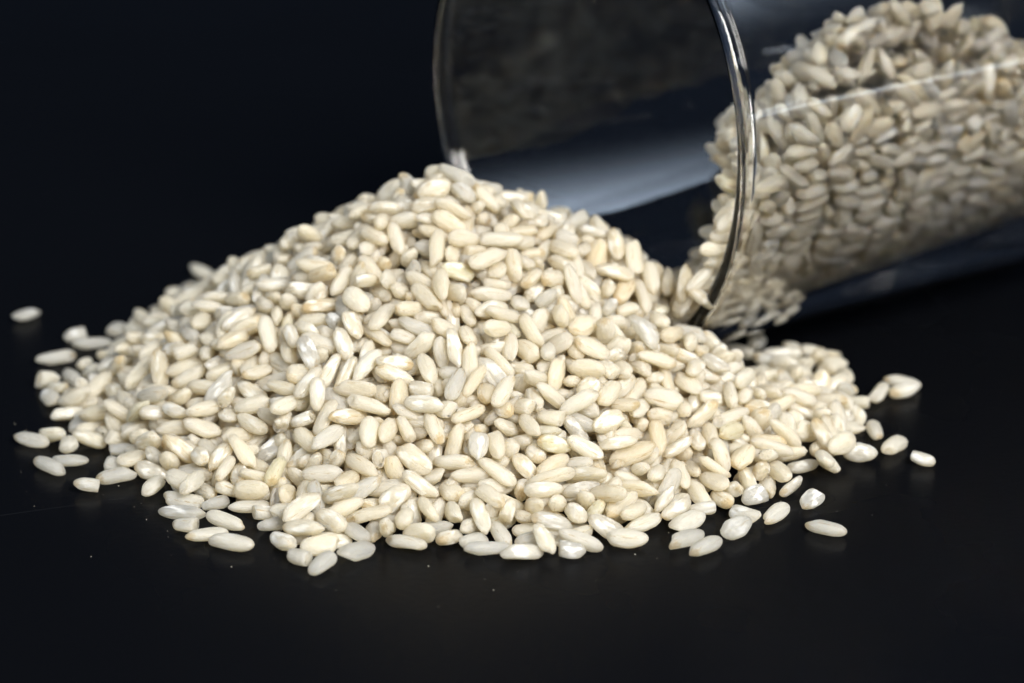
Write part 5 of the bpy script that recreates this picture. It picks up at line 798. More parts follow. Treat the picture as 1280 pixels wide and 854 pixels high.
-180,648,335,35,121,23,3,-203,703,292,-68,-127,50,9,-214,754,258,-2,3,40,5,-207,862,181,-40,-3,-30,6,-143,964,131,28,149,27,17,-69,222,522,65,-51,83,20,-62,460,436,104,-95,56,5,-153,556,415,-48,-4,125,23,
-105,577,361,-85,95,4,8,-77,671,318,108,-24,40,6,-77,728,281,-31,52,83,0,-75,781,189,-53,8,-75,18,108,432,421,91,0,-6,13,60,582,381,-107,46,16,17,44,563,349,-23,19,-66,8,88,659,305,51,128,44,20,
22,660,290,23,12,22,5,32,739,285,-22,68,-126,16,193,294,420,-116,78,-34,10,205,384,389,-32,-17,-99,21,175,469,364,-19,23,-62,3,169,546,341,57,-142,6,6,258,723,273,-80,-75,61,4,154,680,251,1,102,92,8,
244,410,339,-99,64,-84,0,239,509,340,-39,63,-74,4,248,610,304,18,-30,-73,19,244,622,211,64,-30,-84,9,315,-394,294,-21,8,-65,12,285,370,366,57,-144,-14,1,323,512,272,-70,26,-37,12,394,280,351,-102,-74,-34,22,
-647,91,269,69,14,-75,20,-699,145,224,-26,-5,-60,9,-693,480,173,-19,-16,37,11,-591,726,165,111,-52,-31,6,-559,841,104,-135,40,37,5,-514,426,291,53,-77,-39,18,-427,476,305,67,90,54,5,-430,626,268,-20,153,27,4,
-464,771,203,-61,-123,64,5,-407,842,189,28,0,42,13,-382,912,162,16,21,140,18,-319,442,372,-12,17,45,8,-336,507,354,92,-83,-42,3,-310,623,317,63,-119,-9,9,-407,765,236,16,45,135,3,-332,803,234,-33,31,-120,2,
-198,937,157,-6,-13,-71,14,-265,950,139,-105,-101,33,19,-256,384,435,-7,29,-21,13,-111,450,430,38,49,41,21,-162,587,354,-28,37,-14,6,-116,663,341,126,-55,17,5,-244,909,184,-36,18,71,11,-166,851,227,-13,35,63,18,
-99,894,163,-39,-29,98,1,139,644,304,-86,-41,106,11,86,531,377,65,-64,-117,8,-116,753,282,-3,108,-63,5,4,672,327,-13,33,97,1,-83,796,265,-8,62,90,10,-51,773,241,-55,-3,94,18,150,392,421,13,-152,-8,10,
165,454,402,-132,49,-3,1,127,517,379,33,23,60,0,81,586,332,43,87,83,21,229,738,244,-34,-8,-128,0,159,716,279,-28,-4,68,8,221,787,224,-113,0,22,12,218,663,277,83,-119,33,11,281,728,194,45,57,39,23,
298,576,295,-47,39,27,15,347,407,337,-58,121,31,16,258,618,132,74,23,-31,5,238,572,141,-11,34,78,13,292,524,152,-23,30,-46,2,360,334,72,-55,-18,29,23,385,295,70,-147,-39,6,5,407,255,82,-68,-19,25,22,
414,204,91,147,46,-3,14,438,156,117,-54,-31,52,12,486,158,118,104,87,-5,17,538,115,151,106,94,-12,12,559,61,182,126,54,3,4,326,642,140,-15,-3,51,19,336,622,108,-148,-46,3,4,361,588,99,-107,-28,19,11,
402,558,96,-94,-61,36,23,459,516,81,155,-20,-2,14,425,398,70,-144,-11,1,4,469,375,82,-93,-19,21,8,491,337,82,-150,-23,-7,12,614,269,121,136,-45,28,20,593,216,133,152,18,23,17,432,656,111,-28,-83,60,15,
507,640,102,-131,-9,18,23,501,599,93,-87,-7,15,21,551,540,84,147,6,2,14,563,494,82,-143,-15,3,9,591,454,99,-146,-55,-1,14,628,393,113,-57,-138,14,12,665,328,121,132,70,-6,17,591,714,107,-131,-25,7,12,
607,670,96,-134,-29,11,21,636,614,90,-139,-13,-4,21,654,576,89,-134,-30,-1,8,684,540,94,-144,-28,0,7,699,489,98,-153,-12,-7,16,732,448,111,153,34,2,3,769,411,125,123,84,-1,20,682,768,112,-108,85,0,2,
716,703,107,114,47,6,8,728,667,99,132,34,20,10,758,639,105,-75,-33,20,20,801,620,103,-135,-52,11,13,812,568,110,-140,-15,-19,6,831,525,121,-142,-27,-14,1,731,848,131,-85,-29,30,5,776,844,119,-118,-58,5,9,
826,835,118,-84,-25,10,15,816,774,106,-112,-90,3,5,852,741,105,-124,-72,3,21,882,701,111,-129,-37,6,2,901,668,117,-58,-21,19,0,904,619,117,-147,-55,5,5,939,585,131,142,66,6,12,789,947,147,-122,-86,-21,16,
829,928,141,-26,-43,59,4,885,908,132,-70,-137,11,23,932,857,120,-60,-42,37,15,939,804,123,-68,-49,41,10,987,791,118,-139,-42,1,14,987,742,120,-64,-12,15,11,1023,674,133,-150,-31,-12,17,1064,649,146,-151,-36,-9,11,
822,1194,297,-86,-21,17,1,937,1046,155,-140,-50,4,4,959,1009,146,-75,-30,18,2,957,961,134,147,47,16,22,1005,953,135,-54,-14,40,8,1038,880,121,-125,-65,12,20,1065,845,123,-120,-68,11,8,1097,800,127,117,102,-14,13,
1142,769,142,-140,-63,6,16,1166,725,158,-143,-63,6,7,1036,1100,166,-88,-21,21,10,1083,1087,157,-37,-31,37,0,1099,1031,138,-133,-23,-2,1,1126,995,132,-130,-29,7,20,1149,959,133,-133,-38,-2,18,1187,922,137,-130,-15,2,16,
1219,880,142,-142,-51,1,18,1231,838,148,-143,-41,6,21,1252,798,161,149,48,4,14,1292,775,182,96,33,16,3,1486,578,658,-127,-41,-29,5,1175,1154,164,-40,-28,25,6,1193,1104,162,109,65,0,6,1206,1077,143,-53,-12,24,11,
1229,1025,138,146,25,12,1,1271,995,140,142,43,2,3,1296,944,144,-149,-10,-10,19,1323,905,157,-146,-17,-19,22,1620,591,666,56,24,34,15,1639,602,713,103,19,37,21,1276,1201,160,-129,-39,10,13,1301,1157,153,-132,-31,-4,14,
1341,1118,151,-124,-19,10,13,1362,1077,145,133,47,7,8,1403,1019,154,100,118,-13,4,1435,953,173,-129,-83,4,2,1467,934,185,-137,-71,11,9,1656,684,486,39,0,32,18,1668,676,530,51,5,43,7,1683,661,572,81,16,31,13,
1662,651,616,3,-23,15,16,1685,647,686,51,20,27,7,1708,659,738,68,6,38,13,1350,1276,181,-36,-41,39,7,1416,1213,161,-130,-30,9,17,1464,1181,161,-136,-4,-1,22,1464,1134,156,-143,12,-7,5,1497,1088,162,-153,-15,-7,10,
1522,1039,176,-146,-58,-11,14,1565,1012,194,146,46,7,7,1701,807,372,64,90,-20,13,1730,785,428,103,48,15,14,1736,757,476,99,41,24,14,1746,735,522,110,28,21,8,1760,744,562,15,1,24,5,1758,733,593,22,-6,29,10,
1753,717,623,-2,-14,41,6,1777,717,693,75,-9,60,10,1492,1331,185,-67,-57,30,12,1536,1274,190,-60,105,35,3,1567,1237,165,141,30,10,20,1570,1194,170,-75,-17,17,11,1590,1156,171,-142,-55,-7,5,1642,1133,182,84,106,11,8,
1706,1026,235,124,-39,28,5,1727,979,267,134,41,23,6,1748,944,295,113,17,26,8,1775,915,336,110,-2,30,19,1798,888,377,101,3,36,21,1831,876,420,93,25,30,19,1845,858,464,85,32,33,7,1840,823,503,79,40,21,8,
1880,849,546,48,4,27,13,1873,828,601,74,-28,33,23,1861,810,666,-17,18,60,6,1872,806,713,54,47,29,14,1612,1383,184,-97,-121,-19,22,1659,1382,178,-91,-114,5,20,1666,1309,177,-127,-65,2,2,1680,1265,180,-62,-28,33,2,
1720,1231,186,-152,-15,-6,13,1746,1173,203,133,-6,16,6,1775,1128,223,151,17,21,21,1812,1090,252,124,67,3,19,1833,1056,282,96,55,23,18,1863,1025,315,122,39,15,17,1871,985,350,99,32,30,14,1897,959,393,89,48,19,16,
1928,940,444,40,92,-12,13,1932,916,498,71,6,38,18,1944,900,542,76,13,33,6,1952,888,590,76,15,34,12,1981,910,634,22,19,44,1,1969,882,684,53,48,13,21,1688,1508,204,-150,7,10,7,1675,1458,190,-124,53,-1,9,
1762,1379,193,-68,-28,2,22,1792,1332,192,-144,15,-8,23,1817,1271,200,150,43,6,16,1849,1228,219,154,19,20,1,1871,1195,238,-130,-24,-4,15,1914,1161,267,139,40,20,7,1929,1120,293,111,24,22,6,1967,1090,334,100,41,18,5,
1994,1067,371,119,36,22,4,2013,1036,418,99,62,-2,9,2026,1015,459,85,32,29,21,2039,997,514,79,-8,44,1,2034,989,562,-102,71,-59,10,2076,991,594,50,70,-34,13,2070,971,670,81,-27,57,17,2063,964,730,69,-11,49,22,
371,528,155,16,105,79,3,333,528,116,146,-24,-20,9,379,494,121,-108,8,27,6,439,407,136,-47,-3,76,20,429,315,93,-2,59,73,3,527,329,125,102,-82,-26,1,531,193,149,-17,-7,56,15,567,181,169,-50,-30,62,2,
625,122,217,-147,-46,-23,0,614,60,245,94,53,17,6,458,580,136,-107,-7,-1,17,482,559,97,-61,7,25,3,526,443,109,122,61,14,3,571,360,114,-54,-35,65,11,625,344,136,-138,-53,-32,0,615,273,161,-110,-38,11,18,
656,248,171,-117,-77,7,13,681,222,196,112,66,3,11,720,183,227,111,36,24,21,787,12,544,113,63,17,8,514,702,112,6,-18,96,13,577,620,115,103,26,8,11,592,575,110,111,-30,18,0,615,514,118,-149,30,-2,4,
653,459,136,-124,-48,21,18,681,414,142,-144,-14,1,22,728,378,138,-142,26,-57,11,750,329,161,-101,-15,-4,2,767,297,181,80,-30,52,5,838,214,282,102,27,25,11,899,68,632,101,40,12,3,776,669,177,116,3,33,1,
703,692,145,111,63,26,20,682,645,118,-128,22,-49,2,715,592,127,139,35,25,2,737,562,127,-89,-22,34,10,764,531,120,113,1,29,5,793,495,140,-138,-18,-15,7,831,459,151,97,22,55,19,857,414,173,73,85,-39,12,
871,339,215,-102,-25,2,9,891,309,245,112,42,21,3,1030,197,519,82,80,50,20,781,792,128,129,57,59,6,728,806,132,-83,-30,-22,20,744,739,131,-54,-19,93,0,810,704,134,124,23,29,12,843,667,138,148,32,16,3,
855,621,142,138,38,21,8,875,582,155,-112,-42,14,14,903,544,163,-150,-39,-15,17,919,484,175,-127,-7,5,1,981,470,204,-121,-74,7,2,993,392,260,69,34,25,0,1026,372,291,153,32,8,8,1117,278,470,68,18,58,9,
1118,266,672,69,80,43,3,1066,242,715,103,20,2,6,881,890,175,-85,34,-39,19,883,839,156,-23,6,-2,14,859,811,126,70,45,0,20,875,775,138,-132,-49,30,6,924,748,146,-88,-25,-37,20,952,714,157,-96,-32,-17,15,
953,654,147,154,25,14,21,1019,622,174,117,49,27,23,1039,575,181,-119,-78,-55,15,1051,542,207,-150,-24,-12,22,1075,486,234,101,48,15,11,1171,401,381,116,83,10,19,918,926,162,100,102,8,14,981,906,171,148,28,40,1,
984,859,170,-41,-23,18,3,994,893,121,-124,-72,12,3,1045,806,152,144,61,14,22,1060,757,154,-148,-12,-13,15,1073,719,136,-62,0,-21,11,1131,698,191,-124,-28,-34,14,1134,654,199,89,-15,27,11,1152,596,222,103,83,-2,15,
1181,569,249,62,68,24,3,1220,507,330,150,-13,-3,15,1317,421,548,21,2,34,9,1293,437,586,11,-14,68,22,928,1227,305,56,-21,-36,7,913,1166,305,-5,-15,-47,0,1032,1012,152,138,10,41,13,1048,968,153,-119,-22,51,10,
1076,936,147,-57,-35,-10,6,1105,902,139,-54,-14,-27,13,1144,844,140,63,49,34,2,1183,790,171,-147,-50,2,5,1216,752,189,127,69,16,10,1241,666,232,-118,-31,9,2,1291,651,263,109,-3,55,7,1355,562,364,108,58,-1,0,
1455,590,582,6,78,-78,7,1085,1236,313,-60,-6,20,8,1123,1051,184,131,59,34,18,1172,1042,191,-91,-33,10,5,1190,1011,170,-40,28,116,4,1218,945,172,85,125,-30,16,1283,911,181,102,33,20,10,1295,869,179,144,42,26,13,
1300,821,194,144,27,-16,2,1332,795,217,-151,-17,-1,21,1356,763,234,119,11,43,22,1370,724,256,107,3,53,23,1459,612,436,79,40,13,13,1491,604,462,62,29,35,1,1516,621,504,22,5,25,14,1489,592,533,33,0,15,3,
1510,573,588,135,9,47,4,1193,1262,207,85,-67,-34,12,1235,1040,179,51,-72,-30,9,1278,1083,161,108,5,45,1,1308,1034,162,102,107,-45,11,1356,983,156,-129,17,-31,10,1390,934,182,-124,-5,-74,9,1422,902,214,47,17,56,19,
1438,862,227,131,80,17,11,1459,831,255,129,47,8,12,1590,674,490,67,28,54,12,1603,664,532,-129,-58,-13,17,1614,648,566,-87,-36,7,21,1564,659,563,129,57,59,18,1573,655,663,-39,-117,71,7,1321,1232,203,56,-6,25,15,
1406,1156,171,-111,-18,-32,19,1415,1104,183,-133,-41,-5,0,1443,1056,166,-109,29,-43,6,1498,1009,206,146,46,16,4,1523,973,218,-117,-64,-4,0,1569,886,264,103,-35,25,6,1646,806,362,107,11,48,21,1658,761,438,113,33,30,18,
1669,741,469,-115,-94,-23,16,1697,746,544,115,11,62,0,1699,710,575,55,-14,136,20,1704,723,627,56,59,18,16,1642,653,654,11,7,139,5,1458,1264,176,-22,122,-92,12,1530,1224,197,-11,-10,126,19,1544,1147,193,119,22,38,3,
1559,1114,209,-108,-40,6,4,1581,1083,196,-78,-21,64,11,1617,1055,209,118,86,-50,12,1650,1019,238,106,51,33,4,1678,925,303,76,75,6,23,1724,877,370,63,42,34,14,1746,860,406,118,46,11,2,1764,850,443,82,26,24,1,
1788,811,469,-32,48,57,3,1793,786,539,146,18,9,4,1789,804,568,-8,35,102,21,1805,768,666,-123,-87,-11,2,1569,1314,173,26,2,41,9,1629,1273,206,94,12,39,22,1620,1219,205,125,36,15,10,1648,1187,203,-52,-18,25,2,
1692,1144,208,-4,76,79,19,1753,1083,238,-64,-37,17,15,1764,1039,264,-114,-8,-43,5,1768,996,306,142,66,-3,9,1812,987,343,96,95,2,19,1843,955,383,-13,-30,58,2,1839,930,420,114,19,28,17,1865,922,459,-149,-31,-16,21,
1876,907,503,-139,4,-54,5,1897,912,551,-9,-7,35,4,1877,885,591,53,29,29,1,1890,881,646,-82,23,53,3,1696,1356,208,-24,-131,65,21,1749,1291,197,105,92,52,13,1774,1238,224,-153,4,-22,7,1800,1194,248,118,17,18,0,
1845,1168,264,-143,-36,-16,17,1844,1121,288,68,35,27,4,1876,1089,314,78,93,-7,8,1922,1055,360,-89,-107,34,19,1956,1019,406,-123,-95,12,6,1965,987,444,55,53,43,5,1979,991,488,61,54,59,4,1991,968,529,-16,0,-7,8,
1990,947,578,109,-26,29,6,2018,937,670,57,3,11,20,2036,1029,502,24,-74,134,21,366,470,177,-55,-46,84,20,432,457,146,17,-69,4,21,485,185,171,20,-70,-81,17,510,80,189,-124,-91,-6,22,563,65,222,123,44,24,5,
630,21,323,128,54,3,19,663,-60,418,104,73,-10,11,470,239,165,122,76,-33,17,530,248,163,100,-59,43,14,623,191,198,-10,-34,78,22,684,202,237,-1,0,31,17,665,132,260,133,68,-12,11,664,69,286,103,17,15,19,
709,84,326,-107,59,-37,1,760,96,390,76,-2,20,2,746,47,388,-151,-9,-11,12,731,15,424,-94,-49,16,0,698,-27,489,-43,-28,55,19,359,489,217,-71,62,-51,21,528,526,136,49,-98,-27,21,581,482,139,-25,-144,59,23,
667,362,191,-14,-13,-22,2,691,351,158,-75,-53,36,11,712,290,206,-53,-11,42,0,747,246,214,126,41,18,21,725,162,264,-14,55,-106,5,773,184,280,65,41,67,20,861,133,403,60,82,33,10,861,117,458,124,26,29,1,
853,93,489,3,-12,-23,8,923,122,520,-119,-86,-7,22,663,629,144,12,101,55,21,630,599,130,-64,10,8,19,742,562,168,-134,67,24,10,732,508,147,47,96,-95,9,710,459,154,90,51,-7,14,767,423,162,130,73,-37,16,
793,373,196,143,35,17,21,816,312,232,82,-48,19,0,863,267,278,125,18,30,2,880,220,355,-17,-41,59,0,919,203,443,-78,-24,56,21,838,672,176,57,24,49,18,794,597,208,-96,19,-20,19,768,629,161,-35,12,45,20,
810,597,166,-38,-18,6,18,803,555,151,111,-42,28,9,838,510,184,107,50,22,0,873,450,194,-153,-3,-6,9,926,427,220,-144,-24,-31,22,930,390,235,50,4,18,1,908,357,266,89,16,32,6,980,330,321,67,21,-16,23,
989,304,357,139,17,7,9,1012,295,393,-140,-48,-12,7,1048,244,499,87,-33,17,20,808,1063,453,-14,-1,5,17,861,766,180,89,52,20,11,803,750,144,115,28,35,10,896,669,176,38,27,48,17,929,632,205,119,17,39,19,
1017,705,172,-18,45,-81,13,948,609,169,-2,16,28,11,960,539,188,-4,5,30,10,1007,534,236,-103,-17,-24,19,1026,483,244,106,36,25,19,1068,448,277,-35,-30,72,18,1050,381,331,-53,118,-88,14,1094,371,374,107,52,9,6,
1111,353,413,114,30,4,4,1125,341,457,97,54,56,6,1131,326,510,78,-20,35,10,1081,281,526,-2,-51,6,19,1119,323,574,87,38,2,3,1166,331,598,114,81,-22,16,806,1118,376,43,-72,-130,15,954,872,215,92,-1,107,13,
983,840,214,83,-99,-53,14,925,785,173,91,32,21,17,1005,827,158,103,43,14,14,985,765,161,1,-20,-8,2,992,705,130,87,28,3,5,975,658,187,-20,-12,-36,17,1095,606,223,37,10,32,18,1098,551,250,-113,-42,-4,14,
1126,517,272,89,36,42,0,1146,503,307,-123,-52,20,22,1179,464,334,-41,-37,13,2,1164,464,376,-54,-34,-3,19,1211,438,419,118,-3,23,6,1229,395,468,48,37,33,15,1245,425,503,-51,-19,16,1,1258,372,593,84,87,10,5,
1237,410,595,87,-3,39,10,921,1164,345,121,-33,-5,2,970,1109,375,62,60,10,0,1007,979,185,18,-45,-77,10,1102,875,190,-124,75,-52,15,1049,890,157,136,-62,2,7,1105,840,158,43,71,17,0,1078,704,194,139,7,63,16,
1128,757,180,114,94,25,13,1222,715,233,25,-35,-7,2,1194,623,256,101,-5,5,0,1233,581,283,125,34,22,7,1306,587,335,-112,-35,-25,1,1287,549,362,-48,-30,16,11,1294,527,406,-124,-62,20,7,1334,521,432,0,0,45,23,
1318,495,477,101,30,32,12,1366,494,540,-17,-17,-103,7,1344,482,584,25,-14,-14,11,1321,454,728,53,-5,-99,9,1038,1181,325,-59,64,118,8,1067,956,192,93,108,15,0,1159,969,174,80,-47,-41,15,1160,881,202,7,-34,30,3,
1200,887,183,-106,14,-43,12,1224,822,201,-138,-55,14,0,1263,773,226,-106,-92,-17,9,1292,742,239,-78,-43,8,6,1296,700,265,94,45,0,17,1375,685,311,-68,-18,123,14,1391,637,351,46,12,15,5,1390,627,421,13,8,47,3,
1433,570,477,19,121,-5,21,1366,554,475,-101,2,53,20,1414,532,555,87,81,-24,12,1653,642,837,118,46,44,13,1201,1162,357,31,67,-7,7,1302,1003,211,135,-32,-4,0,1260,990,183,80,65,15,11,1324,960,189,-8,-89,-128,1,
1369,885,214,-10,33,48,5,1314,850,220,111,-20,3,2,1382,821,241,96,72,-26,15,1470,796,300,-84,-7,7,2,1469,753,305,-44,-31,6,0,1498,709,373,-121,-41,73,12,1423,629,392,-6,124,-38,9,1493,658,420,59,15,-2,4,
1511,672,463,75,39,27,6,1554,705,515,78,-49,21,23,1686,723,788,93,-6,76,7,1398,1085,215,-21,152,-10,15,1331,1069,185,127,77,-12,21,1424,981,230,122,18,84,18,1473,974,234,95,92,42,16,1538,951,264,133,-36,28,8,
1494,905,243,53,-129,-31,8,1633,872,353,75,-109,-33,22,1613,802,391,70,-19,53,6,1590,746,426,69,44,28,2,1583,732,469,9,-6,-4,18,1619,722,529,62,44,-19,3,1645,722,599,-77,-90,-26,0,1662,685,680,49,77,-10,20,
1449,1128,248,-50,62,7,22,1430,1045,212,-57,-10,-16,23,1486,1087,192,101,111,-12,13,1636,1071,255,-2,67,-11,5,1569,1021,257,-126,-71,41,22,1598,978,254,118,-47,49,23,1621,919,289,57,48,20,15,1675,898,368,-69,70,-12,1,
1648,850,390,-88,-14,19,21,1686,845,437,49,-1,6,20,1708,810,474,-6,1,0,2,1751,818,515,0,-13,44,23,1726,800,549,-5,-27,-25,7,1770,806,733,-76,48,-12,16,1527,1317,179,-24,86,-76,8,1588,1185,236,-45,-3,-10,18,
1612,1128,256,-28,-19,37,5,1624,1122,219,117,53,10,22,1665,1122,248,32,-3,41,5,1707,1092,254,105,12,22,17,1707,1013,288,95,-74,25,6,1745,953,337,-1,-22,27,14,1789,934,381,-7,-10,48,15,1752,916,412,-37,-15,40,6,
1795,895,471,135,-6,19,2,1829,865,507,-131,-21,-20,18,1830,809,613,24,110,27,6,1618,1405,240,62,23,-50,11,1682,1267,239,-59,-38,7,13,1699,1238,224,-47,-1,44,8,1728,1202,234,96,-14,49,6,1800,1132,286,73,44,56,3,
1779,1043,325,126,73,-30,19,1860,1046,355,-127,-19,-4,13,1881,1025,389,61,-7,19,1,1869,980,431,98,42,-22,17,1925,970,478,57,90,-43,12,1937,1009,495,35,51,-1,15,1938,968,577,76,67,5,7,1909,935,745,-62,70,-28,2,
1706,1475,280,72,-24,14,2,1771,1328,236,-55,1,7,10,1807,1298,235,75,25,16,1,1819,1258,269,-112,-84,24,7,1860,1229,285,83,81,18,10,1901,1147,315,-88,-2,25,13,1943,1125,345,-129,-27,-28,17,1947,1120,383,-25,-37,111,3,
1967,1081,427,140,-30,27,1,2004,1059,503,-4,-90,-75,11,1977,1009,535,-5,78,102,20,540,169,204,112,32,65,19,459,223,123,20,-133,40,23,393,259,119,-11,1,-58,9,555,129,244,-80,41,98,1,592,154,227,87,84,-70,7,
818,274,430,-5,10,-113,21,725,246,400,-40,-40,-88,14,607,321,165,47,-13,38,19,477,333,139,13,13,103,21,564,554,154,24,15,142,14,737,309,687,-26,-14,-49,14,402,181,244,-44,47,57,3,378,561,267,12,28,-122,2,
1052,667,331,-2,136,-73,4,950,506,828,5,-13,78,18,875,530,721,25,-12,20,8,765,600,642,21,-36,-50,18,785,707,581,-15,-1,-76,15,1112,508,910,-2,-39,45,15,965,610,743,20,-16,29,10,962,827,649,40,-115,32,10,
862,810,590,-118,-25,-92,15,1137,676,848,-16,-44,-34,0,1092,727,753,127,68,33,4,1065,944,605,86,24,31,18,875,872,549,44,31,4,11,844,961,456,-33,-15,99,20,1284,748,769,6,43,-147,10,1629,1146,588,47,55,51,17,
1115,878,618,117,-69,-24,21,951,1012,449,-29,47,-136,19,1080,1249,382,18,-36,-150,1,1323,602,916,35,111,54,19,1251,659,444,-5,-65,-100,0,1365,801,692,-126,79,-47,14,1126,963,504,69,-115,67,0,1077,1037,450,18,-57,142,14,
1093,1113,386,-28,53,-75,7,1038,1060,171,-21,-53,-2,20,1653,799,787,-57,34,2,15,1506,845,676,7,61,4,22,1346,884,592,-54,21,-8,4,1278,981,509,95,34,-76,12,1187,1036,441,27,21,-3,0,1143,1167,344,39,27,-102,1,
1136,1093,162,10,-30,34,21,1607,630,628,46,146,-11,17,1518,748,757,-116,76,-18,3,1487,817,647,-52,-18,-41,1,1420,939,562,-54,9,-70,2,1342,1020,460,111,30,28,1,1321,1112,366,-60,-34,-11,11,1248,1177,346,33,61,-67,21,
1244,1140,172,-18,21,-63,22,1628,682,618,93,1,31,13,1596,835,655,107,25,20,21,1474,923,568,5,110,34,2,1430,1001,466,-49,115,-79,16,1415,1080,409,-87,-21,36,16,1384,1004,192,70,-123,5,5,1374,1132,196,-90,117,-21,20,
1797,786,619,21,-32,-13,0,1674,922,640,42,128,7,13,1620,971,568,113,9,27,10,1533,1018,534,-59,114,-44,18,1457,1049,484,-33,32,74,2,1454,1213,406,6,-18,60,7,1399,1198,202,-84,23,9,15,1825,857,544,-12,-32,51,22,
1719,975,658,0,-15,82,18,1669,1067,534,-99,9,-57,8,1692,1217,537,-50,95,-59,20,1464,1221,344,97,48,11,0,1493,1200,200,-46,-84,102,0,1925,857,631,77,1,-116,21,1889,1067,671,39,-76,-122,13,1720,1005,601,-84,-81,94,3,
1575,1429,348,-37,7,-21,18,1648,1226,411,113,-57,17,18,1586,1266,375,34,-111,70,1,1622,1314,190,-20,103,-51,18,1948,927,617,80,47,11,9,1807,1221,513,30,57,116,19,1717,1262,441,-6,-137,13,23,1682,1309,399,10,15,-86,2,
1725,1292,228,-56,-26,114,17,2021,995,608,-123,22,-89,2,1933,1093,645,-51,-51,107,13,1875,1268,518,-42,14,-10,6,1813,1333,271,-20,26,-100,5,1667,1459,227,-15,-20,48,11,507,148,211,-42,-21,83,8,487,118,177,45,-98,-45,20,
369,340,188,10,39,73,13,349,443,148,-39,-4,-129,4,408,348,284,35,-32,43,22,354,411,235,-72,-10,109,4,587,84,291,4,154,3,7,494,-18,227,-90,48,-8,7,483,403,158,45,25,-71,23,466,456,118,-112,52,-40,1,
434,518,142,-137,69,-1,17,314,575,136,117,14,23,18,906,584,317,-23,-30,44,3,575,372,151,-20,38,130,11,496,501,114,122,-71,-56,16,426,615,138,52,-52,111,13,720,331,604,78,-15,69,8,416,600,248,1,27,-118,21,
461,693,114,-2,24,-46,9,917,352,813,-35,-54,2,1,788,355,697,32,-136,65,21,861,500,740,21,-32,25,15,844,574,676,-9,79,-83,5,1034,561,854,-42,108,4,7,934,707,715,-36,-46,45,2,907,741,636,-2,-68,-132,8,
888,785,619,53,43,21,17,1158,567,932,-13,-27,-22,19,1046,682,794,10,78,102,6,955,931,569,45,116,-64,7,803,1072,407,96,11,14,12,1267,785,698,-14,-71,-79,6,1085,925,567,1,107,-38,23,837,1164,335,-24,11,-110,1,
1375,824,742,39,-42,-76,23,1140,971,553,-62,49,24,5,1066,989,512,-8,-25,-61,18,1144,1140,412,88,43,-42,7,1017,1205,342,-40,99,-69,18,1673,638,791,-72,75,84,6,1447,826,674,25,-42,29,10,1384,908,585,96,-19,-45,17,
1369,999,546,-112,7,-55,6,1254,1021,475,5,32,-17,1,1133,1092,408,-21,78,-113,12,1102,1197,327,89,63,-59,13,1707,683,791,-33,-45,-8,16,1571,903,718,-82,126,-20,22,1472,915,626,11,74,-121,14,1421,1030,491,-105,46,-84,9,
1283,1069,409,33,-16,-130,5,1326,1175,437,113,-77,73,5,1240,1271,326,17,22,57,18,1616,770,757,-45,32,130,1,1529,805,709,-37,13,55,7,1500,884,656,3,112,-86,7,1495,1060,495,45,90,17,9,1346,1062,482,-40,135,-61,2,
1311,1151,345,29,8,-40,2,1220,1207,257,-30,-22,99,17,1759,750,686,-73,59,107,14,1681,909,692,22,-36,2,23,1576,901,607,15,98,41,19,1637,954,652,33,-77,-129,2,1529,1053,476,-35,71,-94,8,1510,1097,445,-95,-77,37,22,
1416,1234,327,-2,22,-121,18,1360,1223,174,67,8,47,13,1784,822,641,-28,1,-111,11,1742,958,701,-4,-117,97,7,1646,1116,549,-129,16,-61,12,1631,1178,509,-13,13,-114,7,1543,1207,426,-44,-27,146,16,1519,1296,336,17,4,24,15,
1431,1309,195,-101,15,-28,0,1916,844,678,-119,-17,-90,20,1842,965,712,3,32,24,22,1724,1097,576,-56,-119,74,10,1637,1122,488,-31,-88,121,23,1653,1199,468,-44,19,-28,19,1577,1253,429,-19,15,-24,7,1594,1315,210,104,71,27,8,
1995,1031,747,-30,69,-62,17,1886,1102,645,25,24,-88,0,1801,1171,549,9,-50,-6,6,1746,1236,480,-30,-22,95,22,1731,1348,421,99,-66,84,14,1649,1366,349,7,14,-134,23,1606,1452,215,50,-110,-26,16,1911,1200,566,12,-138,35,16,
1812,1293,442,-12,122,-19,18,496,-21,182,141,-43,-33,6,406,247,204,65,-28,-52,3,362,377,213,75,-96,31,17,459,251,265,79,-30,-43,20,289,370,209,10,47,78,20,647,89,313,-33,12,-119,21,502,126,260,-62,78,-65,14,
456,283,178,120,-72,27,16,467,479,172,-51,-73,35,11,403,464,180,-106,9,-93,17,341,532,184,19,7,-101,19,281,669,140,-142,-39,-6,22,441,123,204,51,82,64,21,385,656,130,-16,-6,-67,20,430,294,240,-125,40,58,12,
848,414,741,-122,-23,-3,21,760,542,634,-40,-2,108,2,492,201,291,-37,102,-80,23,921,575,791,109,-21,9,2,800,612,660,-7,38,73,1,769,769,553,61,51,24,11,1038,526,880,-6,41,-129,4,1002,613,784,3,17,-30,13,
922,747,692,54,31,51,0,886,861,598,-30,18,90,20,847,922,528,-38,52,36,15,794,905,455,-2,128,-10,2,854,961,539,-1,75,-137,22,1181,576,887,68,26,17,14,1054,745,774,-1,-11,21,4,1004,801,689,84,4,5,15,
932,874,591,-26,34,-67,5,886,919,569,-47,-9,-31,5,823,1023,415,21,12,5,4,1151,824,709,93,118,-41,5,1220,965,605,-46,-75,-28,7,984,965,529,83,-27,83,2,862,1205,355,49,-111,-8,11,1612,1006,643,53,29,114,17,
1147,917,583,-2,0,44,23,1135,1031,507,0,-57,28,12,1041,1074,450,82,21,28,16,1001,1170,375,47,-5,12,20,1392,867,665,25,2,-144,8,1228,981,522,86,42,53,7,1203,1118,419,-41,-81,77,3,1152,1213,341,-33,94,-6,2,
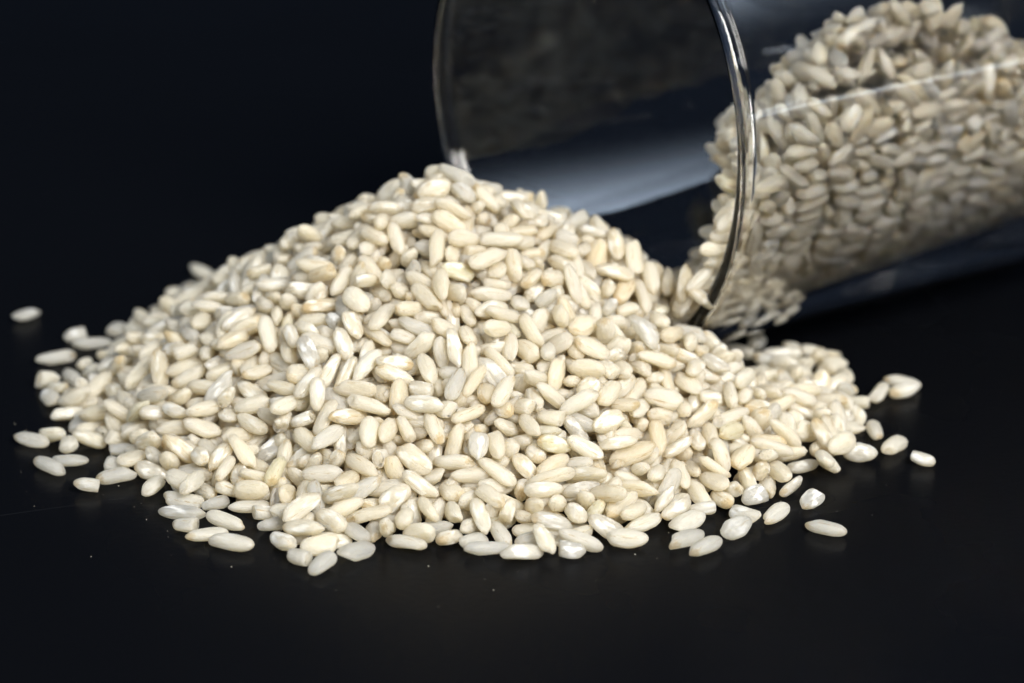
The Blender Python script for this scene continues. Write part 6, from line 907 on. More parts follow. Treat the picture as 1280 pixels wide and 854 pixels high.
1017,1234,306,-57,138,-18,22,1589,609,698,39,-49,-115,20,1716,766,782,-94,62,94,19,1471,793,695,34,84,-52,8,1427,867,641,-17,19,120,22,1373,979,503,-34,17,-93,0,1330,1103,413,19,-30,-1,20,1320,1158,385,21,13,-113,8,
1330,1243,353,-45,-14,10,23,1144,1247,228,-39,37,54,19,1723,704,678,-15,62,-11,7,1599,846,713,-14,29,74,14,1565,874,669,-33,60,-55,13,1446,991,554,24,100,100,23,1464,1035,552,60,-86,9,16,1369,1147,371,3,-39,59,1,
1259,1209,315,14,0,17,19,1290,1269,180,25,9,40,16,1764,712,747,-2,95,-49,22,1717,865,734,-19,-23,24,13,1619,894,661,79,-24,-22,4,1622,1011,588,-17,105,-47,21,1519,1098,494,126,30,-63,15,1438,1138,412,80,-59,25,18,
1393,1212,364,9,-9,65,23,1395,1277,194,-44,-90,-17,10,1825,774,715,86,33,70,8,1766,922,730,144,13,42,22,1687,1039,617,-44,42,-111,15,1569,1107,506,-49,-17,94,3,1578,1142,458,-10,28,-90,0,1526,1242,347,17,43,38,5,
1431,1335,332,-7,-21,116,0,1453,1353,181,-120,-93,-16,20,1956,885,759,-17,106,1,4,1863,892,764,53,-83,74,12,1817,1133,624,-49,27,-73,8,1692,1148,554,59,-35,107,10,1661,1521,363,3,63,-109,19,1608,1267,448,-55,1,-105,1,
1573,1362,354,-3,63,-108,14,1554,1377,195,-4,-17,-14,19,1991,946,753,-107,-35,10,0,1935,1047,720,16,68,-96,2,1868,1159,591,33,19,-31,22,1730,1152,496,-19,56,141,4,1677,1306,449,-76,-55,-3,0,1645,1363,389,-12,-1,2,22,
1820,1274,490,6,-20,-48,17,1765,1316,415,59,56,-8,12,1755,1415,354,-25,149,-17,21,397,134,228,105,-53,-32,6,436,227,239,-60,18,-113,12,340,302,220,99,-60,-29,22,375,215,264,82,-49,16,0,259,469,187,-119,-33,39,17,
467,162,220,98,113,-27,12,423,371,195,-92,-24,-51,0,409,416,169,16,102,-38,12,383,437,272,31,-32,-45,19,304,576,238,-67,65,-58,9,278,605,174,-40,114,-68,19,453,173,258,126,68,-15,3,360,655,250,-138,-5,-7,18,
276,635,244,91,-41,-81,15,890,86,707,-67,36,-3,21,417,416,242,5,111,-55,16,317,393,218,-15,-38,-61,15,895,394,791,81,66,18,22,788,435,689,15,5,33,21,991,528,835,-57,60,-44,4,922,559,753,138,11,-11,13,
841,626,695,10,-3,-5,3,773,755,600,108,-65,6,5,1044,462,899,-14,30,-25,13,1001,601,831,27,59,-135,2,958,687,734,39,30,0,8,901,794,657,124,78,-10,15,801,852,567,2,-33,-85,8,765,908,483,-45,107,-38,22,
1081,707,806,61,-96,76,20,1012,794,728,1,25,-133,9,989,896,624,-51,1,54,21,920,963,580,65,64,-5,14,811,1017,452,-8,7,11,20,893,1135,367,-46,-92,50,0,1200,616,929,-7,116,50,23,1237,637,909,29,-17,-2,17,
1053,962,565,-24,-5,34,14,957,1016,517,-65,3,24,16,1051,1298,315,-22,40,136,13,844,1245,300,-57,-11,25,22,1819,1050,691,17,-2,22,14,1257,934,589,23,-119,19,2,1166,1004,528,97,-30,115,8,1143,1069,475,148,-16,43,15,
1034,1132,386,-1,121,-66,13,984,1271,317,-22,76,-81,14,1620,592,775,-115,-56,-41,15,1465,795,767,52,118,-11,16,1377,869,702,51,0,25,7,1414,966,598,-39,140,27,13,1189,978,528,-96,-35,69,10,1295,1082,463,-64,-29,-7,16,
1207,1115,348,102,55,-59,7,1106,1272,331,-32,-14,-94,1,1650,675,784,24,67,-76,0,1529,831,743,27,14,16,23,1587,1008,617,40,2,97,15,1446,955,637,-11,124,-76,18,1539,1172,469,2,0,60,8,1329,1123,451,7,122,-65,6,
1233,1210,382,75,-47,77,10,1206,1280,349,-39,36,114,18,1719,714,753,39,28,-108,17,1659,836,731,-63,88,-37,12,1579,951,663,-23,-53,-49,20,1519,957,599,72,-61,89,4,1549,1003,618,-59,31,-75,21,1377,1135,417,131,-37,-14,23,
1329,1204,329,65,12,24,5,1281,1271,327,50,-92,-50,9,1742,794,768,70,8,-94,13,1637,935,707,-57,138,21,6,1631,998,682,3,13,76,7,1558,1012,570,-31,128,-85,22,1539,1076,567,8,-62,4,22,1414,1314,386,-15,32,66,16,
1370,1308,331,67,53,60,18,1843,783,769,-14,53,-111,1,1794,870,744,-8,46,-124,10,1677,1008,670,-36,8,86,21,1612,1081,558,51,-53,-63,8,1511,1164,421,-65,-52,-12,20,1504,1258,430,42,31,-35,17,1472,1292,366,46,-9,19,4,
1406,1406,354,8,96,-55,15,1888,856,761,-50,79,-110,14,1808,999,665,16,93,-40,1,1768,1133,605,-83,92,-8,18,1676,1162,512,-21,12,59,15,1648,1246,461,33,-73,87,9,1570,1307,369,55,10,48,2,1529,1383,341,-133,-35,6,15,
1997,917,715,-1,106,-82,21,1957,978,759,-135,-34,-24,9,1885,1133,619,17,3,22,23,1762,1168,565,-29,-39,4,23,1757,1299,480,51,-15,-51,3,1661,1349,430,37,-49,-95,4,1683,1426,355,12,-10,14,2,1557,1451,200,-7,33,-107,3,
2036,1005,748,10,33,-8,21,1776,1379,437,-9,-12,103,18,503,213,222,-77,-26,87,14,379,282,247,-12,4,-54,19,314,462,177,-24,-39,-18,20,195,576,162,102,74,-9,5,675,-82,538,7,97,7,14,448,54,234,-5,-27,52,2,
551,300,166,44,-43,-47,5,405,332,216,-30,46,-46,14,317,511,215,-52,102,-34,14,298,567,192,47,-16,125,7,466,305,264,-55,-96,57,6,448,382,267,32,-65,-132,2,356,609,251,15,-15,10,13,339,681,270,98,74,-37,20,
298,438,231,-17,18,110,1,860,399,800,-87,58,-84,13,856,327,802,-29,-39,-19,23,771,461,667,47,7,39,14,749,614,581,4,24,-68,3,929,611,776,-12,98,-17,11,867,706,673,-5,10,68,15,835,675,624,9,95,-94,12,
1069,486,912,-45,30,-67,10,1033,644,824,-147,-12,-9,3,966,674,772,49,23,52,12,821,808,603,-62,53,-89,22,814,952,482,-4,118,-2,7,1195,741,807,-31,76,97,0,1014,777,765,-28,5,19,4,1047,1049,510,44,109,-21,13,
855,993,491,40,-17,11,2,878,1052,448,81,63,4,18,1287,658,880,-1,98,98,3,1095,837,710,35,-87,-99,15,1236,1112,454,1,-83,-84,3,991,1073,477,98,-56,49,2,1025,1108,431,32,59,-78,7,816,1207,348,-113,-82,53,9,
1419,856,746,-72,-57,54,1,1321,976,547,56,35,-21,5,1172,1098,452,-88,110,-30,13,1062,1116,356,59,-131,21,22,988,1228,342,-60,-26,37,0,1629,720,818,-122,-97,19,18,1464,868,724,72,-91,58,18,1290,832,643,-13,38,145,9,
1316,935,565,-66,-42,19,10,1246,1074,479,-26,-43,10,10,1255,1138,350,-66,57,21,12,1118,1211,378,85,73,15,17,1724,721,834,38,-92,-18,2,1540,808,779,-116,-94,12,15,1531,909,712,54,-60,-100,10,1437,913,668,5,23,151,22,
1504,1048,566,57,-66,10,14,1341,1057,423,108,42,103,5,1262,1110,393,-13,26,-11,9,1189,1229,329,-60,-24,79,22,1766,733,831,94,-3,-101,23,1717,850,768,-119,-88,-34,8,1621,863,742,-2,-29,-74,19,1545,929,640,24,-83,-6,22,
1473,963,595,-53,116,-49,21,1410,1097,454,-91,-21,-13,22,1311,1197,367,-2,-43,132,11,1316,1287,358,-70,-23,35,22,1789,786,775,-104,-68,-13,18,1701,902,752,103,-8,22,17,1627,928,749,132,-64,29,2,1590,1055,582,41,-54,-14,4,
1222,1070,518,-24,11,89,14,1495,1140,478,127,-14,88,16,1405,1284,338,59,12,70,20,1335,1349,329,-113,-77,10,3,1859,804,808,14,-30,-116,3,1827,837,737,-116,4,-105,23,1770,1011,666,-49,26,85,2,1669,1047,584,34,-3,85,6,
1590,1139,547,-117,-45,14,19,1484,1193,432,39,0,45,17,1468,1266,390,-2,81,-125,18,1466,1369,357,21,121,-2,2,1929,850,774,9,75,-39,5,1879,1001,716,-68,-4,-89,11,1807,1072,631,66,-6,-60,19,1731,1204,547,90,57,-20,6,
1477,1413,342,3,133,-71,4,1593,1307,405,44,10,24,10,1527,1350,380,44,-33,-65,11,2009,923,777,-43,-42,25,9,1909,1000,752,40,-85,45,5,1875,1095,682,-13,113,-45,9,1859,1230,569,84,-76,-103,11,1693,1246,493,47,-26,-41,14,
1635,1336,457,-102,65,-60,6,1683,1402,390,4,-91,93,22,1655,1461,358,22,-58,-116,13,1826,1242,564,75,65,30,19,1802,1343,477,-18,-14,9,22,1779,1409,397,-28,-20,60,14,-800,-163,51,-62,-30,-77,22,-826,-84,52,-64,-1,17,8,
-813,-45,56,-33,-39,68,14,-827,45,53,4,-13,153,13,-828,122,48,-9,-18,118,13,-784,268,35,10,23,92,3,-735,-283,56,5,10,7,4,-748,-197,74,13,11,149,7,-715,-121,105,0,25,130,1,-748,-44,92,26,24,64,9,
-743,71,108,-30,-21,-45,10,-739,115,92,-32,22,55,4,-719,213,92,15,-27,-22,3,-711,261,84,-4,-51,126,16,-729,342,55,7,-13,82,20,-711,423,53,29,0,-19,22,-665,-396,38,38,6,-84,8,-649,-318,96,47,5,78,3,
-630,-251,121,10,59,141,20,-631,-187,156,27,38,-145,23,-658,-121,137,16,-25,-71,17,-636,-41,175,-24,-10,-120,15,-652,69,174,5,-29,57,1,-656,128,146,-29,-14,5,16,-659,199,124,34,61,-63,21,-642,302,125,-23,18,111,7,
-671,381,81,1,-1,3,6,-658,449,81,3,0,-69,6,-645,495,69,0,-16,-117,7,-646,599,49,22,-38,144,2,-558,-491,75,-16,33,150,10,-563,-404,87,-31,15,67,17,-563,-344,114,29,-19,15,1,-551,-259,167,-56,39,128,12,
-576,-200,175,4,57,-20,10,-565,-114,218,5,32,112,4,-580,-35,216,-34,28,128,4,-587,70,217,-11,-70,55,4,-565,106,221,-39,-34,59,6,-581,222,176,34,16,-149,14,-591,277,158,1,-36,-54,14,-552,385,168,-9,-16,-140,8,
-569,456,130,71,17,124,5,-582,508,101,-12,-7,92,1,-552,592,93,18,56,144,10,-590,694,41,33,-23,82,12,-518,-594,47,-26,-6,37,7,-519,-515,81,18,-60,-76,12,-502,-404,125,1,-45,-57,8,-513,-316,149,58,-3,15,11,
-494,-255,200,1,-9,-29,6,-504,-174,238,9,-11,5,3,-477,-108,288,-2,-53,-66,21,-485,-16,300,-49,-16,57,5,-484,45,298,-14,38,66,22,-476,126,283,-35,9,114,15,-520,195,221,10,-19,-123,6,-505,308,218,-10,32,33,10,
-508,350,196,84,-19,112,1,-503,427,173,26,-15,-6,8,-488,502,160,-11,1,-42,4,-472,576,140,26,-11,-79,5,-503,664,87,1,19,41,16,-506,759,50,73,-40,-22,1,-437,-594,53,-28,14,38,17,-396,-491,137,1,1,34,17,
-394,-429,188,-20,-47,-104,13,-395,-337,228,10,5,-116,18,-401,-253,258,-7,47,-75,8,-424,-175,282,-30,3,53,6,-427,-129,314,-40,-14,37,19,-402,-15,354,2,-68,111,23,-412,52,351,-15,27,-126,9,-414,110,324,-15,21,57,0,
-434,209,294,-14,-35,-73,4,-423,262,284,29,-13,125,19,-401,351,273,-41,11,91,10,-439,444,206,-41,39,-96,16,-421,515,192,-29,-33,-101,0,-399,601,154,67,-18,42,5,-426,657,124,2,-39,25,4,-431,767,83,-7,-9,69,14,
-410,839,66,3,-21,-20,9,-321,-734,62,-26,5,-78,6,-340,-649,79,43,64,130,2,-341,-582,111,19,-9,136,11,-343,-482,131,41,33,126,7,-318,-440,174,20,-30,-62,15,-319,-326,278,0,-27,-124,11,-352,-264,299,-4,55,-17,15,
-358,-192,322,10,-47,129,4,-335,-112,395,20,9,-43,8,-329,-10,426,3,-15,-55,21,-319,45,426,-12,50,-37,8,-347,147,380,57,24,48,8,-355,198,350,28,-29,27,23,-346,307,314,-40,41,-121,15,-363,371,286,4,12,85,13,
-364,453,244,-70,-49,110,10,-332,529,219,35,41,103,11,-336,608,181,-21,-43,120,9,-343,686,154,49,27,-22,10,-358,747,111,-17,3,29,20,-344,806,105,7,26,-9,22,-337,924,50,-1,-48,-12,3,-263,-725,63,2,100,-61,6,
-257,-652,103,11,-1,17,17,-257,-596,149,-39,-31,123,10,-250,-514,199,-3,-1,69,15,-279,-396,241,-37,-35,24,21,-251,-349,282,-21,-19,-131,10,-249,-238,374,23,-74,122,9,-267,-169,405,-40,-59,-94,1,-280,-115,420,29,-32,-122,15,
-285,-6,459,25,-3,49,1,-247,72,482,22,20,38,1,-252,108,472,-11,-27,-125,0,-254,192,429,40,3,-76,1,-240,284,388,-11,16,82,22,-282,363,331,39,-41,136,0,-238,420,325,-30,26,-66,9,-278,501,269,-34,37,143,10,
-246,600,231,17,-36,-105,7,-271,677,191,39,59,-126,8,-276,741,153,-12,-54,112,13,-240,841,90,13,-45,83,1,-269,885,78,43,-1,70,2,-201,-653,92,-6,-3,15,15,-179,-578,127,-14,-69,-108,5,-184,-496,197,26,24,-6,6,
-161,-414,258,-13,-49,-103,12,-195,-343,327,-25,4,65,0,-185,-247,400,-18,70,-76,7,-161,-189,463,-48,11,84,8,-195,-112,495,26,-1,-53,20,-173,-30,557,31,-3,-54,19,-171,68,542,-15,2,111,21,-167,123,512,22,18,-26,15,
-175,209,476,12,-1,-78,6,-194,294,406,7,-27,102,23,-189,344,393,16,5,-122,7,-206,432,336,-13,6,-123,8,-204,540,266,48,-56,-112,10,-183,601,230,-52,11,-35,17,-174,672,188,-23,5,-108,20,-207,755,129,46,-13,102,23,
-185,824,103,-2,35,58,19,-193,892,62,-45,6,119,10,-100,-662,81,-9,27,83,12,-92,-572,157,-46,-2,29,13,-91,-507,200,-6,0,37,1,-128,-413,259,20,-41,18,1,-85,-359,307,-26,19,117,7,-109,-249,400,-27,32,50,2,
-111,-195,448,-6,0,-32,9,-98,-126,515,-10,21,-150,6,-115,-11,610,35,-18,-124,19,-113,70,585,9,18,22,3,-119,116,548,-4,42,-96,0,-90,186,495,55,14,-27,18,-104,294,410,-4,-31,-61,19,-92,354,382,36,9,112,0,
-109,461,297,-43,-49,29,16,-83,495,281,1,-30,-1,8,-130,599,221,-23,-31,-113,20,-112,674,180,29,14,18,1,-103,755,128,-27,-48,104,10,-17,-738,60,17,29,-37,0,-36,-640,110,6,43,-10,15,-35,-556,173,-7,-21,-108,9,
-21,-494,212,-37,-15,118,19,-21,-409,289,51,68,65,21,-30,-329,351,18,41,86,7,-25,-265,401,-23,82,-108,12,-47,-183,463,26,0,-46,8,-17,-116,505,19,37,-105,20,-49,-37,576,7,6,-30,8,-45,32,577,42,32,57,20,
-37,132,520,56,-56,-134,23,-30,220,455,-18,-36,-129,18,-33,266,430,39,69,81,19,-32,347,379,-27,6,-8,13,-44,421,328,-4,-31,-20,15,-9,533,249,0,9,27,22,-51,576,236,61,-27,-132,12,-42,663,172,47,-10,-39,1,
41,-722,69,12,-42,-86,22,41,-646,112,-15,-24,33,1,45,-553,176,24,-64,117,11,57,-495,208,-41,9,128,8,50,-409,283,28,4,32,9,63,-329,323,12,2,16,9,62,-252,365,-43,61,137,12,56,-207,413,26,2,103,7,
26,-85,503,26,6,63,10,36,-44,515,-60,-6,73,17,43,29,511,16,-37,-57,5,27,151,469,25,23,-1,17,72,192,417,-21,-27,12,20,37,263,401,-32,3,71,1,46,351,350,11,-5,49,3,26,430,315,13,44,-98,20,
26,494,275,60,33,84,8,114,-750,52,-9,6,-101,0,116,-661,94,15,67,-75,18,141,-564,149,-39,60,-76,13,124,-476,217,8,-18,156,2,111,-437,243,-5,19,59,21,139,-364,268,12,-30,12,2,116,-255,347,-7,6,-21,19,
105,-202,384,12,-21,104,7,130,-99,437,7,31,-111,22,151,-5,424,-14,60,-24,5,122,64,434,37,34,-49,9,151,123,399,7,15,-5,7,141,224,355,-3,11,-33,16,126,272,346,-45,-11,89,18,145,381,274,39,62,-17,2,
106,451,254,-25,-63,-50,9,223,-629,90,-24,-11,-59,21,229,-575,117,-40,-13,5,14,201,-472,177,34,-5,89,18,206,-411,214,35,-55,97,13,202,-363,244,-30,28,9,16,205,-284,282,21,-46,-118,15,201,-204,334,-4,7,-29,11,
229,-100,370,4,5,68,16,196,-46,395,-42,26,35,11,190,72,387,30,0,115,2,208,118,361,-10,38,141,17,215,210,333,-55,-24,-35,20,218,297,287,-46,-21,145,11,299,-648,59,44,-22,-18,8,281,-566,93,0,-33,39,13,
261,-491,148,-22,45,41,14,268,-401,194,2,23,-3,13,295,-330,209,9,30,-84,3,290,-271,249,-16,-27,65,0,300,-165,307,13,-13,-5,0,282,-96,330,-30,34,-44,13,262,-41,344,-26,-12,-126,13,273,37,339,14,-32,9,7,
271,152,314,12,-40,-19,20,281,187,286,-10,-9,-100,14,366,-561,82,-3,-34,149,5,375,-483,100,-31,33,-58,17,381,-437,118,18,7,-86,5,347,-339,191,52,-10,133,20,383,-253,213,35,39,120,11,375,-185,251,13,28,-34,18,
378,-107,255,7,33,77,2,374,-48,260,69,-57,-47,22,386,57,254,1,65,-126,7,369,117,253,7,6,-109,9,436,-563,55,27,-50,53,17,451,-475,76,-10,-73,-13,3,429,-429,105,62,29,128,1,444,-360,136,-8,-8,89,5,
426,-282,182,78,2,-127,1,433,-163,216,8,19,4,17,458,-126,211,-8,8,-88,1,420,-38,233,-2,14,-6,12,539,-500,42,-9,-44,5,0,506,-425,85,-34,38,74,12,527,-318,123,-4,51,114,5,513,-244,165,-15,-10,106,13,
538,-189,154,17,-11,39,8,503,-129,180,14,-2,74,1,601,-400,58,38,0,-42,10,595,-336,78,3,-7,-108,13,587,-283,111,21,-2,-151,2,677,-355,40,40,-32,10,8,722,20,650,-22,60,8,5,710,83,604,-43,0,-130,20,
512,314,238,-22,7,148,17,497,368,191,4,0,146,12,704,33,601,-35,41,-137,16,693,58,521,18,-23,119,12,667,89,446,40,-15,-27,22,665,153,381,102,-49,7,17,518,305,244,-3,51,13,22,806,72,738,55,2,113,17,
770,140,682,-20,34,-61,6,717,198,608,32,-38,131,6,426,605,186,-18,62,-86,6,773,74,684,102,-51,-80,6,779,95,602,-6,-68,12,15,764,116,523,-57,-59,70,3,742,149,449,27,129,71,8,713,192,384,-29,-59,78,5,
684,247,328,37,47,-31,18,478,481,224,15,-104,-24,16,877,99,816,33,-28,83,3,820,157,737,21,9,-76,3,792,211,694,-7,83,-64,20,745,309,618,96,17,81,0,444,702,188,55,41,-36,18,848,138,767,37,15,124,12,
852,139,685,-78,3,42,22,839,145,603,-133,-46,-22,23,816,159,524,-23,15,-19,6,810,205,452,-28,-69,31,17,781,245,387,-121,-69,62,16,721,276,330,50,-21,128,11,680,332,285,12,-130,-69,20,937,144,870,-43,-79,-121,15,
903,202,819,54,4,32,18,838,278,728,58,-5,89,19,806,314,684,34,12,40,5,785,379,645,27,48,7,21,737,442,576,2,12,125,5,892,175,767,-82,-52,-62,22,893,173,685,87,40,-10,14,894,190,604,9,120,60,21,
878,210,526,140,-45,53,12,852,238,454,-35,133,-10,8,831,286,390,28,-113,-68,19,788,329,334,-102,-14,-21,9,746,383,290,12,13,84,11,721,459,259,75,-123,40,8,677,525,241,32,-2,-20,17,982,180,912,-11,-23,89,21,
938,253,844,10,-9,146,22,911,306,802,29,57,-67,8,880,387,750,73,14,-4,21,832,419,686,58,43,-7,7,779,485,612,33,-43,33,17,754,536,571,-6,-32,36,8,969,258,845,36,-125,-8,14,980,248,766,-116,0,105,5,
973,240,685,3,-44,73,16,955,240,605,100,-17,52,13,937,259,528,80,-9,86,20,908,284,457,124,10,23,16,897,339,394,69,-102,95,1,843,372,338,57,-53,37,17,823,443,295,103,-37,4,1,770,495,263,28,-79,74,4,
732,565,245,-68,-51,-30,15,1027,303,943,22,22,-120,17,971,364,865,28,-60,105,17,937,404,816,-18,35,-22,1,912,474,775,-16,-20,3,1,842,532,680,50,-55,136,10,792,590,609,9,36,68,14,763,666,561,30,-75,121,9,
1006,289,844,0,-16,135,6,1024,284,766,-65,-19,102,10,1014,274,686,82,-20,21,13,1013,288,606,4,-95,-39,17,1001,311,530,88,54,19,15,970,334,459,-18,-18,-89,3,955,385,397,12,-130,-35,2,925,437,343,-82,17,-44,2,
881,488,300,37,-63,19,15,850,556,269,-79,-82,-55,2,799,615,251,-127,17,-16,8,732,665,244,-110,1,0,20,1070,349,957,21,42,-134,15,1039,396,910,-80,7,-133,7,987,448,847,24,35,-127,23,971,517,795,20,-5,70,9,
888,576,708,10,18,-76,4,861,627,661,18,14,-115,19,823,713,585,-3,60,-22,2,801,758,545,87,-8,71,19,1057,367,917,-38,-2,-97,16,1080,350,843,10,91,-29,4,1085,335,765,0,-53,-104,19,1093,339,686,88,-119,-6,0,
1081,344,608,-2,80,-25,11,1052,353,532,-57,86,48,16,1043,394,463,-1,31,-125,10,1020,437,401,-68,-13,21,0,988,486,347,86,-93,-14,12,932,527,303,58,2,97,19,898,593,273,39,-61,137,0,843,648,254,-20,87,37,9,
802,716,250,-51,34,-18,14,749,775,258,97,48,-27,2,1118,400,956,10,26,58,22,1115,440,931,41,-13,139,16,1049,487,862,53,-4,21,3,1027,559,805,33,-19,-22,11,965,643,716,12,-25,1,7,917,691,657,-17,59,96,15,
868,739,598,-11,-26,-51,0,830,803,536,5,25,67,16,803,853,490,25,6,92,18,1127,424,914,34,89,-117,23,1145,404,841,73,-8,125,4,1161,398,764,89,19,99,14,1135,374,686,-64,-52,-69,3,1125,381,609,-139,-38,35,8,
1127,415,535,-15,-69,50,12,1101,441,465,53,-21,52,13,1065,473,403,16,67,-93,16,1039,526,351,14,114,-92,23,1015,591,309,-106,-82,50,20,952,634,277,-81,-30,-130,14,903,693,259,-15,101,3,2,864,761,255,30,19,88,13,
827,830,264,74,28,133,20,777,886,285,-26,-89,-11,11,1183,437,975,-53,17,-116,16,1148,484,926,-100,42,-96,2,1114,539,871,68,8,100,7,1066,616,795,12,25,33,16,1033,647,756,17,12,-51,15,1014,726,697,-31,20,-72,19,
963,801,620,67,3,-6,8,907,827,570,49,-11,-11,17,873,892,510,-34,82,-114,18,808,976,419,9,31,-6,0,796,1031,379,14,13,-126,11,1176,465,913,17,77,-96,14,1184,436,840,3,13,67,6,1216,443,764,-56,57,98,4,
1212,438,687,17,115,46,11,1206,448,610,-108,-2,23,5,1189,465,537,-80,-36,123,21,1174,500,469,-42,-75,0,18,1139,532,407,2,-69,110,20,1116,587,356,15,-43,-13,10,1072,635,314,55,82,-105,19,1011,678,282,73,48,-7,14,
975,746,265,-105,-97,52,11,927,806,260,-66,-38,-36,6,896,879,269,11,114,103,4,841,931,290,-129,7,-82,3,1271,496,974,11,-28,97,20,1217,543,923,1,4,19,14,1170,617,846,82,8,125,14,1137,659,801,17,-28,-130,23,
1102,739,720,42,-5,-67,20,1072,776,680,43,42,-47,4,1016,842,610,-31,-42,92,12,948,892,555,-18,-4,133,3,935,968,479,67,-26,112,16,887,1012,431,-23,4,12,10,826,1080,359,-22,25,-113,23,815,1138,301,57,29,55,9,
1230,509,911,107,17,51,8,1253,493,839,-22,-19,-103,21,1282,499,763,6,-121,5,15,1280,495,687,-5,15,87,21,1265,497,611,74,55,-114,0,1243,510,538,-65,12,-119,22,1239,553,472,107,-59,-46,4,1214,593,411,-83,-65,-18,1,
1171,630,359,-12,91,120,2,1128,679,318,-2,91,3,20,1088,737,288,16,1,70,20,1029,786,269,77,12,46,22,988,851,265,-36,-111,-18,13,960,924,274,86,-7,-70,8,925,989,296,-2,111,-25,10,1342,530,948,97,-15,50,8,
1275,587,886,15,36,-23,14,1246,652,819,49,3,81,18,1206,731,737,17,-15,-14,1,1163,770,695,-43,23,-108,0,1122,811,651,2,52,-72,22,1059,881,576,69,-19,96,22,1022,932,523,-5,28,-79,19,984,987,465,73,38,59,11,
966,1045,407,39,25,-113,22,887,1119,326,8,11,-42,8,1301,567,908,-35,-42,-37,15,1331,557,837,65,92,19,2,1319,529,763,-35,67,59,13,1320,528,687,-123,-84,-48,12,1334,554,613,70,-28,46,13,1316,570,541,13,-53,15,1,
1288,593,474,-9,134,74,16,1264,633,414,-13,49,109,2,1224,672,363,62,-49,7,6,1184,722,322,69,63,115,18,1137,774,292,-58,97,48,10,1119,853,276,-69,124,-7,17,1046,893,269,58,-104,14,13,1005,956,278,-99,-91,-56,15,
975,1023,300,-36,88,-122,16,1380,574,908,-29,-19,69,23,1361,625,856,-47,-19,-135,3,1316,684,794,32,5,95,15,1280,744,732,31,-8,54,10,1219,828,643,27,-9,99,18,1188,891,578,-31,-20,21,22,1148,926,541,-6,27,16,5,
1093,995,467,8,-8,128,5,1052,1050,410,-9,-14,87,20,1020,1125,333,22,-19,53,17,955,1166,286,41,50,-99,15,1382,599,836,17,-51,-14,0,1400,596,762,53,57,130,7,1380,577,688,-43,-67,-24,3,1374,587,613,8,8,59,11,
1374,618,543,-32,71,18,21,1334,630,476,-14,-43,-49,10,1320,678,417,6,-46,0,15,1279,716,366,36,25,125,23,1266,785,328,0,58,124,4,1225,841,298,35,11,60,1,1168,889,280,64,108,-53,22,1134,956,276,-130,-73,-25,18,
1096,1020,285,-53,5,-49,0,1040,1069,305,79,123,28,8,1469,628,855,-53,34,127,2,1401,680,805,1,4,-80,22,1350,737,745,16,-5,-27,1,1313,790,690,23,62,-19,10,1298,857,616,24,55,-136,19,1237,916,556,-12,8,97,15,
1212,990,474,24,-21,-18,10,1148,1042,423,22,-7,97,10,1132,1100,359,-43,53,-60,3,1090,1154,303,6,36,-40,13,1426,636,835,-45,2,-20,12,1454,641,762,-30,-112,34,2,1449,635,688,40,-70,3,1,1455,655,615,6,30,-91,7,
1418,654,544,79,21,-89,23,1420,700,480,11,18,-95,1,1366,715,420,116,15,99,21,1350,771,371,32,-21,77,19,1308,818,331,-43,54,112,17,1276,879,302,80,-18,10,18,1230,934,285,-54,11,-133,10,1183,991,280,100,-10,1,15,
1143,1054,289,-101,-50,34,22,1091,1104,308,-43,-140,-31,4,1523,681,788,25,-50,-24,21,1486,740,725,24,-11,113,6,1422,783,684,63,-21,102,18,1380,833,632,-7,22,17,22,1340,907,553,46,14,48,2,1311,943,515,-47,28,-139,4,
1270,1025,427,35,-10,78,13,1217,1069,383,-28,-1,-146,0,1188,1151,293,48,18,1,12,1155,1202,239,35,5,-2,9,1494,674,761,1,-141,-24,2,1494,673,688,-29,-20,-50,16,1516,705,616,-63,119,-47,12,1495,717,547,-34,-81,-18,20,
1482,750,483,-36,36,-44,13,1448,781,425,-55,29,132,6,1424,830,376,-100,-81,70,11,1359,858,334,68,-57,-70,9,1340,928,307,23,-83,53,6,1287,977,290,-51,50,-67,4,1236,1030,285,22,55,-85,17,1207,1098,294,-115,-2,60,1,
1603,653,810,59,59,120,15,1593,701,756,68,24,-52,2,1549,775,677,-9,54,-135,13,1498,853,598,29,21,-27,2,1455,881,568,80,-31,126,3,1409,947,498,2,40,-81,19,1381,999,442,-9,46,-90,2,1326,1072,366,52,-21,136,20,
1287,1142,294,16,-25,15,9,1243,1203,230,-15,-21,-9,13,1563,731,689,-85,56,-58,6,1576,756,618,-12,3,8,2,1548,762,549,12,5,-36,21,1542,800,486,47,-15,60,19,1490,815,427,62,-40,-51,20,1474,870,380,-101,43,93,22,
1451,929,342,35,34,-116,7,1402,975,313,-33,62,39,15,1355,1027,296,86,53,81,0,1305,1080,291,-80,104,-15,10,1641,764,727,-46,-7,-59,4,1617,806,687,14,6,-4,1,1554,860,618,20,1,117,10,1514,932,549,2,24,120,9,
1467,983,490,39,59,-66,9,1445,1049,433,9,18,-9,8,1394,1100,374,29,31,42,2,1347,1158,310,22,-19,47,14,1301,1214,249,30,-66,123,18,1635,791,689,-41,-97,82,4,1620,793,619,-79,-35,53,23,1598,804,551,31,-100,72,12,
1598,847,489,25,-35,1,12,1578,886,433,140,5,-59,2,1525,911,384,59,-72,33,21,1498,966,346,11,-71,-117,21,1463,1021,318,32,-98,-47,18,1411,1069,301,20,-113,-79,10,1385,1138,298,0,-38,14,5,1701,795,733,-15,-10,-110,7,
1661,840,683,10,-39,100,12,1617,911,612,-42,-45,115,16,1572,988,536,-30,11,-146,9,1556,1036,494,-14,21,-114,10,1491,1112,410,-52,-1,-113,20,1454,1159,359,54,-33,42,22,1416,1238,286,-11,27,-80,2,1395,1268,254,38,-16,-86,20,
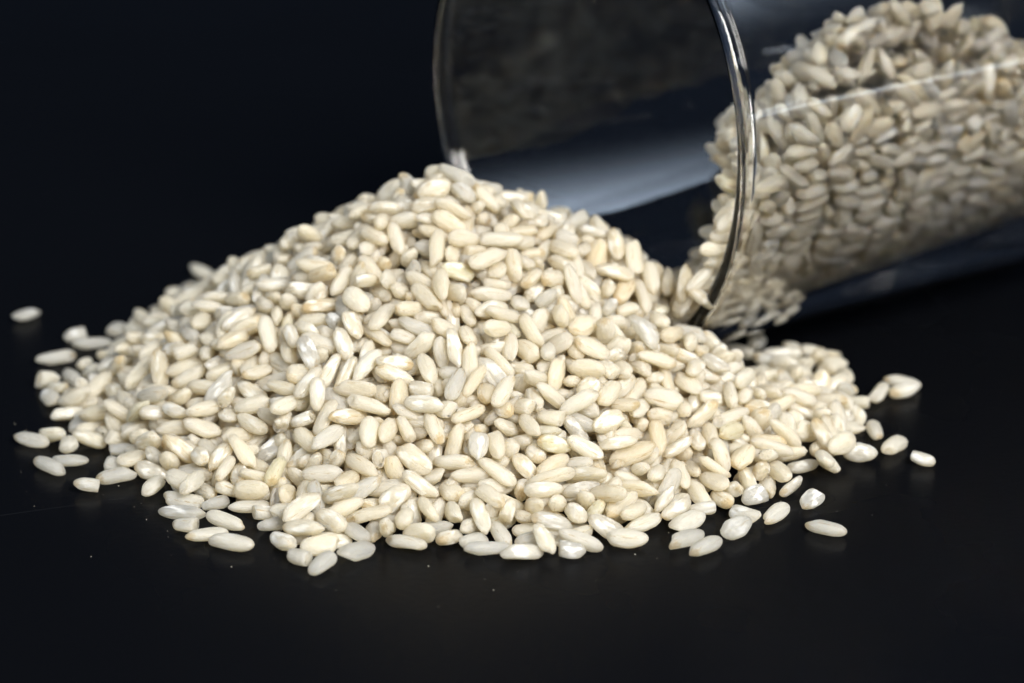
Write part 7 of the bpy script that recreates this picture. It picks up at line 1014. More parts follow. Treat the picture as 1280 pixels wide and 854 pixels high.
1691,839,689,79,-119,-26,22,1694,855,620,-97,51,-6,15,1678,870,554,-92,0,-101,9,1641,882,491,-9,-100,33,22,1623,923,436,-2,-14,-28,5,1607,976,390,-64,61,-31,16,1559,1014,351,-128,-15,82,7,1519,1064,323,98,84,10,15,
1471,1113,307,103,-42,110,21,1453,1187,304,-21,16,-13,9,1777,880,708,-27,4,-120,10,1741,898,678,22,-12,-69,12,1698,960,614,41,66,75,14,1644,1029,540,-53,45,-56,7,1608,1077,489,-10,68,-50,7,1548,1127,426,85,61,74,15,
1539,1193,374,5,8,10,4,1459,1268,283,36,-34,-134,10,1424,1300,244,-10,46,-84,7,1753,891,690,10,-57,-103,3,1729,884,621,-10,106,30,2,1716,902,555,80,59,-117,20,1720,948,495,-53,44,-30,10,1686,975,440,5,13,35,5,
1665,1022,394,-25,93,-39,2,1626,1066,357,-42,-57,10,7,1587,1116,329,67,-30,-14,20,1533,1159,312,-89,-10,46,21,1505,1225,309,69,124,-33,0,1831,896,722,24,18,-66,8,1811,953,672,38,-8,-16,19,1758,1037,587,-27,38,51,1,
1712,1093,526,29,-29,134,12,1660,1150,461,-2,4,132,11,1607,1188,410,30,-47,65,0,1570,1237,357,-41,-31,-118,7,1542,1329,279,42,27,-106,10,1800,945,623,32,-47,82,9,1796,969,558,17,-101,-90,22,1769,988,498,-32,10,45,2,
1743,1021,444,-80,-34,20,23,1704,1054,397,-33,-143,-43,11,1680,1108,361,23,4,84,15,1657,1170,336,21,-47,134,15,1595,1205,318,12,14,-65,10,1577,1277,316,-30,-133,67,9,1886,942,714,0,28,39,5,1847,990,663,15,-40,-91,21,
1798,1070,582,46,-3,67,1,1776,1099,552,-4,13,-38,2,1733,1199,460,11,42,107,9,1689,1246,406,-1,37,-45,20,1660,1297,356,58,26,-9,6,1590,1365,275,13,36,29,20,1859,995,624,-42,-113,31,3,1850,1014,560,-8,49,1,3,
1824,1034,501,46,-105,84,7,1794,1062,447,148,-10,-50,17,1784,1118,403,-15,131,-17,13,1750,1163,367,16,63,14,21,1697,1200,339,-29,24,-64,21,1674,1265,325,-36,83,69,8,1626,1312,320,23,-45,-63,5,1953,979,719,27,-24,-63,7,
1938,1039,669,28,-29,20,12,1861,1113,581,-3,-25,120,15,1851,1158,545,8,33,-76,10,1801,1226,473,-43,16,-102,4,1727,1289,393,-27,10,-76,17,1707,1335,351,29,-1,-3,9,1667,1420,272,-27,-16,-109,17,1918,1044,625,-10,-105,-42,21,
1914,1068,563,81,99,-89,19,1894,1092,505,94,46,104,5,1881,1133,453,41,-56,4,20,1842,1164,408,8,70,-113,1,1797,1200,371,-73,-57,63,1,1782,1265,347,79,-99,-72,17,1736,1311,331,-29,-82,-74,12,1704,1369,328,54,121,1,6,
2026,1055,699,25,21,28,3,1981,1098,647,-5,-29,-50,6,1951,1136,606,-26,-22,41,23,1885,1198,531,6,12,-75,22,1871,1270,473,-1,48,-112,22,1825,1321,416,32,-44,42,0,1760,1367,353,14,-62,99,5,1752,1439,298,-56,87,-94,10,
1970,1089,627,31,-50,6,5,1982,1125,566,85,-25,114,1,1963,1149,508,-114,28,-18,8,1922,1166,456,37,72,-84,22,1885,1199,411,-77,-44,26,4,1874,1260,378,53,-29,76,20,1828,1300,351,71,-88,-2,17,1800,1358,337,94,37,-62,22,
], dtype=np.float64).reshape(-1, 7)
pos = GRAINS[:, 0:3] * 0.05          # mm
rot = GRAINS[:, 3:6] * 0.02
var = GRAINS[:, 6].astype(int)
NONE = 300                       # how many grains are single objects: the ones that show largest
NTOP = 3686                       # the rows after this one lie deep in the heap


def turn_mats(v):
    th = np.maximum(np.linalg.norm(v, axis=1), 1e-9)
    x, y, z = (v / th[:, None]).T
    c, s = np.cos(th), np.sin(th)
    k = 1 - c
    return np.stack([c + x * x * k, x * y * k - z * s, x * z * k + y * s,
                     y * x * k + z * s, c + y * y * k, y * z * k - x * s,
                     z * x * k - y * s, z * y * k + x * s, c + z * z * k], -1).reshape(-1, 3, 3)


RM = turn_mats(rot)
rs = np.random.RandomState(3)
# single grains share one mesh per variant
NU, NR = 24, 15
T3, Q4 = grain_faces(NU, NR)
variants = []
for k in range(NV):
    V, Cc = grain_shape(k, NU, NR)
    variants.append(build_mesh('rice_grain', V * 0.001, T3, Q4, Cc, np.zeros((len(V), 4))))
LABELS = [
    ('leftmost level clear whitish grain on the table before the heap, right', 'rice grains scattered round the heap', (0.87, 0.29, 0.72, 0.02)),
    ('third from left among level clear whitish grains on the table before the heap, left', 'rice grains scattered round the heap', (0.89, 0.05, 0.3, 0.66)),
    ('left leaning chalky white rice grain low on the front slope, centre', 'rice grains heaped on the table', (0.31, 0.58, 0.07, 0.87)),
    ('level chalky white rice grain on the table before the heap, centre', 'rice grains scattered round the heap', (0.88, 0.18, 0.5, 0.86)),
    ('rightmost right leaning golden grain low on the front slope, right', 'rice grains heaped on the table', (0.76, 0.97, 0.76, 0.38)),
    ('leftmost level chalky white grain along the front foot, left', 'rice grains heaped on the table', (0.41, 0.71, 0.27, 0.85)),
    ('rightmost level clear whitish grain on the table before the heap, left', 'rice grains scattered round the heap', (0.99, 0.76, 0.52, 0.17)),
    ('second from left among right leaning clear whitish grains on the table before the heap, right', 'rice grains scattered round the heap', (0.9, 0.28, 0.33, 0.46)),
    ('leftmost right leaning chalky white grain along the front foot, left', 'rice grains heaped on the table', (0.54, 0.22, 0.8, 0.73)),
    ('rightmost right leaning clear whitish grain on the table before the heap, right', 'rice grains scattered round the heap', (0.98, 0.27, 0.61, 0.65)),
    ('left leaning clear whitish rice grain on the table before the heap, right', 'rice grains scattered round the heap', (0.91, 0.41, 0.81, 0.6)),
    ('rightmost level chalky white grain on the table left of the heap', 'rice grains scattered round the heap', (0.99, 0.49, 0.83, 0.86)),
    ('fifth from left among level clear whitish grains on the table left of the heap', 'rice grains scattered round the heap', (0.97, 0.89, 0.7, 0.45)),
    ('second from left among level clear whitish grains on the table before the heap, left', 'rice grains scattered round the heap', (0.9, 0.82, 0.14, 0.4)),
    ('leftmost level clear whitish grain on the table before the heap, centre', 'rice grains scattered round the heap', (0.89, 0.59, 0.89, 0.33)),
    ('third from left among right leaning clear whitish grains on the table before the heap, right', 'rice grains scattered round the heap', (0.97, 0.8, 0.67, 0.24)),
    ('level pale ivory rice grain low on the front slope, right', 'rice grains heaped on the table', (0.82, 0.47, 0.74, 0.46)),
    ('second from left among level clear whitish grains on the table before the heap, right', 'rice grains scattered round the heap', (0.98, 0.7, 0.17, 0.18)),
    ('third from left among level clear whitish grains on the table before the heap, centre', 'rice grains scattered round the heap', (0.98, 0.37, 0.38, 0.04)),
    ('leftmost level clear whitish grain on the table right of the heap', 'rice grains scattered round the heap', (0.95, 0.8, 0.9, 0.19)),
    ('right leaning clear whitish rice grain low on the front slope, right', 'rice grains heaped on the table', (0.86, 0.18, 0.37, 0.38)),
    ('level cream rice grain along the front foot, left', 'rice grains heaped on the table', (0.57, 0.51, 0.53, 0.52)),
    ('rightmost level short snapped grain on the table before the heap, right', 'rice grains scattered round the heap', (0.99, 0.25, 0.21, 0.82)),
    ('rightmost level clear whitish grain on the table left of the heap', 'rice grains scattered round the heap', (0.9, 0.68, 0.92, 0.07)),
    ('right leaning clear whitish rice grain on the table before the heap, left', 'rice grains scattered round the heap', (0.97, 0.04, 0.51, 0.44)),
    ('second from left among level clear whitish grains on the table left of the heap', 'rice grains scattered round the heap', (0.96, 0.78, 0.05, 0.07)),
    ('second from left among level cream grains at the left foot', 'rice grains heaped on the table', (0.6, 0.71, 0.15, 0.61)),
    ('second from left among level chalky white grains low on the front slope, right', 'rice grains heaped on the table', (0.15, 0.46, 0.98, 0.84)),
    ('rightmost level short snapped grain on the table before the heap, centre', 'rice grains scattered round the heap', (0.96, 0.46, 0.92, 0.73)),
    ('leftmost right leaning clear whitish grain on the table before the heap, right', 'rice grains scattered round the heap', (0.86, 0.67, 0.58, 0.48)),
    ('third from left among level chalky white grains on the table right of the heap', 'rice grains scattered round the heap', (0.92, 0.36, 0.28, 0.77)),
    ('left leaning chalky white rice grain low on the front slope, right', 'rice grains heaped on the table', (0.72, 0.16, 0.76, 0.79)),
    ('rightmost left leaning pale ivory grain low on the front slope, centre', 'rice grains heaped on the table', (0.74, 0.23, 0.33, 0.28)),
    ('level clear whitish rice grain halfway down the heap, centre', 'rice grains heaped on the table', (0.9, 0.93, 0.62, 0.14)),
    ('leftmost right leaning warm cream grain low behind the glass wall', 'rice grains inside the tipped glass', (0.14, 0.37, 0.12, 0.51)),
    ('leftmost left leaning warm cream grain low on the front slope, left', 'rice grains heaped on the table', (0.26, 0.11, 0.19, 0.32)),
    ('level pale ivory rice grain low on the front slope, centre', 'rice grains heaped on the table', (0.67, 0.31, 0.52, 0.33)),
    ('rightmost level warm cream grain halfway down the heap, right', 'rice grains heaped on the table', (0.09, 0.09, 0.25, 0.22)),
    ('leftmost level warm cream grain along the front foot, left', 'rice grains heaped on the table', (0.06, 0.78, 0.5, 0.27)),
    ('rightmost level pale ivory grain on the upper slope, centre', 'rice grains heaped on the table', (0.81, 0.34, 0.2, 0.34)),
    ('level chalky white rice grain low on the front slope, centre', 'rice grains heaped on the table', (0.67, 0.28, 0.27, 0.88)),
    ('leftmost level clear whitish grain on the table left of the heap', 'rice grains scattered round the heap', (0.94, 0.74, 0.9, 0.27)),
    ('leftmost left leaning chalky white grain along the front foot, centre', 'rice grains heaped on the table', (0.53, 0.13, 0.96, 0.81)),
    ('level cream rice grain on the upper slope, centre', 'rice grains heaped on the table', (0.65, 0.2, 0.97, 0.04)),
    ('level golden rice grain on the table left of the heap', 'rice grains scattered round the heap', (0.92, 0.94, 0.32, 0.78)),
    ('rightmost level chalky white grain along the front foot, centre', 'rice grains heaped on the table', (0.98, 0.7, 0.3, 0.97)),
    ('left leaning golden rice grain at the left foot', 'rice grains heaped on the table', (0.4, 0.95, 0.13, 0.94)),
    ('second from left among right leaning pale ivory grains halfway down the heap, centre', 'rice grains heaped on the table', (0.76, 0.05, 0.66, 0.23)),
    ('rightmost right leaning chalky white grain along the front foot, left', 'rice grains heaped on the table', (0.52, 0.51, 0.11, 0.82)),
    ('rightmost left leaning clear whitish grain halfway down the heap, right', 'rice grains heaped on the table', (0.96, 0.59, 0.4, 0.66)),
    ('right leaning clear whitish rice grain on the table right of the heap', 'rice grains scattered round the heap', (0.92, 0.6, 0.43, 0.15)),
    ('upright clear whitish rice grain halfway down the heap, left', 'rice grains heaped on the table', (0.85, 0.36, 0.1, 0.04)),
    ('leftmost upright cream grain on the upper slope, right', 'rice grains heaped on the table', (0.46, 0.13, 0.7, 0.06)),
    ('end on chalky white rice grain on the table before the heap, left', 'rice grains scattered round the heap', (0.86, 0.09, 0.81, 0.7)),
    ('left leaning clear whitish rice grain on the upper slope, left', 'rice grains heaped on the table', (0.86, 0.8, 0.23, 0.51)),
    ('right leaning cream rice grain inside the glass mouth', 'rice grains inside the tipped glass', (0.54, 0.29, 0.37, 0.27)),
    ('rightmost level warm cream grain along the front foot, left', 'rice grains heaped on the table', (0.09, 0.75, 0.73, 0.0)),
    ('level warm cream rice grain low on the front slope, right', 'rice grains heaped on the table', (0.24, 0.27, 0.79, 0.51)),
    ('rightmost upright chalky white grain halfway down the heap, centre', 'rice grains heaped on the table', (0.47, 0.26, 0.6, 0.88)),
    ('fourth from left among level clear whitish grains on the table left of the heap', 'rice grains scattered round the heap', (1.0, 0.03, 0.52, 0.04)),
    ('left leaning clear whitish rice grain on the table left of the heap', 'rice grains scattered round the heap', (0.98, 0.64, 0.4, 0.31)),
    ('upright chalky white rice grain on the far left slope', 'rice grains heaped on the table', (0.06, 0.9, 0.91, 0.95)),
    ('level clear whitish rice grain low on the front slope, left', 'rice grains heaped on the table', (0.92, 0.03, 0.88, 0.04)),
    ('leftmost upright chalky white grain halfway down the heap, left', 'rice grains heaped on the table', (0.98, 0.76, 0.89, 0.75)),
    ('level clear whitish rice grain halfway down the heap, left', 'rice grains heaped on the table', (0.91, 0.74, 0.91, 0.03)),
    ('left leaning pale ivory rice grain halfway down the heap, right', 'rice grains heaped on the table', (0.68, 0.85, 0.89, 0.04)),
    ('rightmost level short snapped grain on the table before the heap, left', 'rice grains scattered round the heap', (0.93, 0.58, 0.22, 0.43)),
    ('rightmost right leaning golden grain on the table right of the heap', 'rice grains scattered round the heap', (0.98, 0.98, 0.67, 0.92)),
    ('leftmost upright warm cream grain on the upper slope, centre', 'rice grains heaped on the table', (0.15, 0.45, 0.09, 0.18)),
    ('leftmost level cream grain low on the front slope, centre', 'rice grains heaped on the table', (0.54, 0.68, 0.27, 0.64)),
    ('right leaning chalky white rice grain halfway down the heap, centre', 'rice grains heaped on the table', (0.88, 0.75, 0.57, 0.71)),
    ('leftmost level short snapped grain on the table before the heap, left', 'rice grains scattered round the heap', (0.91, 0.62, 0.69, 0.05)),
    ('leftmost level warm cream grain along the front foot, right', 'rice grains heaped on the table', (0.04, 0.34, 0.81, 0.43)),
    ('leftmost level chalky white grain along the front foot, centre', 'rice grains heaped on the table', (0.86, 0.29, 0.3, 0.88)),
    ('leftmost right leaning cream grain on the far left slope', 'rice grains heaped on the table', (0.38, 0.51, 0.8, 0.34)),
    ('rightmost end on clear whitish grain on the table right of the heap', 'rice grains scattered round the heap', (0.86, 0.59, 0.35, 0.45)),
    ('rightmost level chalky white grain on the table right of the heap', 'rice grains scattered round the heap', (0.9, 0.66, 0.49, 0.82)),
    ('upright chalky white rice grain along the front foot, centre', 'rice grains heaped on the table', (0.36, 0.24, 0.53, 0.77)),
    ('right leaning clear whitish rice grain low on the front slope, left', 'rice grains heaped on the table', (0.94, 0.26, 0.07, 0.38)),
    ('rightmost right leaning pale ivory grain halfway down the heap, centre', 'rice grains heaped on the table', (0.74, 0.6, 0.77, 0.51)),
    ('fourth from left among level short snapped grains on the table left of the heap', 'rice grains scattered round the heap', (0.91, 0.62, 0.75, 0.63)),
    ('right leaning clear whitish rice grain on the table left of the heap', 'rice grains scattered round the heap', (0.86, 0.33, 0.46, 0.34)),
    ('leftmost level clear whitish grain on the table before the heap, left', 'rice grains scattered round the heap', (0.88, 0.68, 0.02, 0.48)),
    ('rightmost level chalky white grain at the peak', 'rice grains heaped on the table', (0.03, 0.31, 0.96, 0.93)),
    ('left leaning chalky white rice grain along the front foot, left', 'rice grains heaped on the table', (0.42, 0.12, 0.95, 0.95)),
    ('rightmost left leaning chalky white grain along the front foot, centre', 'rice grains heaped on the table', (0.37, 0.05, 0.12, 0.9)),
    ('leftmost left leaning warm cream grain on the upper slope, centre', 'rice grains heaped on the table', (0.08, 0.43, 0.28, 0.23)),
    ('rightmost level warm cream grain on the upper slope, centre', 'rice grains heaped on the table', (0.09, 0.0, 0.17, 0.61)),
    ('rightmost right leaning chalky white grain low on the front slope, right', 'rice grains heaped on the table', (0.33, 0.7, 0.45, 0.72)),
    ('rightmost level chalky white grain along the front foot, left', 'rice grains heaped on the table', (0.19, 0.23, 0.94, 0.91)),
    ('level golden rice grain low on the front slope, left', 'rice grains heaped on the table', (0.57, 0.98, 0.87, 0.88)),
    ('leftmost right leaning chalky white grain halfway up behind the glass wall', 'rice grains inside the tipped glass', (0.53, 0.12, 0.63, 0.96)),
    ('right leaning cream rice grain at the right foot', 'rice grains heaped on the table', (0.44, 0.53, 0.1, 0.33)),
    ('level greenish rice grain low on the front slope, right', 'rice grains heaped on the table', (0.14, 0.91, 1.0, 0.89)),
    ('upright pale ivory rice grain low on the front slope, centre', 'rice grains heaped on the table', (0.7, 0.54, 0.37, 0.29)),
    ('leftmost upright pale ivory grain on the upper slope, right', 'rice grains heaped on the table', (0.75, 0.03, 0.88, 0.38)),
    ('left leaning chalky white rice grain on the table before the heap, right', 'rice grains scattered round the heap', (0.9, 0.77, 0.46, 0.92)),
    ('second from left among level chalky white grains on the table right of the heap', 'rice grains scattered round the heap', (0.93, 0.89, 0.52, 0.96)),
    ('level greenish rice grain on the upper slope, centre', 'rice grains heaped on the table', (0.26, 0.27, 0.99, 0.84)),
    ('second from left among upright warm cream grains low on the front slope, centre', 'rice grains heaped on the table', (0.16, 0.74, 0.42, 0.12)),
    ('rightmost level golden grain on the upper slope, left', 'rice grains heaped on the table', (0.74, 0.99, 0.84, 0.75)),
    ('rightmost upright chalky white grain halfway down the heap, left', 'rice grains heaped on the table', (0.41, 0.07, 0.19, 0.78)),
    ('level chalky white rice grain on the upper slope, right', 'rice grains heaped on the table', (0.57, 0.89, 0.97, 0.92)),
    ('level pale ivory rice grain at the left foot', 'rice grains heaped on the table', (0.69, 0.2, 0.76, 0.45)),
    ('second from left among level pale ivory grains on the upper slope, centre', 'rice grains heaped on the table', (0.77, 0.47, 0.53, 0.62)),
    ('rightmost left leaning warm cream grain on the upper slope, centre', 'rice grains heaped on the table', (0.26, 0.88, 0.91, 0.57)),
    ('left leaning cream rice grain along the front foot, centre', 'rice grains heaped on the table', (0.56, 0.6, 0.74, 0.36)),
    ('leftmost left leaning warm cream grain low on the front slope, centre', 'rice grains heaped on the table', (0.14, 0.11, 0.68, 0.44)),
    ('upright cream rice grain low on the front slope, centre', 'rice grains heaped on the table', (0.63, 0.79, 0.66, 0.23)),
    ('leftmost left leaning clear whitish grain halfway down the heap, right', 'rice grains heaped on the table', (0.87, 0.9, 0.2, 0.24)),
    ('leftmost level warm cream grain halfway down the heap, right', 'rice grains heaped on the table', (0.24, 0.48, 0.97, 0.61)),
    ('upright warm cream rice grain on the upper slope, right', 'rice grains heaped on the table', (0.29, 0.81, 0.78, 0.4)),
    ('leftmost left leaning chalky white grain halfway down the heap, centre', 'rice grains heaped on the table', (0.37, 0.6, 0.81, 0.67)),
    ('leftmost level short snapped grain on the table left of the heap', 'rice grains scattered round the heap', (0.87, 0.06, 0.78, 0.3)),
    ('second from left among level chalky white grains on the table left of the heap', 'rice grains scattered round the heap', (0.87, 0.24, 0.79, 0.99)),
    ('second from left among level short snapped grains on the table before the heap, left', 'rice grains scattered round the heap', (0.99, 0.09, 0.66, 0.35)),
    ('rightmost level cream grain low on the front slope, centre', 'rice grains heaped on the table', (0.48, 0.49, 0.38, 0.29)),
    ('leftmost upright cream grain halfway down the heap, centre', 'rice grains heaped on the table', (0.63, 0.36, 0.33, 0.2)),
    ('left leaning clear whitish rice grain at the peak', 'rice grains heaped on the table', (0.96, 0.43, 0.42, 0.43)),
    ('upright chalky white rice grain low on the front slope, left', 'rice grains heaped on the table', (0.62, 0.17, 0.1, 0.82)),
    ('third from left among level clear whitish grains on the table left of the heap', 'rice grains scattered round the heap', (0.98, 0.19, 0.73, 0.25)),
    ('leftmost level short snapped grain on the table before the heap, centre', 'rice grains scattered round the heap', (0.91, 0.97, 0.74, 0.91)),
    ('level short snapped rice grain on the table right of the heap', 'rice grains scattered round the heap', (0.89, 0.53, 0.19, 0.88)),
    ('rightmost level chalky white grain inside the glass mouth', 'rice grains inside the tipped glass', (0.05, 0.84, 0.72, 0.92)),
    ('left leaning chalky white rice grain halfway up behind the glass wall', 'rice grains inside the tipped glass', (0.82, 0.18, 0.59, 0.75)),
    ('right leaning chalky white rice grain low on the front slope, left', 'rice grains heaped on the table', (0.98, 0.64, 0.32, 0.79)),
    ('right leaning warm cream rice grain at the right foot', 'rice grains heaped on the table', (0.02, 0.55, 0.62, 0.28)),
    ('upright greenish rice grain low on the front slope, left', 'rice grains heaped on the table', (0.39, 0.88, 0.99, 0.14)),
    ('upright chalky white rice grain low on the front slope, centre', 'rice grains heaped on the table', (0.94, 0.42, 0.5, 0.72)),
    ('level cream rice grain halfway down the heap, right', 'rice grains heaped on the table', (0.57, 0.59, 0.49, 0.28)),
    ('upright chalky white rice grain on the upper slope, right', 'rice grains heaped on the table', (0.34, 0.93, 0.62, 0.83)),
    ('upright golden rice grain low on the front slope, centre', 'rice grains heaped on the table', (0.37, 0.94, 0.55, 0.28)),
    ('fourth from left among level short snapped grains on the table before the heap, left', 'rice grains scattered round the heap', (0.96, 0.25, 0.56, 0.51)),
    ('rightmost upright warm cream grain on the upper slope, centre', 'rice grains heaped on the table', (0.05, 0.79, 0.21, 0.05)),
    ('right leaning warm cream rice grain low on the front slope, right', 'rice grains heaped on the table', (0.28, 0.55, 0.53, 0.62)),
    ('right leaning golden rice grain halfway up behind the glass wall', 'rice grains inside the tipped glass', (0.14, 0.99, 0.65, 0.63)),
    ('second from left among level short snapped grains on the table left of the heap', 'rice grains scattered round the heap', (0.88, 0.04, 0.98, 0.2)),
    ('leftmost level chalky white grain on the table right of the heap', 'rice grains scattered round the heap', (0.9, 0.28, 0.25, 0.71)),
    ('left leaning golden rice grain at the right foot', 'rice grains heaped on the table', (0.73, 0.97, 0.09, 0.79)),
    ('rightmost level cream grain at the left foot', 'rice grains heaped on the table', (0.43, 0.31, 0.93, 0.39)),
    ('third from left among level short snapped grains on the table before the heap, left', 'rice grains scattered round the heap', (0.88, 0.26, 0.9, 0.86)),
    ('right leaning golden rice grain on the far left slope', 'rice grains heaped on the table', (0.65, 0.95, 0.25, 0.66)),
    ('rightmost right leaning chalky white grain at the left foot', 'rice grains heaped on the table', (0.95, 0.25, 0.15, 0.97)),
    ('left leaning clear whitish rice grain halfway down the heap, centre', 'rice grains heaped on the table', (0.98, 0.23, 0.44, 0.61)),
    ('level pale ivory rice grain low on the front slope, left', 'rice grains heaped on the table', (0.69, 0.72, 0.47, 0.06)),
    ('upright clear whitish rice grain halfway down the heap, centre', 'rice grains heaped on the table', (0.98, 0.63, 0.84, 0.26)),
    ('right leaning cream rice grain along the front foot, right', 'rice grains heaped on the table', (0.52, 0.89, 0.1, 0.16)),
    ('leftmost left leaning chalky white grain low on the front slope, left', 'rice grains heaped on the table', (0.24, 0.01, 0.09, 0.67)),
    ('right leaning clear whitish rice grain along the front foot, left', 'rice grains heaped on the table', (0.97, 0.73, 0.85, 0.01)),
    ('right leaning pale ivory rice grain on the upper slope, left', 'rice grains heaped on the table', (0.76, 0.78, 0.11, 0.43)),
    ('level warm cream rice grain halfway down the heap, centre', 'rice grains heaped on the table', (0.31, 0.74, 0.15, 0.27)),
    ('upright golden rice grain low on the front slope, right', 'rice grains heaped on the table', (0.51, 0.99, 0.39, 0.19)),
    ('leftmost right leaning pale ivory grain halfway down the heap, centre', 'rice grains heaped on the table', (0.82, 0.32, 0.53, 0.54)),
    ('rightmost upright cream grain on the upper slope, right', 'rice grains heaped on the table', (0.58, 0.59, 0.22, 0.12)),
    ('upright golden rice grain halfway up behind the glass wall', 'rice grains inside the tipped glass', (0.34, 0.97, 0.7, 0.31)),
    ('leftmost level short snapped grain on the table before the heap, right', 'rice grains scattered round the heap', (0.89, 0.01, 0.12, 0.66)),
    ('leftmost right leaning golden grain on the table right of the heap', 'rice grains scattered round the heap', (0.94, 0.95, 0.46, 0.88)),
    ('level cream rice grain along the front foot, centre', 'rice grains heaped on the table', (0.59, 0.04, 0.07, 0.21)),
    ('right leaning clear whitish rice grain at the left foot', 'rice grains heaped on the table', (0.9, 0.5, 0.09, 0.25)),
    ('rightmost level warm cream grain along the front foot, right', 'rice grains heaped on the table', (0.15, 0.57, 0.86, 0.3)),
    ('rightmost right leaning chalky white grain halfway down the heap, left', 'rice grains heaped on the table', (0.74, 0.31, 0.71, 1.0)),
    ('rightmost upright warm cream grain low on the front slope, centre', 'rice grains heaped on the table', (0.34, 0.07, 0.16, 0.08)),
    ('leftmost right leaning golden grain low on the front slope, right', 'rice grains heaped on the table', (0.62, 0.95, 0.22, 0.04)),
    ('right leaning cream rice grain low on the front slope, left', 'rice grains heaped on the table', (0.35, 0.39, 0.12, 0.59)),
    ('leftmost level golden grain on the upper slope, left', 'rice grains heaped on the table', (0.02, 0.96, 0.9, 0.29)),
    ('upright warm cream rice grain halfway down the heap, right', 'rice grains heaped on the table', (0.08, 0.33, 0.54, 0.14)),
    ('fourth from left among level clear whitish grains on the table before the heap, left', 'rice grains scattered round the heap', (0.86, 0.2, 0.46, 0.6)),
    ('left leaning chalky white rice grain at the left foot', 'rice grains heaped on the table', (0.42, 0.23, 0.98, 0.68)),
    ('left leaning golden rice grain along the front foot, right', 'rice grains heaped on the table', (0.93, 0.99, 0.42, 0.83)),
    ('leftmost left leaning warm cream grain at the right foot', 'rice grains heaped on the table', (0.24, 0.08, 0.11, 0.57)),
    ('left leaning cream rice grain at the right foot', 'rice grains heaped on the table', (0.49, 0.16, 0.43, 0.58)),
    ('rightmost left leaning warm cream grain halfway down the heap, centre', 'rice grains heaped on the table', (0.15, 0.17, 0.63, 0.05)),
    ('right leaning pale ivory rice grain at the right foot', 'rice grains heaped on the table', (0.79, 0.26, 0.21, 0.01)),
    ('second from left among end on clear whitish grains on the table right of the heap', 'rice grains scattered round the heap', (0.89, 0.0, 0.28, 0.37)),
    ('rightmost left leaning chalky white grain halfway down the heap, centre', 'rice grains heaped on the table', (0.93, 0.35, 0.04, 0.99)),
    ('rightmost right leaning cream grain on the far left slope', 'rice grains heaped on the table', (0.5, 0.56, 0.41, 0.6)),
    ('upright pale ivory rice grain at the right foot', 'rice grains heaped on the table', (0.7, 0.63, 0.9, 0.48)),
    ('right leaning warm cream rice grain low on the front slope, centre', 'rice grains heaped on the table', (0.1, 0.27, 0.93, 0.41)),
    ('right leaning warm cream rice grain halfway down the heap, centre', 'rice grains heaped on the table', (0.13, 0.9, 0.58, 0.4)),
    ('leftmost level chalky white grain low on the front slope, right', 'rice grains heaped on the table', (0.07, 0.34, 0.57, 0.84)),
    ('upright clear whitish rice grain halfway down the heap, right', 'rice grains heaped on the table', (0.91, 0.85, 0.47, 0.56)),
    ('rightmost level chalky white grain low on the front slope, right', 'rice grains heaped on the table', (0.06, 0.32, 0.37, 0.74)),
    ('level cream rice grain inside the glass mouth', 'rice grains inside the tipped glass', (0.45, 0.47, 0.5, 0.23)),
    ('upright pale ivory rice grain low behind the glass wall', 'rice grains inside the tipped glass', (0.74, 0.33, 0.93, 0.21)),
    ('right leaning cream rice grain along the front foot, left', 'rice grains heaped on the table', (0.47, 0.24, 0.45, 0.22)),
    ('rightmost left leaning warm cream grain at the right foot', 'rice grains heaped on the table', (0.28, 0.19, 0.56, 0.36)),
    ('leftmost upright golden grain on the upper slope, right', 'rice grains heaped on the table', (0.05, 1.0, 0.27, 0.2)),
    ('leftmost upright chalky white grain halfway down the heap, centre', 'rice grains heaped on the table', (0.23, 0.21, 0.69, 0.73)),
    ('leftmost upright warm cream grain low on the front slope, centre', 'rice grains heaped on the table', (0.15, 0.51, 0.04, 0.5)),
    ('left leaning cream rice grain on the upper slope, right', 'rice grains heaped on the table', (0.47, 0.41, 0.93, 0.12)),
    ('rightmost level warm cream grain halfway up behind the glass wall', 'rice grains inside the tipped glass', (0.09, 0.49, 0.83, 0.27)),
    ('rightmost right leaning chalky white grain halfway up behind the glass wall', 'rice grains inside the tipped glass', (0.37, 0.56, 0.27, 0.97)),
    ('rightmost upright golden grain on the upper slope, right', 'rice grains heaped on the table', (0.48, 0.99, 0.09, 0.65)),
    ('level clear whitish rice grain halfway up behind the glass wall', 'rice grains inside the tipped glass', (0.88, 0.88, 0.36, 0.5)),
    ('left leaning pale ivory rice grain halfway up behind the glass wall', 'rice grains inside the tipped glass', (0.82, 0.21, 0.39, 0.26)),
    ('third from left among level short snapped grains on the table left of the heap', 'rice grains scattered round the heap', (0.93, 0.1, 0.3, 0.8)),
    ('end on chalky white rice grain on the table left of the heap', 'rice grains scattered round the heap', (0.92, 0.68, 0.71, 0.87)),
    ('end on clear whitish rice grain on the table left of the heap', 'rice grains scattered round the heap', (0.91, 0.32, 0.17, 0.47)),
    ('second from left among level short snapped grains on the table before the heap, centre', 'rice grains scattered round the heap', (0.92, 0.26, 0.46, 0.27)),
    ('right leaning pale ivory rice grain low on the front slope, left', 'rice grains heaped on the table', (0.7, 0.12, 0.96, 0.25)),
    ('end on cream rice grain along the front foot, centre', 'rice grains heaped on the table', (0.35, 0.57, 0.81, 0.2)),
    ('left leaning cream rice grain halfway down the heap, right', 'rice grains heaped on the table', (0.49, 0.61, 0.07, 0.51)),
    ('leftmost right leaning chalky white grain halfway down the heap, left', 'rice grains heaped on the table', (0.47, 0.63, 0.89, 0.69)),
    ('upright clear whitish rice grain halfway up behind the glass wall', 'rice grains inside the tipped glass', (0.98, 0.77, 0.39, 0.4)),
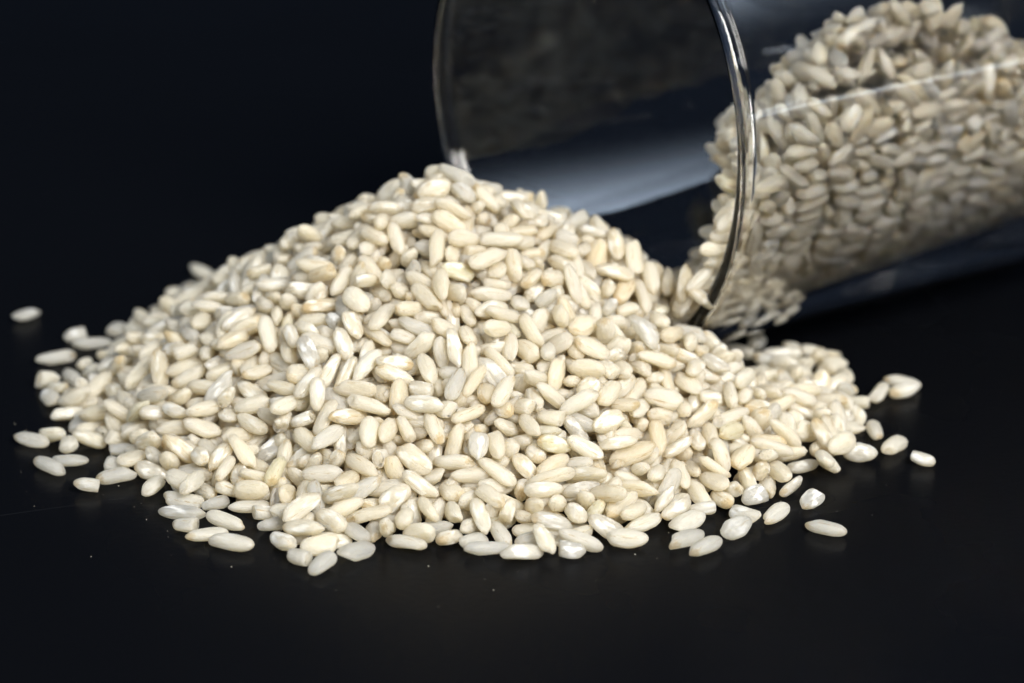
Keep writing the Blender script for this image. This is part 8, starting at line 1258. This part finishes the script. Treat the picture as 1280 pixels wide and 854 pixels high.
    ('second from left among upright chalky white grains halfway down the heap, centre', 'rice grains heaped on the table', (0.46, 0.22, 0.18, 0.67)),
    ('rightmost upright cream grain halfway down the heap, centre', 'rice grains heaped on the table', (0.4, 0.68, 0.03, 0.58)),
    ('leftmost level short snapped grain low on the front slope, right', 'rice grains heaped on the table', (0.37, 0.24, 0.27, 0.45)),
    ('second from left among right leaning warm cream grains low behind the glass wall', 'rice grains inside the tipped glass', (0.19, 0.41, 0.91, 0.01)),
    ('right leaning warm cream rice grain halfway up behind the glass wall', 'rice grains inside the tipped glass', (0.11, 0.88, 0.26, 0.62)),
    ('end on clear whitish rice grain on the table before the heap, right', 'rice grains scattered round the heap', (1.0, 0.9, 0.36, 0.34)),
    ('upright clear whitish rice grain on the upper slope, centre', 'rice grains heaped on the table', (0.88, 0.54, 0.57, 0.23)),
    ('leftmost level chalky white grain at the peak', 'rice grains heaped on the table', (0.17, 0.77, 0.78, 0.87)),
    ('left leaning cream rice grain on the upper slope, left', 'rice grains heaped on the table', (0.39, 0.46, 0.95, 0.19)),
    ('leftmost level warm cream grain halfway up behind the glass wall', 'rice grains inside the tipped glass', (0.18, 0.1, 0.06, 0.41)),
    ('leftmost level chalky white grain on the table left of the heap', 'rice grains scattered round the heap', (1.0, 0.37, 0.44, 0.69)),
    ('leftmost end on clear whitish grain on the table right of the heap', 'rice grains scattered round the heap', (0.93, 0.92, 0.23, 0.33)),
    ('left leaning chalky white rice grain on the upper slope, right', 'rice grains heaped on the table', (0.44, 0.45, 0.89, 0.77)),
    ('rightmost upright pale ivory grain on the upper slope, right', 'rice grains heaped on the table', (0.7, 0.2, 0.02, 0.4)),
    ('leftmost left leaning warm cream grain halfway down the heap, centre', 'rice grains heaped on the table', (0.29, 0.26, 0.01, 0.15)),
    ('rightmost level short snapped grain low on the front slope, right', 'rice grains heaped on the table', (0.72, 0.89, 0.88, 0.32)),
    ('second from left among upright golden grains on the upper slope, right', 'rice grains heaped on the table', (0.33, 0.99, 0.89, 0.17)),
    ('leftmost left leaning warm cream grain halfway up behind the glass wall', 'rice grains inside the tipped glass', (0.22, 0.57, 0.0, 0.34)),
    ('upright chalky white rice grain high behind the glass wall', 'rice grains inside the tipped glass', (0.46, 0.82, 0.01, 0.79)),
    ('rightmost level clear whitish grain on the table right of the heap', 'rice grains scattered round the heap', (0.92, 0.64, 0.54, 0.37)),
    ('leftmost level chalky white grain at the left foot', 'rice grains heaped on the table', (0.01, 0.65, 0.92, 0.92)),
    ('left leaning cream rice grain along the front foot, right', 'rice grains heaped on the table', (0.46, 0.73, 0.66, 0.51)),
    ('leftmost right leaning chalky white grain at the left foot', 'rice grains heaped on the table', (0.07, 0.9, 0.7, 0.77)),
    ('right leaning warm cream rice grain on the far left slope', 'rice grains heaped on the table', (0.16, 0.25, 0.35, 0.31)),
    ('second from left among left leaning warm cream grains halfway up behind the glass wall', 'rice grains inside the tipped glass', (0.0, 0.6, 0.82, 0.09)),
    ('second from left among level clear whitish grains on the table before the heap, centre', 'rice grains scattered round the heap', (0.99, 0.4, 0.57, 0.59)),
    ('right leaning chalky white rice grain along the front foot, right', 'rice grains heaped on the table', (0.79, 0.89, 0.07, 0.83)),
    ('left leaning golden rice grain low on the front slope, centre', 'rice grains heaped on the table', (0.4, 0.96, 0.41, 0.72)),
    ('rightmost left leaning warm cream grain low on the front slope, left', 'rice grains heaped on the table', (0.21, 0.44, 0.59, 0.21)),
    ('right leaning chalky white rice grain on the far left slope', 'rice grains heaped on the table', (0.71, 0.73, 0.28, 0.73)),
    ('left leaning cream rice grain at the peak', 'rice grains heaped on the table', (0.56, 0.68, 0.54, 0.02)),
    ('left leaning clear whitish rice grain low on the front slope, right', 'rice grains heaped on the table', (0.89, 0.84, 0.26, 0.22)),
    ('second from left among level chalky white grains low behind the glass wall', 'rice grains inside the tipped glass', (0.12, 0.79, 0.86, 0.84)),
    ('rightmost level chalky white grain low behind the glass wall', 'rice grains inside the tipped glass', (0.61, 0.37, 0.98, 0.68)),
    ('right leaning cream rice grain halfway up behind the glass wall', 'rice grains inside the tipped glass', (0.45, 0.64, 0.83, 0.66)),
    ('rightmost level short snapped grain on the table left of the heap', 'rice grains scattered round the heap', (0.98, 0.14, 0.24, 0.01)),
    ('left leaning clear whitish rice grain along the front foot, left', 'rice grains heaped on the table', (0.98, 0.6, 0.26, 0.15)),
    ('leftmost level pale ivory grain on the upper slope, centre', 'rice grains heaped on the table', (0.81, 0.57, 0.0, 0.15)),
    ('end on chalky white rice grain along the front foot, right', 'rice grains heaped on the table', (0.87, 0.57, 0.39, 0.97)),
    ('level pale ivory rice grain halfway down the heap, left', 'rice grains heaped on the table', (0.71, 0.82, 0.65, 0.62)),
    ('level chalky white rice grain halfway down the heap, centre', 'rice grains heaped on the table', (0.01, 0.74, 0.81, 0.8)),
    ('upright cream rice grain high behind the glass wall', 'rice grains inside the tipped glass', (0.38, 0.84, 0.89, 0.43)),
    ('fifth from left among level short snapped grains on the table left of the heap', 'rice grains scattered round the heap', (0.91, 0.39, 0.73, 0.21)),
    ('end on short snapped rice grain on the table before the heap, centre', 'rice grains scattered round the heap', (0.92, 0.98, 0.1, 0.51)),
    ('second from left among left leaning warm cream grains at the right foot', 'rice grains heaped on the table', (0.04, 0.51, 0.06, 0.04)),
    ('second from left among level chalky white grains at the peak', 'rice grains heaped on the table', (0.51, 0.9, 0.74, 0.84)),
    ('level warm cream rice grain at the left foot', 'rice grains heaped on the table', (0.03, 0.4, 0.81, 0.22)),
    ('leftmost level warm cream grain on the upper slope, centre', 'rice grains heaped on the table', (0.2, 0.71, 0.83, 0.15)),
    ('level clear whitish rice grain on the right slope by the glass', 'rice grains heaped on the table', (0.89, 0.53, 0.81, 0.54)),
    ('rightmost level chalky white grain at the left foot', 'rice grains heaped on the table', (0.78, 0.18, 0.16, 0.89)),
    ('left leaning warm cream rice grain at the peak', 'rice grains heaped on the table', (0.11, 0.38, 0.49, 0.44)),
    ('level clear whitish rice grain at the left foot', 'rice grains heaped on the table', (0.98, 0.53, 0.94, 0.17)),
    ('level cream rice grain halfway down the heap, centre', 'rice grains heaped on the table', (0.6, 0.84, 0.13, 0.38)),
    ('level short snapped rice grain on the far left slope', 'rice grains heaped on the table', (0.73, 0.1, 0.4, 0.37)),
    ('level pale ivory rice grain inside the glass mouth', 'rice grains inside the tipped glass', (0.81, 0.47, 0.93, 0.55)),
    ('rightmost left leaning warm cream grain halfway up behind the glass wall', 'rice grains inside the tipped glass', (0.16, 0.41, 0.78, 0.17)),
    ('left leaning cream rice grain halfway up behind the glass wall', 'rice grains inside the tipped glass', (0.47, 0.04, 0.92, 0.05)),
    ('rightmost level clear whitish grain on the table before the heap, centre', 'rice grains scattered round the heap', (0.96, 0.52, 0.87, 0.14)),
    ('leftmost level cream grain at the left foot', 'rice grains heaped on the table', (0.39, 0.58, 0.63, 0.24)),
    ('left leaning chalky white rice grain at the peak', 'rice grains heaped on the table', (0.96, 0.38, 0.79, 0.67)),
    ('right leaning cream rice grain at the left foot', 'rice grains heaped on the table', (0.46, 0.41, 0.54, 0.43)),
    ('rightmost left leaning warm cream grain low on the front slope, centre', 'rice grains heaped on the table', (0.03, 0.51, 0.93, 0.48)),
    ('level warm cream rice grain on the far left slope', 'rice grains heaped on the table', (0.1, 0.19, 0.23, 0.52)),
    ('level clear whitish rice grain on the upper slope, left', 'rice grains heaped on the table', (0.85, 0.11, 0.82, 0.64)),
    ('leftmost left leaning pale ivory grain low on the front slope, centre', 'rice grains heaped on the table', (0.69, 0.07, 0.67, 0.39)),
    ('upright pale ivory rice grain halfway down the heap, centre', 'rice grains heaped on the table', (0.66, 0.02, 0.37, 0.19)),
    ('left leaning golden rice grain high behind the glass wall', 'rice grains inside the tipped glass', (0.78, 0.97, 0.98, 0.63)),
    ('end on chalky white rice grain on the table before the heap, right', 'rice grains scattered round the heap', (0.89, 0.59, 0.13, 0.71)),
    ('right leaning clear whitish rice grain along the front foot, right', 'rice grains heaped on the table', (0.96, 0.34, 0.45, 0.48)),
    ('end on cream rice grain on the upper slope, right', 'rice grains heaped on the table', (0.45, 0.8, 0.72, 0.35)),
    ('leftmost right leaning chalky white grain low on the front slope, right', 'rice grains heaped on the table', (0.53, 0.82, 0.57, 0.77)),
    ('rightmost left leaning chalky white grain low on the front slope, left', 'rice grains heaped on the table', (0.19, 0.17, 0.48, 0.89)),
    ('level short snapped rice grain halfway down the heap, centre', 'rice grains heaped on the table', (0.59, 0.1, 0.33, 0.97)),
    ('second from left among level short snapped grains low on the front slope, right', 'rice grains heaped on the table', (0.26, 0.9, 0.72, 0.01)),
    ('level warm cream rice grain low behind the glass wall', 'rice grains inside the tipped glass', (0.07, 0.79, 0.8, 0.59)),
    ('end on short snapped rice grain on the table left of the heap', 'rice grains scattered round the heap', (0.98, 0.51, 0.92, 0.58)),
    ('rightmost level clear whitish grain on the table before the heap, right', 'rice grains scattered round the heap', (0.92, 0.01, 0.56, 0.19)),
    ('level cream rice grain on the upper slope, left', 'rice grains heaped on the table', (0.5, 0.49, 0.25, 0.25)),
    ('level greenish rice grain at the right foot', 'rice grains heaped on the table', (0.3, 0.67, 0.99, 0.43)),
    ('level chalky white rice grain on the upper slope, left', 'rice grains heaped on the table', (0.72, 0.86, 0.88, 0.77)),
    ('left leaning cream rice grain low on the front slope, right', 'rice grains heaped on the table', (0.41, 0.62, 0.5, 0.24)),
    ('left leaning chalky white rice grain on the right slope by the glass', 'rice grains heaped on the table', (0.92, 0.53, 0.03, 0.82)),
    ('right leaning clear whitish rice grain on the upper slope, right', 'rice grains heaped on the table', (0.89, 0.48, 0.85, 0.03)),
    ('leftmost level chalky white grain low behind the glass wall', 'rice grains inside the tipped glass', (0.45, 0.35, 0.2, 0.84)),
    ('rightmost right leaning warm cream grain low behind the glass wall', 'rice grains inside the tipped glass', (0.24, 0.84, 0.84, 0.27)),
    ('end on chalky white rice grain halfway up behind the glass wall', 'rice grains inside the tipped glass', (0.35, 0.91, 0.41, 0.78)),
    ('end on clear whitish rice grain on the table before the heap, left', 'rice grains scattered round the heap', (0.88, 0.13, 0.4, 0.51)),
    ('left leaning clear whitish rice grain on the table right of the heap', 'rice grains scattered round the heap', (0.96, 0.63, 0.68, 0.01)),
    ('upright short snapped rice grain along the front foot, centre', 'rice grains heaped on the table', (0.17, 0.74, 0.2, 0.93)),
    ('level cream rice grain on the far left slope', 'rice grains heaped on the table', (0.57, 0.89, 0.25, 0.28)),
    ('right leaning warm cream rice grain halfway down the heap, left', 'rice grains heaped on the table', (0.14, 0.68, 0.77, 0.3)),
    ('level short snapped rice grain low on the front slope, centre', 'rice grains heaped on the table', (0.77, 0.68, 0.78, 0.15)),
    ('level cream rice grain halfway down the heap, left', 'rice grains heaped on the table', (0.48, 0.68, 0.81, 0.23)),
    ('level short snapped rice grain on the upper slope, left', 'rice grains heaped on the table', (0.23, 0.62, 0.41, 1.0)),
    ('leftmost level chalky white grain inside the glass mouth', 'rice grains inside the tipped glass', (0.01, 0.16, 0.84, 0.69)),
    ('end on cream rice grain high behind the glass wall', 'rice grains inside the tipped glass', (0.38, 0.41, 0.54, 0.06))
]
for i in range(NONE):
    o = bpy.data.objects.new('rice_grain', variants[var[i]])
    col.objects.link(o)
    m = Matrix(RM[i].tolist()).to_4x4()
    m.translation = pos[i] * 0.001
    o.matrix_world = m
    o['label'], o['group'], o.color = LABELS[i]  # scattered grains are toned whiter, painting in the cool light on them
    o['category'] = 'rice grain'

# flour dust and tiny crumbs on the table round the heap
bm = bmesh.new()
dr = np.random.RandomState(5)
for k in range(110):
    a_ = dr.uniform(0, 2 * math.pi)
    d_ = abs(dr.normal(0, 0.006)) + dr.uniform(0.048, 0.058)
    c_ = Vector((d_ * math.cos(a_), d_ * math.sin(a_) * 0.98, 0))
    if (c_ - Vector((JX, JY, 0))).dot(Vector((math.cos(YAW), math.sin(YAW), 0))) > 0 and c_.y > -0.01 and c_.x > 0.03:
        continue
    s_ = 0.00003 + 0.00004 * dr.rand() ** 3
    q_ = Quaternion(dr.normal(size=4)).normalized().to_matrix().to_4x4()
    bmesh.ops.create_icosphere(bm, subdivisions=1, radius=1, matrix=Matrix.Translation(c_ + Vector((0, 0, s_ * 0.5))) @ q_ @ Matrix.Diagonal((s_ * dr.uniform(.7, 2.2), s_, s_ * .6, 1)))
dm = bpy.data.meshes.new('rice_dust')
bm.to_mesh(dm)
bm.free()
mm, nt_, bs_, *_r = material('flour')
bs_.inputs['Base Color'].default_value = (0.62, 0.58, 0.48, 1)
bs_.inputs['Roughness'].default_value = 0.9
du = link('rice_dust', dm, mm)
du['kind'] = 'stuff'
du['label'] = 'fine pale rice dust and crumbs on the black table around the heap'

# the rest of the rice: one mass
NU, NR = 16, 10
T3, Q4 = grain_faces(NU, NR)
low = [grain_shape(k, NU, NR) for k in range(NV)]
AV, AC, AR, AT, AQ = [], [], [], [], []
off = 0
for i in range(NONE, NTOP):
    V, Cc = low[var[i]]
    AV.append(V @ RM[i].T + pos[i]); AC.append(Cc); AR.append(np.tile(rs.rand(4), (len(V), 1)))
    AT.append(T3 + off); AQ.append(Q4 + off)
    off += len(V)
bulk = link('loose_rice', build_mesh('loose_rice', np.concatenate(AV) * 0.001, np.concatenate(AT), np.concatenate(AQ), np.concatenate(AC), np.concatenate(AR)))
bulk.color = (0, 0, 0, 0)
bulk['kind'] = 'stuff'
bulk['label'] = 'loose cream rice heaped on the black table and filling the tipped glass'
# deeper layers, under the ones that show
AV, AC, AR, AT, AQ = [], [], [], [], []
off = 0
TA, QA = grain_faces(9, 5)
deep = [grain_shape(k, 9, 5) for k in range(NV)]
AX = np.array([math.cos(YAW), math.sin(YAW), 0.0])
BX = np.array([-math.sin(YAW), math.cos(YAW), 0.0])
for i in range(len(pos)):
    rel = pos[i] - np.array([JX, JY, JR]) * 1000
    s_, b_ = rel @ AX, rel @ BX
    if s_ > 0 and math.hypot(b_, rel[2]) < 34:
        p_ = pos[i] + BX * 2.4 - np.array([0, 0, 1.4]) + AX * rs.uniform(0, 1.5)
        r_ = p_ - np.array([JX, JY, JR]) * 1000
        if math.hypot(r_ @ BX, r_[2]) > math.hypot(b_, rel[2]) - 1.2 or s_ < 14:
            continue
    elif pos[i][2] > 4.6:
        p_ = pos[i] - np.array([0, 0, 2.7])
    else:
        continue
    V, Cc = deep[var[i]]
    AV.append(V @ RM[(i * 7 + 3) % len(pos)].T + p_); AC.append(Cc); AR.append(np.tile(rs.rand(4), (len(V), 1)))
    AT.append(TA + off); AQ.append(QA + off)
    off += len(V)
for i in range(NTOP, len(pos)):
    V, Cc = low[var[i]]
    AV.append(V @ RM[i].T + pos[i]); AC.append(Cc); AR.append(np.tile(rs.rand(4), (len(V), 1)))
    AT.append(T3 + off); AQ.append(Q4 + off)
    off += len(V)
under = link('lower_layers', build_mesh('lower_layers', np.concatenate(AV) * 0.001, np.concatenate(AT), np.concatenate(AQ), np.concatenate(AC), np.concatenate(AR)), None, bulk)
under.color = (0, 0, 0, 0)
under['kind'] = 'stuff'

print('grains', len(pos), 'faces', sum(len(o.data.polygons) for o in sc.objects if o.type == 'MESH'))
